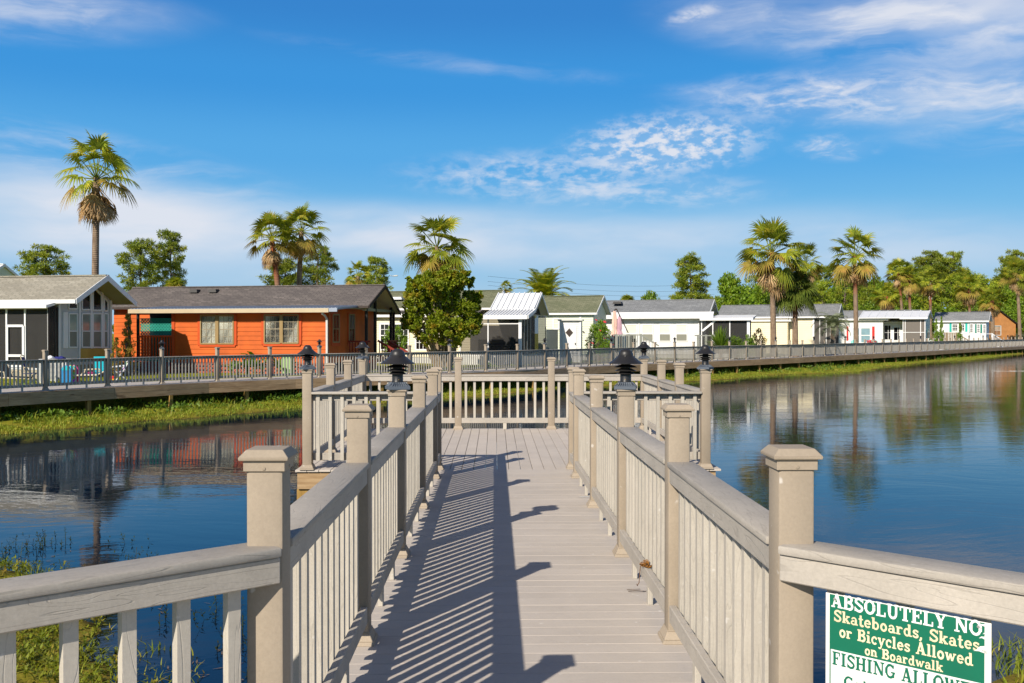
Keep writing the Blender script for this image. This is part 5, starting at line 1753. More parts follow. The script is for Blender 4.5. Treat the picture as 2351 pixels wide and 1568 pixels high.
palm('fan_palm', 'very tall fan palm with a thick brown skirt of dead fronds, above the grey house', 222, 408, 48, pk(86, 48), 'tall', 217, 0.19, 0.15, rot=0.7)
palm('fan_palm', 'leaning fan palm with a reddish trunk, left of the pair behind the orange house', 624, 545, 58, pk(62, 58), 'd', 650, 0.20, 0.14, True, rot=2.0)
palm('fan_palm', 'upright fan palm with a grey trunk, right one of the pair behind the orange house', 692, 530, 60, pk(62, 60), 'a', 682, 0.20, 0.15, rot=4.0)
palm('fan_palm', 'fan palm rising straight behind the round leafy tree', 1003, 566, 62, pk(80, 62), 'c', 1003, 0.2, 0.15, rot=1.0)
palm('fan_palm', 'small yellowish fan palm just above the right end of the orange roof', 822, 634, 72, pk(34, 72), 'b', 822, 0.2, 0.15, rot=5.0)
palm('fan_palm', 'tiny fan palm peeping over the roofs beside the feathery date palm', 1160, 664, 95, pk(19, 95), 'b', 1160, 0.15, 0.13, rot=3.0)
palm('fan_palm', 'low bushy fan palm above the ridge of the orange house', 402, 658, 62, pk(40, 62), 'low', 402, 0.2, 0.16, rot=3.3)
palm('fan_palm', 'low bushy fan palm above the ridge of the long white house', 1440, 692, 85, pk(30, 85), 'low', 1440, 0.2, 0.16, rot=1.3)
palm('fan_palm', 'large brown-skirted fan palm with red-topped trunk before the yellow house', 1772, 580, 69, pk(80, 69), 'skirted', 1776, 0.23, 0.17, True, rot=2.2)
palm('fan_palm', 'yellow-green fan palm half hidden behind the large red-topped palm', 1850, 605, 95, pk(46, 95), 'b', 1850, 0.2, 0.15, rot=0.3)
palm('fan_palm', 'short dark green fan palm with a drooping crown, between the two tall palms', 1825, 672, 70, pk(60, 70), 'dark', 1826, 0.24, 0.17, True, rot=0.3)
palm('fan_palm', 'tall fan palm with white leaf bases above a red band on its trunk', 1962, 588, 80, pk(66, 80), 'a', 1966, 0.22, 0.16, True, 0.9, rot=5.2)
palm('fan_palm', 'slender fan palm, left of the leaning pair behind the red-shuttered house', 2062, 624, 118, pk(34, 118), 'd', 2075, 0.2, 0.15, True, rot=1.2)
palm('fan_palm', 'slender fan palm, right of the leaning pair behind the red-shuttered house', 2086, 640, 118, pk(34, 118), 'a', 2092, 0.2, 0.15, True, rot=3.7)
palm('fan_palm', 'fan palm with a white-scaled trunk behind the right end of the metal roof', 2136, 645, 122, pk(36, 122), 'a', 2136, 0.22, 0.17, True, 1.5, rot=0.7)
palm('fan_palm', 'low fan palm with brown fronds behind the left end of the metal roof', 2037, 680, 114, pk(34, 114), 'skirted', 2038, 0.2, 0.16, True, rot=4.4)
palm('fan_palm', 'fan palm with a brown skirt and red trunk behind the teal-shuttered house', 2224, 662, 140, pk(36, 140), 'skirted', 2228, 0.22, 0.16, True, 0.3, rot=2.9)
palm('fan_palm', 'short fan palm with a pale skirted trunk between the teal and the brown house', 2278, 690, 136, pk(34, 136), 'd', 2279, 0.3, 0.26, True, rot=5.9)
palm('fan_palm', 'tall slim fan palm near the right edge of the view, by the brown house', 2334, 628, 131, pk(38, 131), 'skirted', 2342, 0.26, 0.18, False, 0.8, rot=1.9)


# feathery palms
def feather_crown(seed, n, L, w, mat, arch=0.9, up=75, low=-25, leaflets=26, wl=0.028):
    r = random.Random(seed)
    V, Fc = [], []
    for i in range(n):
        f = (i + 0.5) / n
        el = math.radians(up - (up - low) * f + r.uniform(-8, 8)); az_ = i * 2.39996 + r.uniform(-0.3, 0.3)
        h = np.array([math.cos(az_), math.sin(az_), 0]); p = np.zeros(3); Lf = L * r.uniform(0.8, 1.1)
        N = leaflets; e = el
        side = np.array([-math.sin(az_), math.cos(az_), 0])
        prev = p.copy()
        for k in range(N):
            t = k / N
            e = el - arch * t * t * 1.6
            d = h * math.cos(e) + np.array([0, 0, math.sin(e)])
            q = p + d * (Lf / N)
            up_ = np.cross(side, d)
            o = len(V); V += [p - up_ * 0.015, p + up_ * 0.015, q + up_ * 0.013, q - up_ * 0.013]; Fc.append((o, o + 1, o + 2, o + 3))
            if t > 0.10:
                ll = w * (math.sin(math.pi * min(1, t * 0.9 + 0.12)) ** 0.6) * r.uniform(0.85, 1.1)
                for s in (-1, 1):
                    dd = d * 0.62 + side * s * 0.75 + up_ * (-0.28 if s else 0) + np.array([0, 0, -0.22])
                    dd = dd / np.linalg.norm(dd)
                    a = q; m_ = q + dd * ll * 0.5; b = q + dd * ll + np.array([0, 0, -0.10 * ll])
                    wv_ = np.cross(dd, up_); wv_ = d * wl
                    o = len(V); V += [a - wv_ * 0.5, a + wv_ * 0.5, m_ + wv_, m_ - wv_, b + wv_ * 0.1, b - wv_ * 0.1]
                    Fc += [(o, o + 1, o + 2, o + 3), (o + 3, o + 2, o + 4, o + 5)]
            p = q
    return mesh_np('crown', np.array(V), np.array(Fc), M[mat])


def feather(name, label, px, py, Y, crown, foot_px=None, rb=0.3, scale=1.0):
    c = at_y(px, py, Y); foot = Vector((c.x, c.y, LAWN_Z - 0.1))
    t = thing(name, label, 'palm tree', foot)
    h = c.z - foot.z
    mb = MB(); mb.tube([(0, 0, 0), (0, 0, h * 0.5), (0, 0, h)], [rb * 1.2, rb, rb * 0.9], 12)
    mb.build('trunk', M['palm_bark'], t, smooth=True)
    link('crown', crown, t, (0, 0, h), (0, 0, 0.4), (scale,) * 3)


feather('date_palm', 'feathery green date palm arching above the white metal porch roof', 1250, 684, 84, feather_crown(11, 56, 3.5, 0.75, 'palm_green', 0.8, 82, -12, 34, 0.045), rb=0.35)
feather('pindo_palm', 'bluish-grey arching palm in front of the yellow house', 1912, 752, 78, feather_crown(12, 34, 1.9, 0.5, 'palm_blue', 1.25, 80, 5, 26, 0.028), rb=0.2)

# spiky yucca-like palm by the white house's porch
def spiky(seed, n, L, mat, w=0.03):
    r = random.Random(seed); V, Fc = [], []
    for i in range(n):
        el = math.radians(r.uniform(12, 88)); az_ = r.uniform(0, 6.28)
        d = np.array([math.cos(el) * math.cos(az_), math.cos(el) * math.sin(az_), math.sin(el)]); s = np.array([-math.sin(az_), math.cos(az_), 0]) * w
        l_ = L * r.uniform(0.7, 1.1); o = len(V)
        p1 = d * l_ * 0.6; p2 = d * l_ + np.array([0, 0, -0.08 * l_])
        V += [-s * .6, s * .6, p1 + s, p1 - s, p2 + s * .1, p2 - s * .1]; Fc += [(o, o + 1, o + 2, o + 3), (o + 3, o + 2, o + 4, o + 5)]
    return mesh_np('leaves', np.array(V), np.array(Fc), M[mat])


g = at_y(1655, 790, 63)
t = thing('spiky_palm', 'low spiky yellow-green palm bush before the white screened porch', 'palm bush', (g.x, g.y, LAWN_Z - 0.05))
mb = MB(); mb.tube([(0, 0, 0), (0, 0, 0.80)], [0.14, 0.12], 8); mb.build('trunk', M['palm_bark'], t)
link('leaves', spiky(5, 220, 1.75, 'lime', 0.035), t, (0, 0, 0.75))


# ------------------------------------------------------------------ needle and broad-leaved trees
def limb_tube(mb, p, q, r0, r1, rnd, kink=0.12, n=4):
    p, q = Vector(p), Vector(q)
    L = (q - p).length
    pts = [p.lerp(q, i / n) + Vector((rnd.uniform(-1, 1), rnd.uniform(-1, 1), rnd.uniform(-1, 1))) * (kink * L * 0.5 * (0 if i in (0, n) else 1)) for i in range(n + 1)]
    mb.tube(pts, [r0 + (r1 - r0) * i / n for i in range(n + 1)], 6, cap=False)
    return pts


def tufts(centres, radii, per, leaf_l, leaf_w, seed, flat=0.6, radial=1.0):
    """thin leaf quads radiating in small clumps: arrays of verts and faces"""
    r = np.random.default_rng(seed)
    C_ = np.repeat(np.asarray(centres), per, 0); Rr = np.repeat(np.asarray(radii), per)[:, None]
    n = len(C_)
    d = r.normal(size=(n, 3)); d[:, 2] = d[:, 2] * 0.8 + 0.15
    d /= np.linalg.norm(d, axis=1)[:, None]
    pos = C_ + d * Rr * (r.random((n, 1)) ** 0.5) * np.array([1, 1, flat])
    dirv = d * radial + r.normal(size=(n, 3)) * 0.5 + np.array([0, 0, 0.15])
    dirv /= np.linalg.norm(dirv, axis=1)[:, None]
    s = np.cross(dirv, r.normal(size=(n, 3))); s /= np.linalg.norm(s, axis=1)[:, None]
    l_ = leaf_l * r.uniform(0.7, 1.3, (n, 1)); w_ = leaf_w * r.uniform(0.7, 1.3, (n, 1))
    a = pos - s * w_ * 0.5; b = pos + s * w_ * 0.5; e = pos + dirv * l_ + s * w_ * 0.5; f = pos + dirv * l_ - s * w_ * 0.5
    mid = 0.5
    V = np.stack([a, b, e, f], 1).reshape(-1, 3)
    Fc = np.arange(n * 4).reshape(n, 4)
    return V, Fc


def pine_meshes(seed, H=10.0, first=0.42, spread=2.6, shape='umbrella', per=30, nl=34, mat='pine', leaf=(0.30, 0.05), tuft_r=(0.27, 0.45)):
    r = random.Random(seed)
    mb = MB()
    lean = Vector((r.uniform(-0.4, 0.4), r.uniform(-0.4, 0.4), 0))
    ax = lambda s: Vector((lean.x * s * s + 0.15 * math.sin(s * 5 + seed), lean.y * s * s, H * s))
    mb.tube([ax(i / 8) for i in range(9)], [0.20 * (1 - 0.85 * i / 8) + 0.015 for i in range(9)], 8)
    cs, rs = [], []
    for i in range(nl):
        s = first + (0.98 - first) * ((i + r.random()) / nl) ** 0.85
        az_ = i * 2.39996 + r.uniform(-0.5, 0.5)
        k = (s - first) / (1 - first)
        if shape == 'umbrella': rad = spread * (0.55 + 0.6 * k) * math.sqrt(max(0.03, 1 - k ** 3.0)) * r.uniform(0.55, 1.1)
        else: rad = spread * (1.0 - 0.72 * k) * r.uniform(0.6, 1.1)
        p = ax(s)
        q = p + Vector((math.cos(az_) * rad, math.sin(az_) * rad, rad * r.uniform(0.05, 0.45)))
        pts = limb_tube(mb, p, q, 0.05 * (1.3 - k), 0.012, r, 0.18)
        m_ = max(2, int(rad / 0.50))
        for j in range(m_):
            t = 0.45 + 0.55 * (j + r.random()) / m_
            seg = min(3, int(t * 4)); w = pts[seg].lerp(pts[seg + 1], t * 4 - seg)
            w = w + Vector((r.gauss(0, 0.28), r.gauss(0, 0.28), r.gauss(0.06, 0.14)))
            cs.append(w); rs.append(r.uniform(*tuft_r))
    cs.append(ax(1.0)); rs.append(0.4)
    V, Fc = tufts([tuple(c) for c in cs], rs, per, leaf[0], leaf[1], seed, 0.42)
    return mb.mesh('trunk', M['bark'], smooth=True), mesh_np('crown', V, Fc, M[mat])


PINE = [pine_meshes(21, 10, 0.45, 2.5, per=90, leaf=(0.26, 0.045)), pine_meshes(22, 10, 0.40, 2.3, nl=44, per=95, leaf=(0.26, 0.045)), pine_meshes(23, 10, 0.5, 2.7, nl=34, per=95, leaf=(0.26, 0.045)), pine_meshes(24, 10, 0.34, 2.9, 'cone', nl=60, per=90, leaf=(0.26, 0.045)),
        pine_meshes(25, 10, 0.30, 2.2, nl=44, per=30, mat='pine_far', leaf=(0.34, 0.08)), pine_meshes(26, 10, 0.25, 2.4, 'umbrella', nl=50, per=30, mat='pine_far', leaf=(0.34, 0.08))]


def tree(name, label, meshes, px, py_top, Y, width_px, cat='tree', rot=0.0, top=10.4, natural_w=5.2, group=None, z0=LAWN_Z - 0.2):
    p = at_y(px, 765, Y)
    ztop = at_y(px, py_top, Y).z
    t = thing(name, label, cat, (p.x, p.y, z0), rot, group)
    sz = (ztop - z0) / top; sw = width_px * Y / F / natural_w
    tr, cr = meshes
    link('trunk', tr, t, (0, 0, 0), (0, 0, 0), (sw, sw, sz)); link('crown', cr, t, (0, 0, 0), (0, 0, 0), (sw, sw, sz))
    return t


tree('pine_tree', 'round-topped pine tree behind the grey house, left of the tallest palm', PINE[1], 95, 560, 92, 128, rot=0.5)
tree('pine_tree', 'open-branched pine tree behind the orange house, left of a taller one', PINE[0], 322, 545, 88, 122, rot=2.5)
tree('pine_tree', 'taller narrow pine tree behind the left end of the orange house', PINE[2], 396, 528, 92, 92, rot=4.0)
tree('pine_tree', 'dense pine tree behind the pair of fan palms', PINE[1], 645, 590, 96, 130, rot=1.2)
tree('pine_tree', 'sparse spreading pine tree right of the pair of fan palms', PINE[0], 728, 556, 98, 106, rot=5.0)
tree('pine_tree', 'pine tree over the right end of the orange roof, beside the small fan palm', PINE[2], 872, 588, 100, 92, rot=3.0)
tree('pine_tree', 'large cone-shaped pine tree above the long white house', PINE[3], 1586, 582, 120, 122, rot=0.8, natural_w=5.6)


def broad_meshes(seed, blobs, per, leaf, mat, bark='bark', H=4.0, stems=1, wild=0.25):
    """crown from leaf clumps filling the given blobs (x, y, z, r); trunk with limbs to every blob"""
    r = random.Random(seed); g_ = np.random.default_rng(seed)
    mb = MB(); cs, rs = [], []
    for (x, y, z, R_) in blobs:
        k = int(26 * R_ * R_) + 6
        for i in range(k):
            d = g_.normal(size=3); d /= np.linalg.norm(d)
            q = np.array([x, y, z]) + d * R_ * (0.55 + 0.5 * g_.random()) * np.array([1, 1, 0.9])
            cs.append(q); rs.append(R_ * g_.uniform(wild * 0.6, wild * 1.3))
        for s in range(stems if R_ > 0.27 or len(blobs) < 30 else 0):
            b = Vector((r.uniform(-0.12, 0.12), r.uniform(-0.12, 0.12), 0.0))
            limb_tube(mb, b, (x + r.uniform(-0.3, 0.3) * R_, y + r.uniform(-0.3, 0.3) * R_, z + r.uniform(-0.2, 0.5) * R_), 0.055 if stems > 1 else 0.12, 0.012, r, 0.10, 5)
    V, Fc = tufts(cs, rs, per, leaf[0], leaf[1], seed, 0.9, 0.6)
    return mb.mesh('trunk', M[bark], smooth=True), mesh_np('crown', V, Fc, M[mat])


# young multi-stemmed tree in front of the cream house (the nearest tree)
rb_ = random.Random(5)
CONG = broad_meshes(54, [(0, 0, 0.5, 0.5), (0, 0, 1.0, 0.45), (0, 0.05, 1.5, 0.38), (0, 0, 2.0, 0.28), (0, 0, 2.4, 0.17), (0, 0, 2.65, 0.08)], 34, (0.12, 0.05), 'lime', 'bark', wild=0.4)
bl = [(0.0, -0.3, 2.2, 0.8), (0, 0, 2.7, 1.0), (-0.9, 0.2, 2.5, 0.85), (0.9, -0.1, 2.4, 0.9), (0.1, 0.5, 3.4, 0.85), (-0.5, -0.4, 3.6, 0.65), (0.6, 0.2, 3.6, 0.6), (-1.35, 0, 3.0, 0.55), (1.4, 0.1, 3.1, 0.55), (0.05, -0.2, 3.95, 0.5),
      (-1.0, -0.3, 1.75, 0.6), (1.05, 0.3, 1.7, 0.65), (0.1, -0.6, 1.7, 0.7), (-0.55, 0.2, 4.15, 0.45), (0.75, -0.1, 4.1, 0.45), (1.75, 0.1, 2.7, 0.35), (-1.7, 0.1, 2.45, 0.35), (0.3, 0, 4.45, 0.3), (-1.05, 0.1, 3.7, 0.5), (1.2, 0.1, 3.65, 0.5), (-1.5, 0, 2.0, 0.45), (1.55, 0, 2.1, 0.45)]
for k in range(46):
    a_ = rb_.uniform(0, 6.28); zz = rb_.uniform(1.5, 4.5); R_ = 1.75 * math.sqrt(max(0.05, 1 - ((zz - 2.75) / 2.05) ** 2)) * rb_.uniform(0.9, 1.15)
    bl.append((R_ * math.cos(a_), R_ * math.sin(a_) * 0.8, zz, rb_.uniform(0.14, 0.26)))
mt = broad_meshes(31, bl, 52, (0.10, 0.065), 'myrtle', 'smooth_bark', stems=1, wild=0.28)
p = at_y(1016, 765, 48.5)
t = thing('young_tree', 'round leafy young tree with several pale stems in front of the cream house', 'tree', (p.x, p.y, LAWN_Z - 0.1))
ztop = at_y(1016, 610, 48.5).z
sz = (ztop - t.location.z) / 4.75; sw = 208 * 48.5 / F / 4.1
for nm, me in zip(('trunk', 'crown'), mt): link(nm, me, t, (0, 0, 0), (0, 0, 0.6), (sw, sw, sz))

B1 = broad_meshes(41, [(0, 0, 5.5, 2.2), (1.6, 0, 4.6, 1.7), (-1.7, 0.3, 4.7, 1.7), (0.3, 1.0, 7.2, 1.4), (-0.8, -0.8, 3.2, 1.6), (1.2, -0.6, 3.0, 1.5)], 26, (0.24, 0.15), 'broad', stems=1, wild=0.30)
B2 = broad_meshes(42, [(0, 0, 3.4, 1.8), (1.5, 0.3, 3.0, 1.4), (-1.6, 0, 2.9, 1.4), (0.2, 0.6, 4.8, 1.0)], 26, (0.22, 0.14), 'broad', stems=1, wild=0.32)
tree('broadleaf_tree', 'low bright green broadleaf tree left of the cone-shaped pine', B2, 1500, 664, 112, 90, top=5.9, natural_w=6.0, rot=1.0)
tree('broadleaf_tree', 'broad bright green tree right of the cone-shaped pine, behind the yellow roof', B1, 1690, 622, 115, 110, top=8.9, natural_w=6.6, rot=2.0)
tree('broadleaf_tree', 'leafy tree between the large palm and the yellow roof', B1, 1738, 640, 122, 90, top=8.9, natural_w=6.6, rot=4.0)

# belt of woodland behind the houses on the right: every tree is its own
wr_ = random.Random(77)
n_w = 0
for row, (Y, top0) in enumerate(((168, 640), (182, 622), (198, 612))):
    px = 1650 + row * 17
    while px < 2420:
        top = top0 + wr_.uniform(-14, 22)
        if 1660 < px < 1790 and row > 0: top += 20
        if 2080 < px < 2200: top -= 24
        if px > 2300: top -= 26
        if px < 1650: px += 30; continue
        if px < 1740: top += 25
        me = PINE[4 + wr_.randrange(2)] if wr_.random() < 0.72 else B1
        w = wr_.uniform(72, 100)
        if me is B1: tree('woodland_tree', 'leafy tree in the belt of woodland behind the right-hand houses', B1, px, top + 14, Y, w, top=8.9, natural_w=6.6, rot=wr_.uniform(0, 6), group='trees of the woodland belt')
        else: tree('woodland_tree', 'green pine tree in the belt of woodland behind the right-hand houses', me, px, top, Y, w * 0.9, rot=wr_.uniform(0, 6), natural_w=4.8, group='pines of the woodland belt')
        px += wr_.uniform(40, 56); n_w += 1
for px, top, w, lab in ((2130, 574, 92, 'tall dark pine standing out of the woodland, left of its twin'), (2186, 576, 84, 'tall dark pine standing out of the woodland, right of its twin'), (2322, 572, 80, 'tall pine at the right edge of the woodland')):
    tree('pine_tree', lab, PINE[1], px, top, 178, w, rot=px * 0.1)
# shrubs that close the gap under the woodland
for i in range(17):
    px = 1640 + i * 46 + wr_.uniform(-10, 10)
    tree('woodland_shrub', 'bushy undergrowth shrub at the foot of the woodland belt', B2, px, 700 + wr_.uniform(-14, 12), 163, 84, 'shrub', wr_.uniform(0, 6), 5.9, 6.0, 'undergrowth of the woodland belt')

# garden plants
SH = broad_meshes(51, [(0, 0, 0.9, 0.75), (0.5, 0, 0.6, 0.5), (-0.5, 0.1, 0.6, 0.5), (0.1, 0, 1.5, 0.45)], 30, (0.10, 0.05), 'bush', 'bark', wild=0.35)
RSH = broad_meshes(55, [(0, 0, 0.9, 0.75), (0.5, 0, 0.6, 0.5), (-0.5, 0.1, 0.6, 0.5), (0.1, 0, 1.5, 0.45)], 30, (0.10, 0.05), 'rust', 'bark', wild=0.35)
OL = broad_meshes(52, [(0, 0, 1.3, 0.75), (0.6, 0, 1.7, 0.55), (-0.6, 0.1, 1.8, 0.55), (0.1, 0, 2.3, 0.5), (-0.5, 0, 0.8, 0.5), (0.6, 0.1, 0.9, 0.5)], 30, (0.17, 0.035), 'lime', 'bark', wild=0.38, stems=2)
CON = broad_meshes(53, [(0, 0, 0.5, 0.5), (0, 0, 1.0, 0.45), (0, 0.05, 1.5, 0.38), (0, 0, 2.0, 0.28), (0, 0, 2.4, 0.17), (0, 0, 2.65, 0.08)], 34, (0.10, 0.035), 'rust', 'bark', wild=0.4)


def shrub(name, label, meshes, px, py_top, Y, width_px, top, nat, rot=0.0, cat='shrub', group=None):
    return tree(name, label, meshes, px, py_top, Y, width_px, cat, rot, top, nat, group, LAWN_Z - 0.05)


shrub('conifer_shrub', 'rusty green conical shrub between the grey and the orange house', CON, 293, 724, 41.0, 42, 2.75, 1.1)
shrub('bare_shrub', 'sparse reddish shrub at the corner of the grey house', CON, 268, 776, 40.5, 34, 2.75, 1.1, 1.0)
shrub('shrub', 'tall willowy shrub in front of the cream house windows, left of the leafy tree', OL, 905, 742, 52.5, 66, 2.85, 2.3, 0.7)
ol = shrub('oleander', 'oleander bush with red blossoms beside the white shed', OL, 1378, 728, 60.5, 76, 2.85, 2.3, 2.2)
fl_ = MB(); rf_ = random.Random(9)
for k in range(26):
    a_ = rf_.uniform(0, 6.28); z = rf_.uniform(0.8, 2.7); R_ = rf_.uniform(0.5, 1.1) * (1 if z < 2 else 0.6)
    for j in range(3): fl_.lathe([(0.02, 0.0), (0.055, 0.03), (0.04, 0.06), (0.0, 0.07)], 6, cx=0, cy=0)
    nv = len(fl_.v)
    for q in range(nv - 72, nv):
        v_ = fl_.v[q]; fl_.v[q] = (v_[0] + R_ * math.cos(a_) + (q // 24 % 3) * 0.05, v_[1] + R_ * math.sin(a_), v_[2] + z + (q // 24 % 3) * 0.03)
fo_ = fl_.build('blossoms', M['flower'], ol); fo_.scale = ol.children[0].scale
shrub('flowering_bush', 'reddish-brown bush against the yellow house wall', RSH, 1740, 756, 69, 44, 1.95, 1.9, 0.4)
shrub('shrub', 'bright green split-leaf plant by the porch of the long white house', OL, 1690, 768, 63.5, 44, 2.85, 2.3, 3.0)
shrub('shrub', 'bright green shrub left of the large red-topped palm', OL, 1722, 764, 64.5, 40, 2.85, 2.3, 4.0)
shrub('climbing_plant', 'narrow green climber on the front wall of the teal-shuttered house, left one', CONG, 2149, 733, 116, 15, 2.75, 1.1, 4.0)
shrub('climbing_plant', 'narrow green climber on the front wall of the teal-shuttered house, tallest', CONG, 2161, 728, 116, 12, 2.75, 1.1, 3.0)
shrub('climbing_plant', 'green climber hanging before the middle window of the teal-shuttered house', CONG, 2204, 742, 116, 15, 2.75, 1.1, 2.0)
for k, (px, py) in enumerate(((2122, 777), (2136, 776), (2156, 773), (2168, 775))):
    shrub('clipped_bush', 'clipped round green bush behind the railing by the red-shuttered house', SH, px, py, 100, 17, 1.95, 1.9, k, group='clipped round bushes')
shrub('hedge', 'green hedge at the far right edge behind the last palm', SH, 2348, 770, 140, 36, 1.95, 1.9, 2.0, 'hedge')
shrub('shrub', 'green shrub in the gap between the grey and orange houses', SH, 262, 742, 52, 30, 1.95, 1.9, 2.0)


# banana plants in front of the orange house
def banana(seed):
    r = random.Random(seed); V, Fc = [], []
    for i in range(9):
        az_ = r.uniform(0, 6.28); el = r.uniform(0.6, 1.45); L = r.uniform(0.5, 0.85); wd = r.uniform(0.09, 0.14)
        h = np.array([math.cos(az_), math.sin(az_), 0]); s = np.array([-math.sin(az_), math.cos(az_), 0]); p = np.array([0, 0, 0.25])
        rows = []
        for k in range(6):
            t = k / 5; e = el - 1.3 * t * t
            if k: p = p + (h * math.cos(e) + np.array([0, 0, math.sin(e)])) * L / 5
            w = wd * math.sin(math.pi * min(1, 0.08 + t * 0.92)) + 0.01
            rows.append((p - s * w + np.array([0, 0, 0.03]), p, p + s * w + np.array([0, 0, 0.03])))
        o = len(V)
        for a in rows: V += list(a)
        for k in range(5):
            b = o + k * 3; Fc += [(b, b + 1, b + 4, b + 3), (b + 1, b + 2, b + 5, b + 4)]
    return mesh_np('leaves', np.array(V), np.array(Fc), M['lime'])


BAN = [banana(1), banana(2), banana(3)]
mb = MB(); mb.tube([(0, 0, -0.1), (0, 0, 0.35)], [0.05, 0.035], 7); BST = mb.mesh('stem', M['bush'])
for k, (px, s) in enumerate(((531, 0.8), (545, 0.9), (568, 1.1), (585, 1.3), (602, 0.9), (640, 1.1), (655, 0.9))):
    g = at_y(px, 800, 41.2 + 0.1 * (k % 3))
    t = thing('banana_plant', 'small banana plant with broad leaves at the foot of the orange wall', 'banana plant', (g.x, g.y, LAWN_Z), k, 'banana plants along the orange house')
    t.scale = (s,) * 3
    link('leaves', BAN[k % 3], t); link('stem', BST, t)


# ------------------------------------------------------------------ bank vegetation and lawn blades (uncountable)
def blades(pts, h, w, seed, lean=0.35):
    r = np.random.default_rng(seed); n = len(pts)
    az_ = r.uniform(0, 2 * np.pi, n); s = np.stack([-np.sin(az_), np.cos(az_), np.zeros(n)], 1)
    d = np.stack([np.cos(az_) * lean * r.random(n), np.sin(az_) * lean * r.random(n), np.ones(n)], 1)
    hh = (h * r.uniform(0.5, 1.4, n))[:, None]; ww = (w * r.uniform(0.7, 1.3, n))[:, None]
    a = pts - s * ww / 2; b = pts + s * ww / 2
    m1 = pts + d * hh * 0.6 + s * ww * 0.4; m0 = pts + d * hh * 0.6 - s * ww * 0.4
    tip = pts + d * hh * np.array([1.8, 1.8, 1.0]); t1 = tip + s * ww * 0.08; t0 = tip - s * ww * 0.08
    V = np.stack([a, b, m1, m0, t1, t0], 1).reshape(-1, 3)
    k = np.arange(n)[:, None] * 6
    Fc = np.concatenate([k + np.array([[0, 1, 2, 3]]), k + np.array([[3, 2, 4, 5]])], 0)
    return V, Fc


def shore_points(n, d0, d1, seed, u0=-1.0, u1=60, clump=None):
    """random land points at d0..d1 from the far shore, thinned by clump noise"""
    r = np.random.default_rng(seed)
    S = np.array([[p.x, p.y] for p in far_shore])
    s = np.concatenate([[0], np.cumsum(np.hypot(*np.diff(S, axis=0).T))])
    # denser close to the camera
    t = s[-1] * r.random(n) ** 1.8
    x = np.interp(t, s, S[:, 0]); y = np.interp(t, s, S[:, 1])
    i = np.clip(np.searchsorted(s, t), 1, len(s) - 1)
    dd = S[i] - S[i - 1]; dd /= np.linalg.norm(dd, axis=1)[:, None]
    nrm = np.stack([-dd[:, 1], dd[:, 0]], 1)
    off = r.uniform(d0, d1, n)
    P = np.stack([x, y], 1) + nrm * off[:, None]
    if clump is not None:
        cn = vnoise(P[:, 0], P[:, 1], clump, seed % 50)
        P = P[cn > r.uniform(0.25, 0.75, n)]
    z = ground_z(P[:, 0], P[:, 1])
    k = z > WZ - 0.03
    return np.column_stack([P[k], z[k]])


pts = np.vstack([shore_points(60000, 0.02, 3.2, 5, clump=1.6), shore_points(36000, 0.0, 3.0, 15)])
V, Fc = blades(pts, 0.065, 0.020, 5, 0.9)
o = link('bank_grass', mesh_np('bank_grass', V, Fc, M['grass'])); setp(o, 'short yellow-green grass covering the far bank below the boardwalk', 'grass', kind='stuff')
pts = shore_points(5200, 0.6, 3.6, 6, clump=1.1)
V, Fc = blades(pts, 0.22, 0.026, 6, 0.8)
o = link('bank_weeds', mesh_np('bank_weeds', V, Fc, M['weed'])); setp(o, 'taller tufts of green weeds along the foot of the far boardwalk', 'weeds', kind='stuff')
pts = shore_points(1500, 1.6, 4.6, 7, clump=0.8)
cV, cF = tufts(pts + np.array([0, 0, 0.10]), np.full(len(pts), 0.17), 12, 0.10, 0.05, 7, 0.8, 0.6)
o = link('bank_leaves', mesh_np('bank_leaves', cV, cF, M['bush'])); setp(o, 'low leafy ground cover in the shade under the far boardwalk', 'ground cover', kind='stuff')
# mown lawn seen through the railing
r_ = np.random.default_rng(8)
i_ = r_.integers(20, len(BW) - 20, 60000); i_ = (i_ * (r_.random(60000) ** 0.7)).astype(int)
P = BW[i_] - NW[i_] * (BWID + 0.05 + r_.random(60000)[:, None] ** 1.5 * 7.0)
z = ground_z(P[:, 0], P[:, 1])
V, Fc = blades(np.column_stack([P, z - 0.01]), 0.055, 0.02, 8, 0.9)
o = link('lawn_grass', mesh_np('lawn_grass', V, Fc, M['grass'])); setp(o, 'short mown grass of the lawn between boardwalk and houses', 'grass', kind='stuff')


# near bank: leafy stems that stand in and beside the water at the lower left, and grass at the lower right
def stems(pts, h, seed, leaf=0.05, per=9, bend=0.35):
    r = np.random.default_rng(seed); Vs, Fs = [], []; o = 0
    for p in pts:
        hh = h * r.uniform(0.45, 1.3); a_ = r.uniform(0, 6.28); b = np.array([math.cos(a_), math.sin(a_), 0]) * bend * hh * r.random()
        s = np.array([-math.sin(a_), math.cos(a_), 0]) * 0.004
        top = p + b + np.array([0, 0, hh])
        Vs += [p - s, p + s, top + s * .6, top - s * .6]; Fs.append((o, o + 1, o + 2, o + 3)); o += 4
        for k in range(per):
            t = 0.25 + 0.75 * (k + r.random() * 0.5) / per
            q = p + b * t + np.array([0, 0, hh * t]); la = k * 2.4 + r.uniform(-.4, .4); el = r.uniform(-0.2, 0.9)
            d = np.array([math.cos(la) * math.cos(el), math.sin(la) * math.cos(el), math.sin(el)]); L = leaf * r.uniform(0.7, 1.3) * (1.15 - 0.4 * t)
            w = np.array([-math.sin(la), math.cos(la), 0]) * L * 0.17
            Vs += [q, q + d * L * 0.45 + w, q + d * L, q + d * L * 0.45 - w]; Fs.append((o, o + 1, o + 2, o + 3)); o += 4
    return np.array(Vs), np.array(Fs)


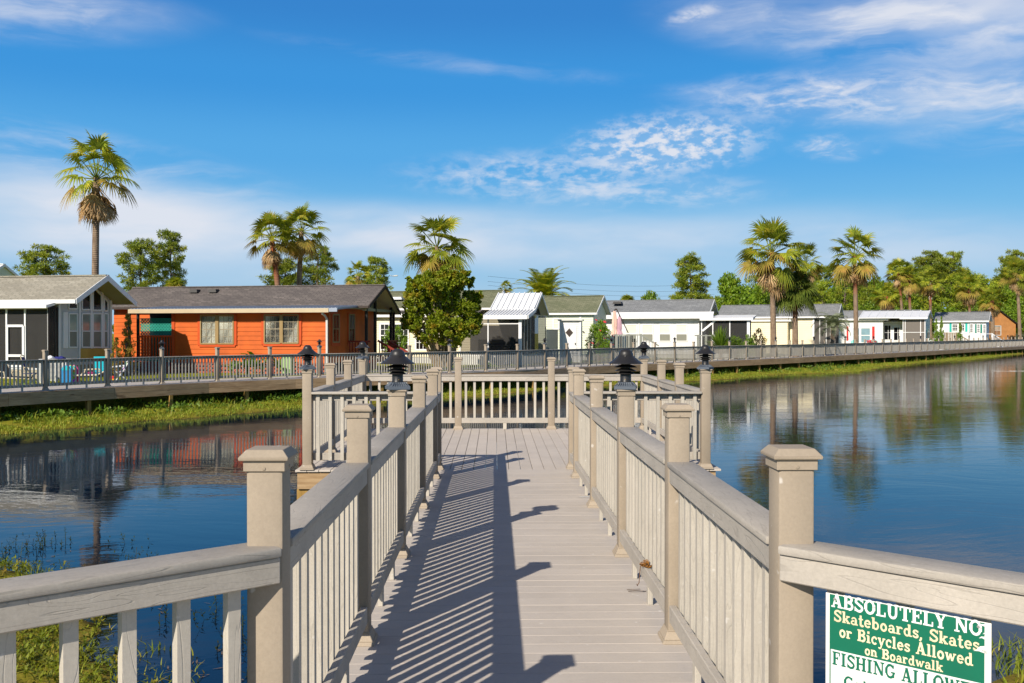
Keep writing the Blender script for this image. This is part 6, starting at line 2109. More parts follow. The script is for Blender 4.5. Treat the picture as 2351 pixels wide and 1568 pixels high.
def scatter(n, box, d0, d1, seed, clump=0.6, thr=(0.2, 0.8)):
    r = np.random.default_rng(seed)
    P = np.column_stack([r.uniform(box[0], box[1], n), r.uniform(box[2], box[3], n)])
    d = pond_sd(P) + (vnoise(P[:, 0], P[:, 1], 0.8, seed) - 0.5) * 1.0
    k = (d > d0) & (d < d1) & (vnoise(P[:, 0], P[:, 1], clump, seed + 1) > r.uniform(thr[0], thr[1], n))
    P = P[k]; z = np.maximum(ground_z(P[:, 0], P[:, 1]), WZ - 0.03)
    return np.column_stack([P, z])


NB = (-10.0, -0.9, 3.2, 12.5)
pts = scatter(14000, NB, -0.1, 4.5, 61, 0.7, (0.1, 0.7))
V, Fc = stems(pts, 0.11, 61, 0.065, 8)
o = link('bank_plants', mesh_np('bank_plants', V, Fc, M['weed'])); setp(o, 'leafy green weeds on the near bank behind the left-hand railing', 'weeds', kind='stuff')
pts = scatter(6000, NB, -1.7, 0.25, 63, 0.6, (0.4, 0.85))
V, Fc = stems(pts, 0.17, 63, 0.05, 7, 0.6)
o = link('water_weeds', mesh_np('water_weeds', V, Fc, M['weed_dark'])); setp(o, 'dark leafy stems standing in the shallow water at the lower left', 'water weeds', kind='stuff')
pts = scatter(14000, NB, -0.3, 4.5, 65, 0.5, (0.1, 0.7))
V, Fc = blades(pts, 0.075, 0.012, 65, 1.1)
RB = (1.5, 14.0, 4.0, 11.0)
pts2 = scatter(26000, RB, -0.2, 3.5, 67, 0.5, (0.05, 0.6))
V2, F2 = blades(pts2, 0.12, 0.013, 67, 0.9)
o = link('near_grass', mesh_np('near_grass', np.vstack([V, V2]), np.vstack([Fc, F2 + len(V)]), M['weed'])); setp(o, 'green grass on the near banks at both lower corners', 'grass', kind='stuff')
# floating scum and dead stalks near the weeds
r_ = np.random.default_rng(12); fp_ = scatter(2600, NB, -2.2, 0.0, 69, 0.8, (0.5, 0.95))
V, Fc = [], []
for p in fp_:
    a_ = r_.uniform(0, 6.28); L = r_.uniform(0.015, 0.06); w = r_.uniform(0.004, 0.010); d = np.array([math.cos(a_), math.sin(a_), 0]); s = np.array([-d[1], d[0], 0]); q = np.array([p[0], p[1], WZ + 0.006])
    o_ = len(V); V += [q - d * L, q + s * w, q + d * L, q - s * w]; Fc.append((o_, o_ + 1, o_ + 2, o_ + 3))
o = link('floating_debris', mesh_np('floating_debris', np.array(V), np.array(Fc), M['bark'])); setp(o, 'brown dead bits floating on the water beside the left bank', 'debris', kind='stuff')

# ------------------------------------------------------------------ the green sign on the right-hand railing
M['sign_green'] = plain('sign_green_vinyl', (0.004, 0.135, 0.074), 0.35, 0.10, 4.0, 0.4)
M['sign_white'] = plain('sign_white_face', (0.78, 0.77, 0.73), 0.35, 0.04, 4.0, 0.4)
M['sign_cream'] = plain('yellowed_white_letters', (0.80, 0.66, 0.42), 0.4, 0.16, 14.0, 0.4)
M['sign_letter_white'] = plain('white_letters', (0.80, 0.79, 0.75), 0.4, 0.05, 9.0, 0.4)


def arc(cx, cy, rx, ry, a0, a1, n=9):
    return [(cx + rx * math.cos(D2R(a0 + (a1 - a0) * i / n)), cy + ry * math.sin(D2R(a0 + (a1 - a0) * i / n))) for i in range(n + 1)]


TK, TN, SB = 0.23, 0.12, 0.11        # thick stem, thin stroke, slab serif


def slab(x0, x1, y):
    return ([(x0, y), (x1, y)], SB)


def glyphs():
    g = {}
    s = SB / 2
    g['A'] = (0.94, [([(0.15, 0.03), (0.42, 1.0)], TN), ([(0.42, 1.0), (0.72, 0.03)], TK), ([(0.24, 0.32), (0.60, 0.32)], TN), slab(0, .30, s), slab(.52, .94, s)])
    g['B'] = (0.84, [([(0.2, 0), (0.2, 1)], TK), slab(0, .4, s), slab(0, .45, 1 - s), ([(.3, .53), (.45, .53)], TN), (arc(.45, .765, .22, .19, 90, -90), .17), (arc(.46, .285, .26, .235, 90, -90), .18)])
    g['S'] = (0.74, [(arc(.36, .74, .24, .205, 20, 200, 10) + arc(.36, .27, .26, .215, 70, -160, 12), .17), ([(.66, .68), (.66, .98)], .08), ([(.06, .03), (.06, .34)], .08)])
    g['O'] = (0.88, [(arc(.43, .5, .33, .44, 0, 360, 22), .17), ([(.11, .3), (.11, .7)], .22), ([(.75, .3), (.75, .7)], .22)])
    g['L'] = (0.78, [([(0.2, 0), (0.2, 1)], TK), slab(0, .42, 1 - s), slab(0, .72, s), ([(.68, 0), (.68, .32)], .10)])
    g['U'] = (0.92, [([(.2, .98), (.2, .35)] + arc(.45, .33, .25, .27, 180, 360, 10) + [(.70, .98)], .17), ([(.19, .95), (.19, .4)], TK), slab(0, .4, 1 - s), slab(.54, .9, 1 - s)])
    g['T'] = (0.84, [([(.41, 0), (.41, 1)], TK), slab(.2, .62, s), slab(0.02, .80, 1 - s), ([(.05, .68), (.05, .99)], .10), ([(.77, .68), (.77, .99)], .10)])
    g['E'] = (0.80, [([(0.2, 0), (0.2, 1)], TK), slab(0, .72, 1 - s), slab(0, .74, s), ([(.25, .52), (.52, .52)], TN), ([(.52, .38), (.52, .66)], .08), ([(.70, 0), (.70, .30)], .10), ([(.68, .72), (.68, 1)], .10)])
    g['Y'] = (0.88, [([(.43, 0), (.43, .45)], TK), ([(.14, .97), (.43, .42)], TK), ([(.72, .97), (.45, .42)], TN), slab(.22, .64, s), slab(0, .34, 1 - s), slab(.56, .88, 1 - s)])
    g['N'] = (0.98, [([(.18, .03), (.18, .97)], TN), ([(.80, .03), (.80, .97)], TN), ([(.20, .95), (.78, .05)], TK), slab(0, .36, s), slab(0, .28, 1 - s), slab(.62, .98, 1 - s)])
    g['F'] = (0.76, [([(0.2, 0), (0.2, 1)], TK), slab(0, .70, 1 - s), slab(0, .44, s), ([(.25, .52), (.50, .52)], TN), ([(.50, .38), (.50, .66)], .08), ([(.66, .70), (.66, 1)], .10)])
    g['I'] = (0.50, [([(.22, 0), (.22, 1)], TK), slab(.02, .44, s), slab(.02, .44, 1 - s)])
    g['H'] = (0.98, [([(.2, 0), (.2, 1)], TK), ([(.74, 0), (.74, 1)], TK), ([(.2, .5), (.74, .5)], TN), slab(0, .4, s), slab(0, .4, 1 - s), slab(.55, .95, s), slab(.55, .95, 1 - s)])
    g['G'] = (0.90, [(arc(.45, .5, .33, .44, 40, 340, 18), .17), ([(.74, .06), (.74, .44)], .16), slab(.52, .88, .42), ([(.12, .3), (.12, .7)], .22), ([(.73, .72), (.73, .97)], .08)])
    g['C'] = (0.84, [(arc(.44, .5, .33, .44, 45, 315, 16), .17), ([(.12, .3), (.12, .7)], .22), ([(.72, .70), (.72, .97)], .08)])
    g['W'] = (1.22, [([(.14, .96), (.34, .04)], TK), ([(.34, .04), (.58, .90)], TN), ([(.56, .94), (.80, .04)], TK), ([(.80, .04), (1.05, .96)], TN), slab(0, .30, 1 - s), slab(.90, 1.2, 1 - s)])
    g['D'] = (0.90, [([(0.2, 0), (0.2, 1)], TK), slab(0, .45, s), slab(0, .45, 1 - s), (arc(.42, .5, .32, .44, 90, -90, 12), .18)])
    x = 0.66
    g['a'] = (0.66, [([(.47, .03), (.47, .45)], .20), (arc(.30, .45, .18, .17, 0, 165, 7), .12), (arc(.26, .19, .18, .155, 80, 300, 9), .13), slab(.40, .66, s)])
    g['b'] = (0.70, [([(.16, .02), (.16, 1)], .20), (arc(.36, .32, .22, .28, 0, 360, 14), .15), slab(0, .2, 1 - s)])
    g['c'] = (0.58, [(arc(.32, .33, .22, .28, 50, 310, 12), .15), ([(.50, .42), (.50, .60)], .09)])
    g['d'] = (0.72, [([(.50, .02), (.50, 1)], .20), (arc(.30, .32, .21, .28, 0, 360, 14), .15), slab(.36, .52, 1 - s), slab(.5, .72, s)])
    g['e'] = (0.62, [(arc(.31, .33, .22, .28, 0, 315, 14), .15), ([(.12, .34), (.52, .34)], .10)])
    g['h'] = (0.74, [([(.16, 0), (.16, 1)], .20), (arc(.35, .40, .19, .20, 170, 0, 8) + [(.54, .03)], .17), slab(0, .32, s), slab(.40, .72, s), slab(0, .2, 1 - s)])
    g['i'] = (0.40, [([(.18, 0), (.18, .62)], .20), ([(.18, .79), (.18, .99)], .20), slab(.0, .38, s), slab(0, .2, .61)])
    g['k'] = (0.74, [([(.16, 0), (.16, 1)], .20), ([(.58, .62), (.22, .26)], .12), ([(.30, .40), (.60, .03)], .19), slab(0, .32, s), slab(.42, .74, s), slab(.38, .70, .61), slab(0, .2, 1 - s)])
    g['l'] = (0.40, [([(.18, 0), (.18, 1)], .20), slab(0, .38, s), slab(0, .2, 1 - s)])
    g['n'] = (0.74, [([(.16, 0), (.16, .64)], .20), (arc(.35, .40, .19, .20, 170, 0, 8) + [(.54, .03)], .17), slab(0, .32, s), slab(.40, .72, s), slab(0, .2, .61)])
    g['o'] = (0.66, [(arc(.32, .32, .22, .28, 0, 360, 16), .17)])
    g['r'] = (0.58, [([(.16, 0), (.16, .64)], .20), (arc(.36, .38, .18, .22, 150, 50, 5), .15), ([(.49, .50), (.49, .60)], .14), slab(0, .36, s), slab(0, .2, .61)])
    g['s'] = (0.54, [(arc(.27, .48, .17, .13, 20, 210, 8) + arc(.27, .18, .18, .14, 70, -150, 9), .14), ([(.46, .46), (.46, .62)], .07), ([(.06, .03), (.06, .2)], .07)])
    g['t'] = (0.48, [([(.20, .9), (.20, .16)] + arc(.33, .17, .13, .13, 180, 320, 5), .18), slab(.02, .42, .61)])
    g['w'] = (0.96, [([(.12, .62), (.28, .04)], .18), ([(.28, .04), (.46, .56)], .11), ([(.45, .60), (.63, .04)], .18), ([(.63, .04), (.82, .62)], .11), slab(0, .26, .61), slab(.70, .96, .61)])
    g['y'] = (0.70, [([(.14, .62), (.36, .06)], .18), ([(.58, .62), (.30, -.16)] + arc(.20, -.16, .10, .08, 0, -160, 5), .11), slab(0, .28, .61), slab(.46, .72, .61)])
    g[','] = (0.32, [([(.14, .10), (.14, .02), (.06, -.16)], .16)])
    g[' '] = (0.42, [])
    return g


GL = glyphs()


def lettering(text, u0, u1, zb, cap, y):
    """strokes of a slab-serif line, stretched to run from u0 to u1 (mesh in sign coordinates)"""
    m_ = MB()
    tot = sum(GL[c][0] for c in text) + 0.05 * (len(text) - 1)
    sx = (u1 - u0) / tot; x = u0; k = 0
    for ch in text:
        adv, strokes = GL[ch]
        for pts, w in strokes:
            for i in range(len(pts) - 1):
                a, b = pts[i], pts[i + 1]
                A = Vector((x + a[0] * sx, zb + a[1] * cap)); B = Vector((x + b[0] * sx, zb + b[1] * cap))
                d = (B - A)
                if d.length < 1e-6: continue
                d.normalize()
                ext = 0.0 if len(pts) == 2 else 0.22
                A2 = A - d * (w * cap * ext); B2 = B + d * (w * cap * ext)
                wx = w * (sx if abs(d.y) > abs(d.x) else cap) * 0.5
                n = Vector((-d.y, d.x)) * wx
                yy = y - 0.00004 * (k % 23) - 0.0004; k += 1
                m_.quad((A2.x + n.x, yy, A2.y + n.y), (A2.x - n.x, yy, A2.y - n.y), (B2.x - n.x, yy, B2.y - n.y), (B2.x + n.x, yy, B2.y + n.y))
        x += (adv + 0.05) * sx
    return m_


sx_ang = math.atan2(dr.y, dr.x)
nrm_in = Vector((dr.y, -dr.x, 0.0))                       # towards the camera
so = R1 + nrm_in * 0.069


def on_sign(px, py):
    d = ray(px, py)
    t = (so - CAM).dot(nrm_in) / d.dot(nrm_in)
    q = CAM + d * t
    return (q - so).dot(dr), q.z


uL, _ = on_sign(1897, 1352); uR, _ = on_sign(2277, 1425)
SW = uR - uL
ztop = L1.z + 0.817
t = thing('notice_sign', 'green and white notice banning skateboards and bicycles, hung under the right-hand rail', 'sign', so + dr * uL + Vector((0, 0, ztop - 0.61 - so.z)), sx_ang)
mb = MB(); mb.box(0, -0.0035, 0, SW, 0.0, 0.61); pnl = mb.build('panel', M['sign_white'], t, bevel=0.0008)


def su(px, py):
    u, z = on_sign(px, py)
    return u - uL, z - (ztop - 0.61)


mb = MB(); g0 = 0.0125; mb.box(g0, -0.0043, 0.012, SW - 0.0165, -0.0036, 0.608); mb.build('green_field', M['sign_green'], pnl)
f0 = lambda x, y: ((2300 + x / 3.359) / 1.27605, (1650 + y / 3.359) / 1.27605)
bu, bz = su(*f0(440, 842)); _, bz2 = su(*f0(1970, 1178))
mb = MB(); mb.box(g0 + 0.004, -0.0049, 0.30, SW - 0.020, -0.0044, (bz + bz2) / 2); mb.build('white_field', M['sign_white'], pnl)
for txt, (xa, ya), (xb, yb_), capx, yy, mt in (
        ('ABSOLUTELY NO', (462, 428), (1945, 712), 0.041, -0.0044, 'sign_letter_white'),
        ('Skateboards, Skates', (487, 566), (1920, 858), 0.034, -0.0044, 'sign_cream'),
        ('or Bicycles Allowed', (540, 722), (1856, 1003), 0.034, -0.0044, 'sign_cream'),
        ('on Boardwalk', (790, 902), (1560, 1060), 0.028, -0.0044, 'sign_cream'),
        ('FISHING ALLOWED', (473, 1003), (1955, 1330), 0.040, -0.0050, 'sign_green')):
    u0, z0 = su(*f0(xa, ya)); u1, z1 = su(*f0(xb, yb_))
    lettering(txt, u0, u1, (z0 + z1) / 2, capx, yy).build('lettering', M[mt], pnl)
u0, z0 = su(*f0(585, 1178)); lettering('Catch', u0, u0 + 0.12, z0 - 0.012, 0.036, -0.0050).build('lettering', M['sign_green'], pnl)
mb = MB()                                                  # peeled, cracked vinyl at the right edge
for (x, y, L, h) in ((1975, 610, 0.020, 0.004), (1975, 735, 0.016, 0.005), (1975, 850, 0.022, 0.012), (1975, 870, 0.030, 0.005), (1975, 690, 0.006, 0.003)):
    u, z = su(*f0(x, y)); mb.add([(u - L, -0.0052, z - 0.003), (u - L * 0.5, -0.0052, z - h * 0.2), (u + 0.004, -0.0052, z - h), (u + 0.004, -0.0052, z + h), (u - L * 0.6, -0.0052, z + h * 0.6)], [(0, 1, 2, 3, 4)])
mb.build('peeled_edge', M['sign_white'], pnl)
for u in (0.028, SW - 0.032):
    mb = MB(); mb.tube([(u, -0.004, 0.596), (u, -0.0085, 0.596)], [0.0045, 0.003], 10); mb.build('screw', M['steel'], t)

# dried seaweed caught on the bottom rail of the right side
d_ = ray(1473, 1273); q = CAM + d_ * ((PXR - 0.062 - CAM.x) / d_.x)
t = thing('dried_seaweed', 'rusty brown strand of dried weed hanging over the bottom rail on the right', 'seaweed', (PXR - 0.030, q.y, pz(q.y) + 0.196))
mb = MB(); r = random.Random(4)
for k in range(22):
    a_ = r.uniform(0, 6.28); p = Vector((r.uniform(-0.025, 0.012), r.uniform(-0.05, 0.05), 0.004)); pts = [p]
    for j in range(4): pts.append(pts[-1] + Vector((math.cos(a_ + j) * 0.012, math.sin(a_ + j) * 0.018, r.uniform(-0.002, 0.010))))
    mb.tube(pts, 0.0028, 5)
mb.build('tuft', plain('rusty_weed', (0.20, 0.085, 0.015), 0.8, 0.3, 30), t)
mb = MB(); mb.tube([(-0.02, 0.03, 0.008), (-0.032, 0.04, -0.01), (-0.035, 0.06, -0.07), (-0.036, 0.07, -0.12), (-0.05, 0.05, -0.135), (-0.055, 0.035, -0.12)], 0.0022, 6)
mb.build('strand', plain('brown_strand', (0.14, 0.06, 0.02), 0.8, 0.3, 30), t)

# a twig and a bird's mark on the walkway
p = on_z(1462, 1357, pz(5.0) + 0.004)
t = thing('twig', 'tiny dry twig lying on the walkway in the shadow of the left railing', 'twig', (p.x, p.y, pz(p.y) + 0.004), 0.2)
mb = MB(); mb.tube([(-0.05, 0.02, 0.002), (-0.01, 0.0, 0.008), (0.03, 0.004, 0.003), (0.06, -0.006, 0.002)], 0.0028, 6); mb.tube([(-0.045, 0.06, 0.002), (0.0, 0.045, 0.004), (0.04, 0.05, 0.002)], 0.002, 6)
mb.build('stem', M['bark'], t)
r = random.Random(31)
mb = MB()
marks = [on_z(1337, 1138, 0.03), on_z(1347, 1137, 0.03)]
for k, q in enumerate(marks):
    n_ = 9; R_ = (0.035, 0.045, 0.012, 0.010, 0.009)[k]
    vs = [(q.x + R_ * (1.6 if k < 2 else 1) * r.uniform(0.5, 1) * math.cos(6.283 * i / n_), q.y + R_ * 0.6 * r.uniform(0.5, 1) * math.sin(6.283 * i / n_), pz(q.y) + 0.003) for i in range(n_)]
    mb.add(vs, [tuple(range(n_))])
o = mb.build('bird_droppings', M['old_white']); setp(o, 'small white bird droppings on the sunlit half of the walkway', 'droppings', kind='stuff')

# ------------------------------------------------------------------ yard things
K1 = lambda x, y: (x / 7.143, 799.3 + y / 7.143)
M['tan_frame2'] = plain('tan_plastic', srgb(206, 190, 158), 0.5, 0.06)
M['navy'] = plain('navy_fabric', (0.02, 0.025, 0.16), 0.8, 0.15)
M['blue'] = plain('blue_plastic', (0.02, 0.22, 0.50), 0.5, 0.1)
M['aqua'] = plain('aqua_plastic', (0.02, 0.50, 0.58), 0.4, 0.1)
M['pink'] = plain('pink_fabric', (0.70, 0.06, 0.25), 0.7, 0.15)
M['cooler_red'] = plain('red_cooler', (0.62, 0.03, 0.02), 0.5, 0.15)
M['yellow'] = plain('yellow_plastic', (0.75, 0.42, 0.03), 0.5, 0.15)
M['utility'] = plain('pale_green_enamel', srgb(150, 176, 120), 0.5, 0.06)
M['umb_pink'] = plain('pale_pink_canopy', srgb(226, 190, 172), 0.8, 0.08)
M['umb_mauve'] = plain('mauve_canopy', srgb(196, 160, 170), 0.8, 0.1)
M['shell'] = plain('turtle_shell', (0.10, 0.085, 0.06), 0.6, 0.3, 12)


def multicolour(name):
    m, t_, p = base_mat(name)
    tc_ = t_.n('ShaderNodeTexCoord'); vo = t_.n('ShaderNodeTexVoronoi'); vo.inputs['Scale'].default_value = 6.0
    t_.l.new(tc_.outputs['Object'], vo.inputs['Vector'])
    hs_ = t_.n('ShaderNodeHueSaturation'); hs_.inputs['Saturation'].default_value = 1.6
    t_.l.new(vo.outputs['Color'], hs_.inputs['Color']); t_.l.new(hs_.outputs[0], p.inputs['Base Color']); p.inputs['Roughness'].default_value = 0.5
    return m


M['multi'] = multicolour('flowery_board_print')


def yard(name, label, cat, cf, x, y, Y, rot=0.0, group=None):
    p = at_y(*cf(x, y), Y)
    return thing(name, label, cat, (p.x, p.y, float(ground_z(p.x, p.y)[0])), rot, group)


def lounge(label, x, Y, rot, frame, fabric, back=0.7):
    t_ = yard('lounge_chair', label, 'lounge chair', K1, x, 560, Y, rot)
    m_ = MB()
    for s in (-0.3, 0.3):
        m_.tube([(-0.95, s, 0.30), (0.25, s, 0.30), (0.25 + 0.6 * math.cos(back), s, 0.30 + 0.6 * math.sin(back))], 0.025, 7)
        for xx in (-0.8, 0.15): m_.tube([(xx, s, 0.30), (xx - 0.08, s, 0.0)], 0.022, 7)
    m_.build('frame', M[frame], t_, smooth=True)
    m_ = MB(); m_.box(-0.93, -0.28, 0.315, 0.25, 0.28, 0.335); m_.build('seat', M[fabric], t_)
    m_ = MB(); m_.beam((0.26, 0, 0.32), (0.26 + 0.62 * math.cos(back), 0, 0.32 + 0.62 * math.sin(back)), 0.56, 0.03); m_.build('backrest', M[fabric], t_)
    m_ = MB()
    for s in (-0.31, 0.31): m_.tube([(-0.25, s, 0.30), (-0.2, s, 0.50), (0.25, s, 0.52), (0.35, s, 0.42)], 0.022, 7)
    m_.build('armrest', M[frame], t_, smooth=True)
    return t_


lounge('dark-fabric reclining lounge chair on the lawn, leftmost behind the boardwalk railing', 150, 33.5, 2.6, 'tan_frame2', 'dark', 0.9)
lounge('cream-framed lounge chair with curved arms on the lawn before the grey house', 1480, 34.6, 0.3, 'tan_frame2', 'white', 0.5)


def fold_chair(label, x, Y, rot, fab, fr='tan_frame2', h=1.0):
    t_ = yard('folding_chair', label, 'folding chair', K1, x, 600, Y, rot)
    m_ = MB()
    for s in (-0.27, 0.27):
        m_.tube([(-0.30, s, 0.0), (0.10, s, 0.55), (0.22, s, 1.05 * h)], 0.018, 7); m_.tube([(0.34, s, 0.0), (-0.22, s, 0.46)], 0.018, 7); m_.tube([(-0.22, s, 0.62), (0.14, s, 0.66)], 0.02, 7)
    m_.tube([(0.22, -0.27, 1.05 * h), (0.25, 0, 1.10 * h), (0.22, 0.27, 1.05 * h)], 0.018, 7)
    m_.build('frame', M[fr], t_, smooth=True)
    m_ = MB(); m_.box(-0.24, -0.25, 0.43, 0.14, 0.25, 0.45); m_.build('seat', M[fab], t_)
    m_ = MB(); m_.beam((0.11, 0, 0.50), (0.215, 0, 1.02 * h), 0.50, 0.015, (1, 0, 0)); m_.build('backrest', M[fab], t_)


fold_chair('tall blue folding chair with a tan frame, left of the stacked white loungers', 480, 33.6, 3.4, 'navy')
fold_chair('white and blue folding beach chair leaning open on the lawn, rightmost of the garden things', 1985, 34.8, 0.5, 'multi', 'white', 0.75)
t = yard('stacked_lounger', 'stack of white slatted sun loungers standing on end before the screened porch', 'stacked loungers', K1, 850, 590, 34.8, 0.1)
for k, (x0, w_) in enumerate(((-0.42, 0.26), (-0.12, 0.24), (0.14, 0.22))):
    m_ = MB()
    for s in (0, w_): m_.box(x0 + s - 0.015, -0.03 + 0.05 * k, 0.05, x0 + s + 0.015, 0.0 + 0.05 * k, 0.85)
    for j in range(16): m_.box(x0, -0.02 + 0.05 * k, 0.10 + j * 0.045, x0 + w_, -0.005 + 0.05 * k, 0.125 + j * 0.045)
    m_.build('slatted_frame', M['old_white'], t)
m_ = MB(); m_.box(-0.50, 0.12, 0.86, 0.48, 0.6, 0.90)
for xx in (-0.45, 0.43):
    for yy in (0.16, 0.56): m_.box(xx - 0.025, yy - 0.025, 0, xx + 0.025, yy + 0.025, 0.86)
m_.build('side_table', M['white'], t)
for nm, lab, x, mt, sz in (('towel', 'crumpled white towel on the garden table behind the railing', 805, 'white', (0.19, 0.12, 0.07)), ('beach_bag', 'flat navy beach bag on the garden table, beside a white towel', 985, 'navy', (0.20, 0.12, 0.06))):
    p = at_y(*K1(x, 185), 35.1)
    bm = bmesh.new(); bmesh.ops.create_icosphere(bm, subdivisions=3, radius=1.0)
    for v in bm.verts:
        v.co = Vector((v.co.x * sz[0] * (1 + 0.12 * math.sin(v.co.y * 7)), v.co.y * sz[1], max(-0.6, v.co.z + 0.25 * math.sin(v.co.x * 5 + v.co.y * 3)) * sz[2]))
    me = bpy.data.meshes.new(nm); bm.to_mesh(me); bm.free(); me.materials.append(M[mt]); me.polygons.foreach_set('use_smooth', [True] * len(me.polygons))
    o = link(nm, me, None, (p.x, p.y, float(ground_z(p.x, p.y)[0]) + 0.93)); setp(o, lab, nm.replace('_', ' '))
for lab, x, mt, tilt in (('short blue body board leaning beside the stacked loungers', 1085, 'blue', 0.15), ('flowery printed body board standing on the lawn, right of a blue one', 1160, 'multi', 0.05), ('red and aqua body board standing on the lawn behind the flowery one', 1215, 'pink', -0.08)):
    t = yard('body_board', lab, 'body board', K1, x, 585, 34.0 + (x - 1085) * 0.003, tilt)
    m_ = MB(); m_.prism([(-0.14, 0.0), (0.14, 0.0), (0.17, 0.15), (0.17, 0.55), (0.10, 0.68), (0, 0.71), (-0.10, 0.68), (-0.17, 0.55), (-0.17, 0.15)], 'y', -0.025, 0.025)
    m_.build('board', M[mt], t, bevel=0.012)
    m_ = MB(); m_.prism([(-0.14, 0.53), (0.14, 0.53), (0.10, 0.66), (0, 0.69), (-0.10, 0.66)], 'y', -0.031, -0.026); m_.build('nose_patch', M['aqua'], t)
t = yard('beach_cooler', 'red and orange soft cooler on the lawn beside the white beach chair', 'cooler', K1, 1805, 520, 34.7, 0.2)
m_ = MB(); m_.box(-0.17, -0.12, 0.0, 0.17, 0.12, 0.26); m_.build('body', M['cooler_red'], t, bevel=0.03, seg=2)
m_ = MB(); m_.box(-0.16, -0.125, 0.10, 0.16, 0.125, 0.16); m_.build('stripe', M['yellow'], t, bevel=0.01)
m_ = MB(); m_.tube([(-0.12, 0, 0.26), (-0.08, 0, 0.36), (0.08, 0, 0.36), (0.12, 0, 0.26)], 0.012, 7); m_.build('handle', M['black'], t, smooth=True)
t = yard('garden_chair', 'aqua plastic garden chair on the lawn behind a railing post', 'garden chair', K1, 1660, 520, 36.5, 0.4)
m_ = MB(); m_.box(-0.22, -0.2, 0.36, 0.2, 0.22, 0.40); m_.build('seat', M['aqua'], t, bevel=0.01)
m_ = MB(); m_.beam((-0.05, 0.22, 0.4), (-0.05, 0.33, 0.95), 0.42, 0.03, (0, 1, 0)); m_.build('backrest', M['aqua'], t, bevel=0.01)
for s in (-0.19, 0.17):
    for yy in (-0.17, 0.19): m_ = MB(); m_.box(s, yy, 0, s + 0.03, yy + 0.03, 0.36); m_.build('leg', M['aqua'], t)
t = yard('towel', 'folded pink and aqua pool towel on the cream lounge chair', 'towel', K1, 1540, 480, 34.6, 0.3)
t.location.z += 0.34
m_ = MB(); m_.box(-0.2, -0.15, 0.0, 0.05, 0.15, 0.07); m_.build('pink_towel', M['pink'], t, bevel=0.02); m_ = MB(); m_.box(0.06, -0.15, 0.0, 0.24, 0.15, 0.08); m_.build('aqua_towel', M['aqua'], t, bevel=0.02)

p = at_y(663, 830, 41.2)
t = thing('utility_box', 'pale green metal utility box in front of the orange house', 'utility box', (p.x, p.y, LAWN_Z - 0.02), -0.15)
m_ = MB(); m_.box(-0.21, -0.2, 0, 0.21, 0.2, 0.86); m_.build('cabinet', M['utility'], t, bevel=0.02)
m_ = MB(); m_.box(-0.23, -0.22, 0.861, 0.23, 0.22, 0.94); m_.build('lid', M['utility'], t, bevel=0.02)
m_ = MB(); m_.box(-0.19, -0.215, 0.06, 0.19, -0.2005, 0.80); m_.build('door', M['utility'], t, bevel=0.004)
for k in range(4): m_ = MB(); m_.box(0.06, -0.222, 0.12 + k * 0.05, 0.16, -0.2155, 0.14 + k * 0.05); m_.build('vent_slot', M['black'], t)

# turtle resting on the bank
p = on_z(448, 966, WZ + 0.18)
gz = float(ground_z(p.x, p.y)[0])
t = thing('turtle', 'small dark turtle resting on the grassy bank near the waterline', 'turtle', (p.x, p.y, gz + 0.02), 0.4)
bm = bmesh.new(); bmesh.ops.create_uvsphere(bm, u_segments=16, v_segments=8, radius=1.0)
for v in bm.verts: v.co = Vector((v.co.x * 0.13, v.co.y * 0.10, max(v.co.z, -0.25) * 0.075 + 0.02))
me = bpy.data.meshes.new('shell'); bm.to_mesh(me); bm.free(); me.materials.append(M['shell']); me.polygons.foreach_set('use_smooth', [True] * len(me.polygons)); link('shell', me, t)
m_ = MB(); m_.tube([(0.10, 0, 0.02), (0.15, 0, 0.045), (0.19, 0, 0.06), (0.205, 0, 0.058)], [0.02, 0.02, 0.026, 0.008], 8)
for sx in (-1, 1):
    for xx in (0.07, -0.08): m_.tube([(xx, sx * 0.07, 0.01), (xx + 0.01, sx * 0.12, 0.0), (xx + 0.03, sx * 0.15, -0.015)], [0.025, 0.02, 0.01], 7)
m_.build('body', M['shell'], t, smooth=True)

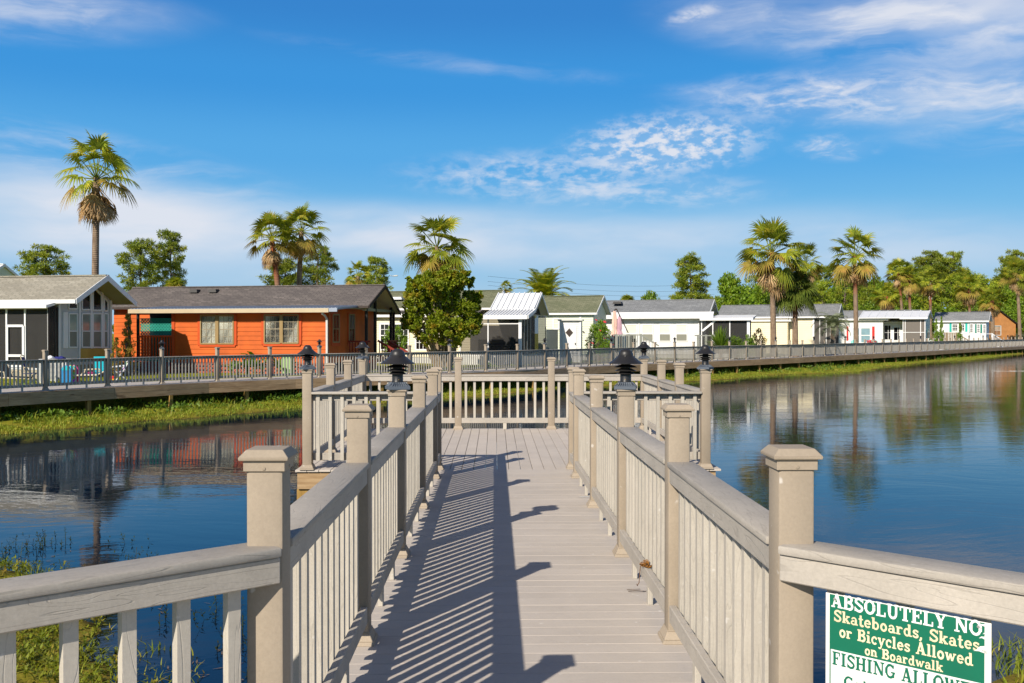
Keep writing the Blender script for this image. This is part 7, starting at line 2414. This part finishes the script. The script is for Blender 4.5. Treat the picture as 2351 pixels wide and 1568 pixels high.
# furled garden umbrellas on the deck of the long white house
for lab, x, y0, y1, mt, wd in (('tall furled pale pink cantilever umbrella beside the oleander bush', 160, 60, 610, 'umb_pink', 0.17), ('shorter furled mauve umbrella right of the pale pink one', 270, 190, 620, 'umb_mauve', 0.17)):
    Y = 65.5
    pT = at_y(*K2(x, y0), Y); pB = at_y(*K2(x, y1), Y)
    t = thing('garden_umbrella', lab, 'umbrella', (pB.x, pB.y, LAWN_Z), 0)
    zt, zb = pT.z - LAWN_Z, pB.z - LAWN_Z
    m_ = MB(); prof = []
    for i in range(9):
        s = i / 8; rr__ = wd * (0.35 + 0.65 * math.sin(min(1, s * 1.3 + 0.1) * 1.57)) if s < 0.66 else wd * (0.80 if i == 6 else 1.15 if i == 7 else 1.2)
        prof.append((rr__, zt - 0.08 - s * (zt - zb)))
    n_ = 20; vs = []
    for r0_, z_ in prof:
        for k in range(n_):
            a_ = 2 * math.pi * k / n_; rr2 = r0_ * (1 + 0.16 * math.cos(k * math.pi)); vs.append((rr2 * math.cos(a_), rr2 * math.sin(a_), z_))
    fs = [(i * n_ + k, i * n_ + (k + 1) % n_, (i + 1) * n_ + (k + 1) % n_, (i + 1) * n_ + k) for i in range(8) for k in range(n_)]
    m_.add(vs, fs); m_.build('canopy', M[mt], t, smooth=True)
    m_ = MB(); m_.tube([(0, 0, 0), (0, 0, zt)], 0.03, 8); m_.build('pole', M['black'], t)
    if mt == 'umb_pink':
        a0 = at_y(*K2(205, 40), Y); a1 = at_y(*K2(310, 250), Y); a2 = at_y(*K2(475, 590), Y)
        off = Vector((pB.x, pB.y, LAWN_Z))
        m_ = MB(); m_.tube([a0 - off, a1 - off, a2 - off], 0.035, 8); m_.tube([Vector((0, 0, zt)), a0 - off], 0.05, 8); m_.tube([a1 - off, Vector(((a1 - off).x, 0, 0.6))], 0.03, 8); m_.build('arm', M['brown_trim'], t)


def deck(name, label, cat, cf, xs, ytop, Y, zf, mat, ang=0.0, balw=0.05, gap=0.16, depth=2.0, stairs=None, cross=False):
    """small raised deck with a front railing from picture column xs[0] to xs[1]"""
    a_ = at_y(*cf(xs[0], ytop), Y); b_ = at_y(*cf(xs[1], ytop), Y)
    t_ = thing(name, label, cat, (a_.x, a_.y, LAWN_Z), 0)
    L = b_.x - a_.x; zt = a_.z - LAWN_Z
    m_ = MB(); m_.box(0, 0.05, zf - 0.14, L, depth, zf); m_.build('deck_floor', M[mat], t_)
    m_ = MB(); m_.box(0, -0.05, zt - 0.07, L, 0.07, zt); m_.box(0.0, -0.02, zf + 0.06, L, 0.03, zf + 0.15); m_.build('rail', M[mat], t_)
    m_ = MB(); n = int(L / gap)
    for k in range(n): m_.box((k + 0.5) * L / n - balw / 2, -0.045, zf - 0.12, (k + 0.5) * L / n + balw / 2, -0.0201, zt - 0.075)
    m_.build('balusters', M[mat], t_)
    for k in range(3):
        x = L * k / 2; m_ = MB(); m_.box(x - 0.07, -0.06, 0, x + 0.07, 0.08, zt + 0.03); m_.build('post', M[mat], t_)
    m_ = MB(); m_.box(-0.03, 0.09, zt - 0.07, 0.04, depth, zt); m_.box(L - 0.04, 0.09, zt - 0.07, L + 0.03, depth, zt)
    m_.build('side_rail', M[mat], t_)
    if stairs:
        m_ = MB(); dx_ = stairs
        m_.beam((L, 0, zt - 0.03), (L + dx_, 0, zt - 0.03 - dx_ * 0.62), 0.09, 0.09); m_.beam((L, 0, zf), (L + dx_, 0, max(0.05, zf - dx_ * 0.62)), 0.07, 0.22)
        for k in range(int(dx_ / 0.2)):
            x = L + 0.15 + k * 0.2; m_.box(x - 0.02, -0.02, zf - (x - L) * 0.62, x + 0.02, 0.02, zt - 0.06 - (x - L) * 0.62)
        m_.build('stair_railing', M[mat], t_)
    return t_


deck('garden_deck', 'grey raised deck with picket railing and stair rail before the long white house', 'deck', K2, (200, 770), 625, 63.5, 0.62, 'grey_deck', stairs=1.2, gap=0.15)
deck('side_landing', 'small grey landing with a broad top board between two posts, by the white screened porch', 'deck', K2, (2080, 2440), 640, 64.0, 0.7, 'grey_deck', gap=0.28, depth=1.0)
deck('wooden_deck', 'weathered brown wooden deck with a closed picket railing before the teal-shuttered house', 'deck', K4, (345, 805), 742, 116.5, 0.45, 'wood_deck', gap=0.2, balw=0.14, depth=1.5, stairs=1.5)
deck('white_porch_deck', 'white-railed porch deck at the right end of the teal-shuttered house', 'deck', K4, (1115, 1620), 762, 117.5, 0.45, 'white', gap=1.7, balw=0.05, depth=1.5, stairs=1.4)
p = at_y(*K2(548, 600), 65.8)
t = thing('barbecue', 'dark covered barbecue on the grey deck of the white house', 'barbecue', (p.x, p.y, LAWN_Z + 0.62), 0)
m_ = MB(); m_.box(-0.32, -0.25, 0.0, 0.32, 0.25, 0.85); m_.build('cover', M['dark'], t, bevel=0.06, seg=2)
m_ = MB(); m_.box(-0.08, -0.08, 0.85, 0.08, 0.08, 1.12); m_.build('chimney', M['dark'], t, bevel=0.02)
for lab, x, Y in (('turquoise slatted garden chair in front of the blue windows, left one', 165, 98.0), ('turquoise slatted garden chair in front of the red shutter, right one', 628, 98.0)):
    p = at_y(*K3(x, 640), Y)
    t = thing('adirondack_chair', lab, 'garden chair', (p.x, p.y, LAWN_Z), -0.5)
    m_ = MB(); m_.beam((0, -0.3, 0.38), (0, 0.25, 0.26), 0.55, 0.03); m_.build('seat', M['teal'], t)
    m_ = MB()
    for k in range(5): m_.beam((-0.24 + k * 0.12, 0.22, 0.27), (-0.27 + k * 0.135, 0.55, 1.22 - abs(k - 2) * 0.07), 0.10, 0.02, (0, 1, 0))
    m_.build('backrest', M['teal'], t)
    for s in (-0.33, 0.33):
        m_ = MB(); m_.box(s - 0.06, -0.35, 0.58, s + 0.06, 0.4, 0.605); m_.build('armrest', M['teal'], t)
        m_ = MB(); m_.box(s - 0.02, -0.33, 0, s + 0.02, -0.25, 0.58); m_.beam((s, 0.5, 0.0), (s, -0.25, 0.36), 0.03, 0.1); m_.build('leg', M['teal'], t)
p = at_y(*K3(575, 640), 98.2)
t = thing('flower_pot', 'pot of dark red flowers between the turquoise chairs', 'flower pot', (p.x, p.y, LAWN_Z), 0)
m_ = MB(); m_.lathe([(0.2, 0), (0.28, 0.5), (0.3, 0.55), (0.26, 0.55)], 14); m_.build('pot', M['greydark'], t, smooth=True)
V, Fc = tufts([(0.3 * math.cos(k), 0.25 * math.sin(k * 1.7), 0.85 + 0.15 * math.sin(k * 2.3)) for k in range(14)], [0.22] * 14, 22, 0.12, 0.07, 3)
link('flowers', mesh_np('flowers', V, Fc, M['flower']), t)

# street lamps and wires behind the roofs
for lab, cf, x, y, hx, hy, Y in (('grey street lamp arching over the end of the orange roof', C2, 1490, 350, 1600, 342, 100), ('street lamp half hidden behind the large palm trunk', C4, 1975, 262, 1868, 232, 128)):
    a_ = at_y(*cf(x, y), Y); h_ = at_y(*cf(hx, hy), Y)
    t = thing('street_lamp', lab, 'street lamp', (a_.x, a_.y, LAWN_Z - 0.2))
    z = a_.z - LAWN_Z + 0.2; dxx = h_.x - a_.x; zz = h_.z - LAWN_Z + 0.2
    m_ = MB(); m_.tube([(0, 0, 0), (0, 0, z + 0.3)], [0.13, 0.09], 10); m_.build('pole', M['tan_frame2'], t, smooth=True)
    m_ = MB(); m_.tube([(0, 0, z - 0.6), (dxx * 0.45, 0, z + 0.15), (dxx * 0.85, 0, zz)], 0.04, 8); m_.build('arm', M['steel'], t, smooth=True)
    m_ = MB(); m_.beam((dxx * 0.8, 0, zz + 0.03), (dxx * 1.15, 0, zz + 0.06), 0.22, 0.13); m_.build('lamp_head', M['old_white'], t, bevel=0.03)
for k, (y0, y1) in enumerate(((634, 652), (646, 665), (655, 676))):
    a_ = at_y(1120, y0, 190); b_ = at_y(1640, y1, 240)
    m_ = MB(); pts = [a_.lerp(b_, i / 10) - Vector((0, 0, 1.2 * math.sin(math.pi * i / 10))) for i in range(11)]
    pts = [p_ - a_ for p_ in pts]
    m_.tube(pts, 0.022, 5); o = m_.build('power_line', M['black'], None, a_)
    setp(o, ('highest', 'middle', 'lowest')[k] + ' of three thin overhead wires far behind the roofs', 'power line', 'overhead wires')
# thin flag of spray and ripples where a fountain falls at the right edge of the pond
p = on_z(2335, 852, WZ)
m_ = MB()
r = random.Random(2)
for k in range(80):
    a_ = r.uniform(0, 6.28); R_ = r.random() ** 0.7
    x, y = R_ * 2.6 * math.cos(a_), R_ * 0.8 * math.sin(a_); s = r.uniform(0.006, 0.016); h = 0.006 + 0.015 * (1 - R_) * r.random()
    m_.add([(x - s * 14, y, 0.004), (x, y - s, 0.004), (x + s * 14, y, 0.004), (x, y + s, 0.004), (x, y, h)], [(0, 1, 4), (1, 2, 4), (2, 3, 4), (3, 0, 4)])
o = m_.build('splash_foam', M['old_white'], None, (p.x, p.y, WZ)); setp(o, 'line of white splashing water at the right edge of the pond', 'splash', kind='stuff')
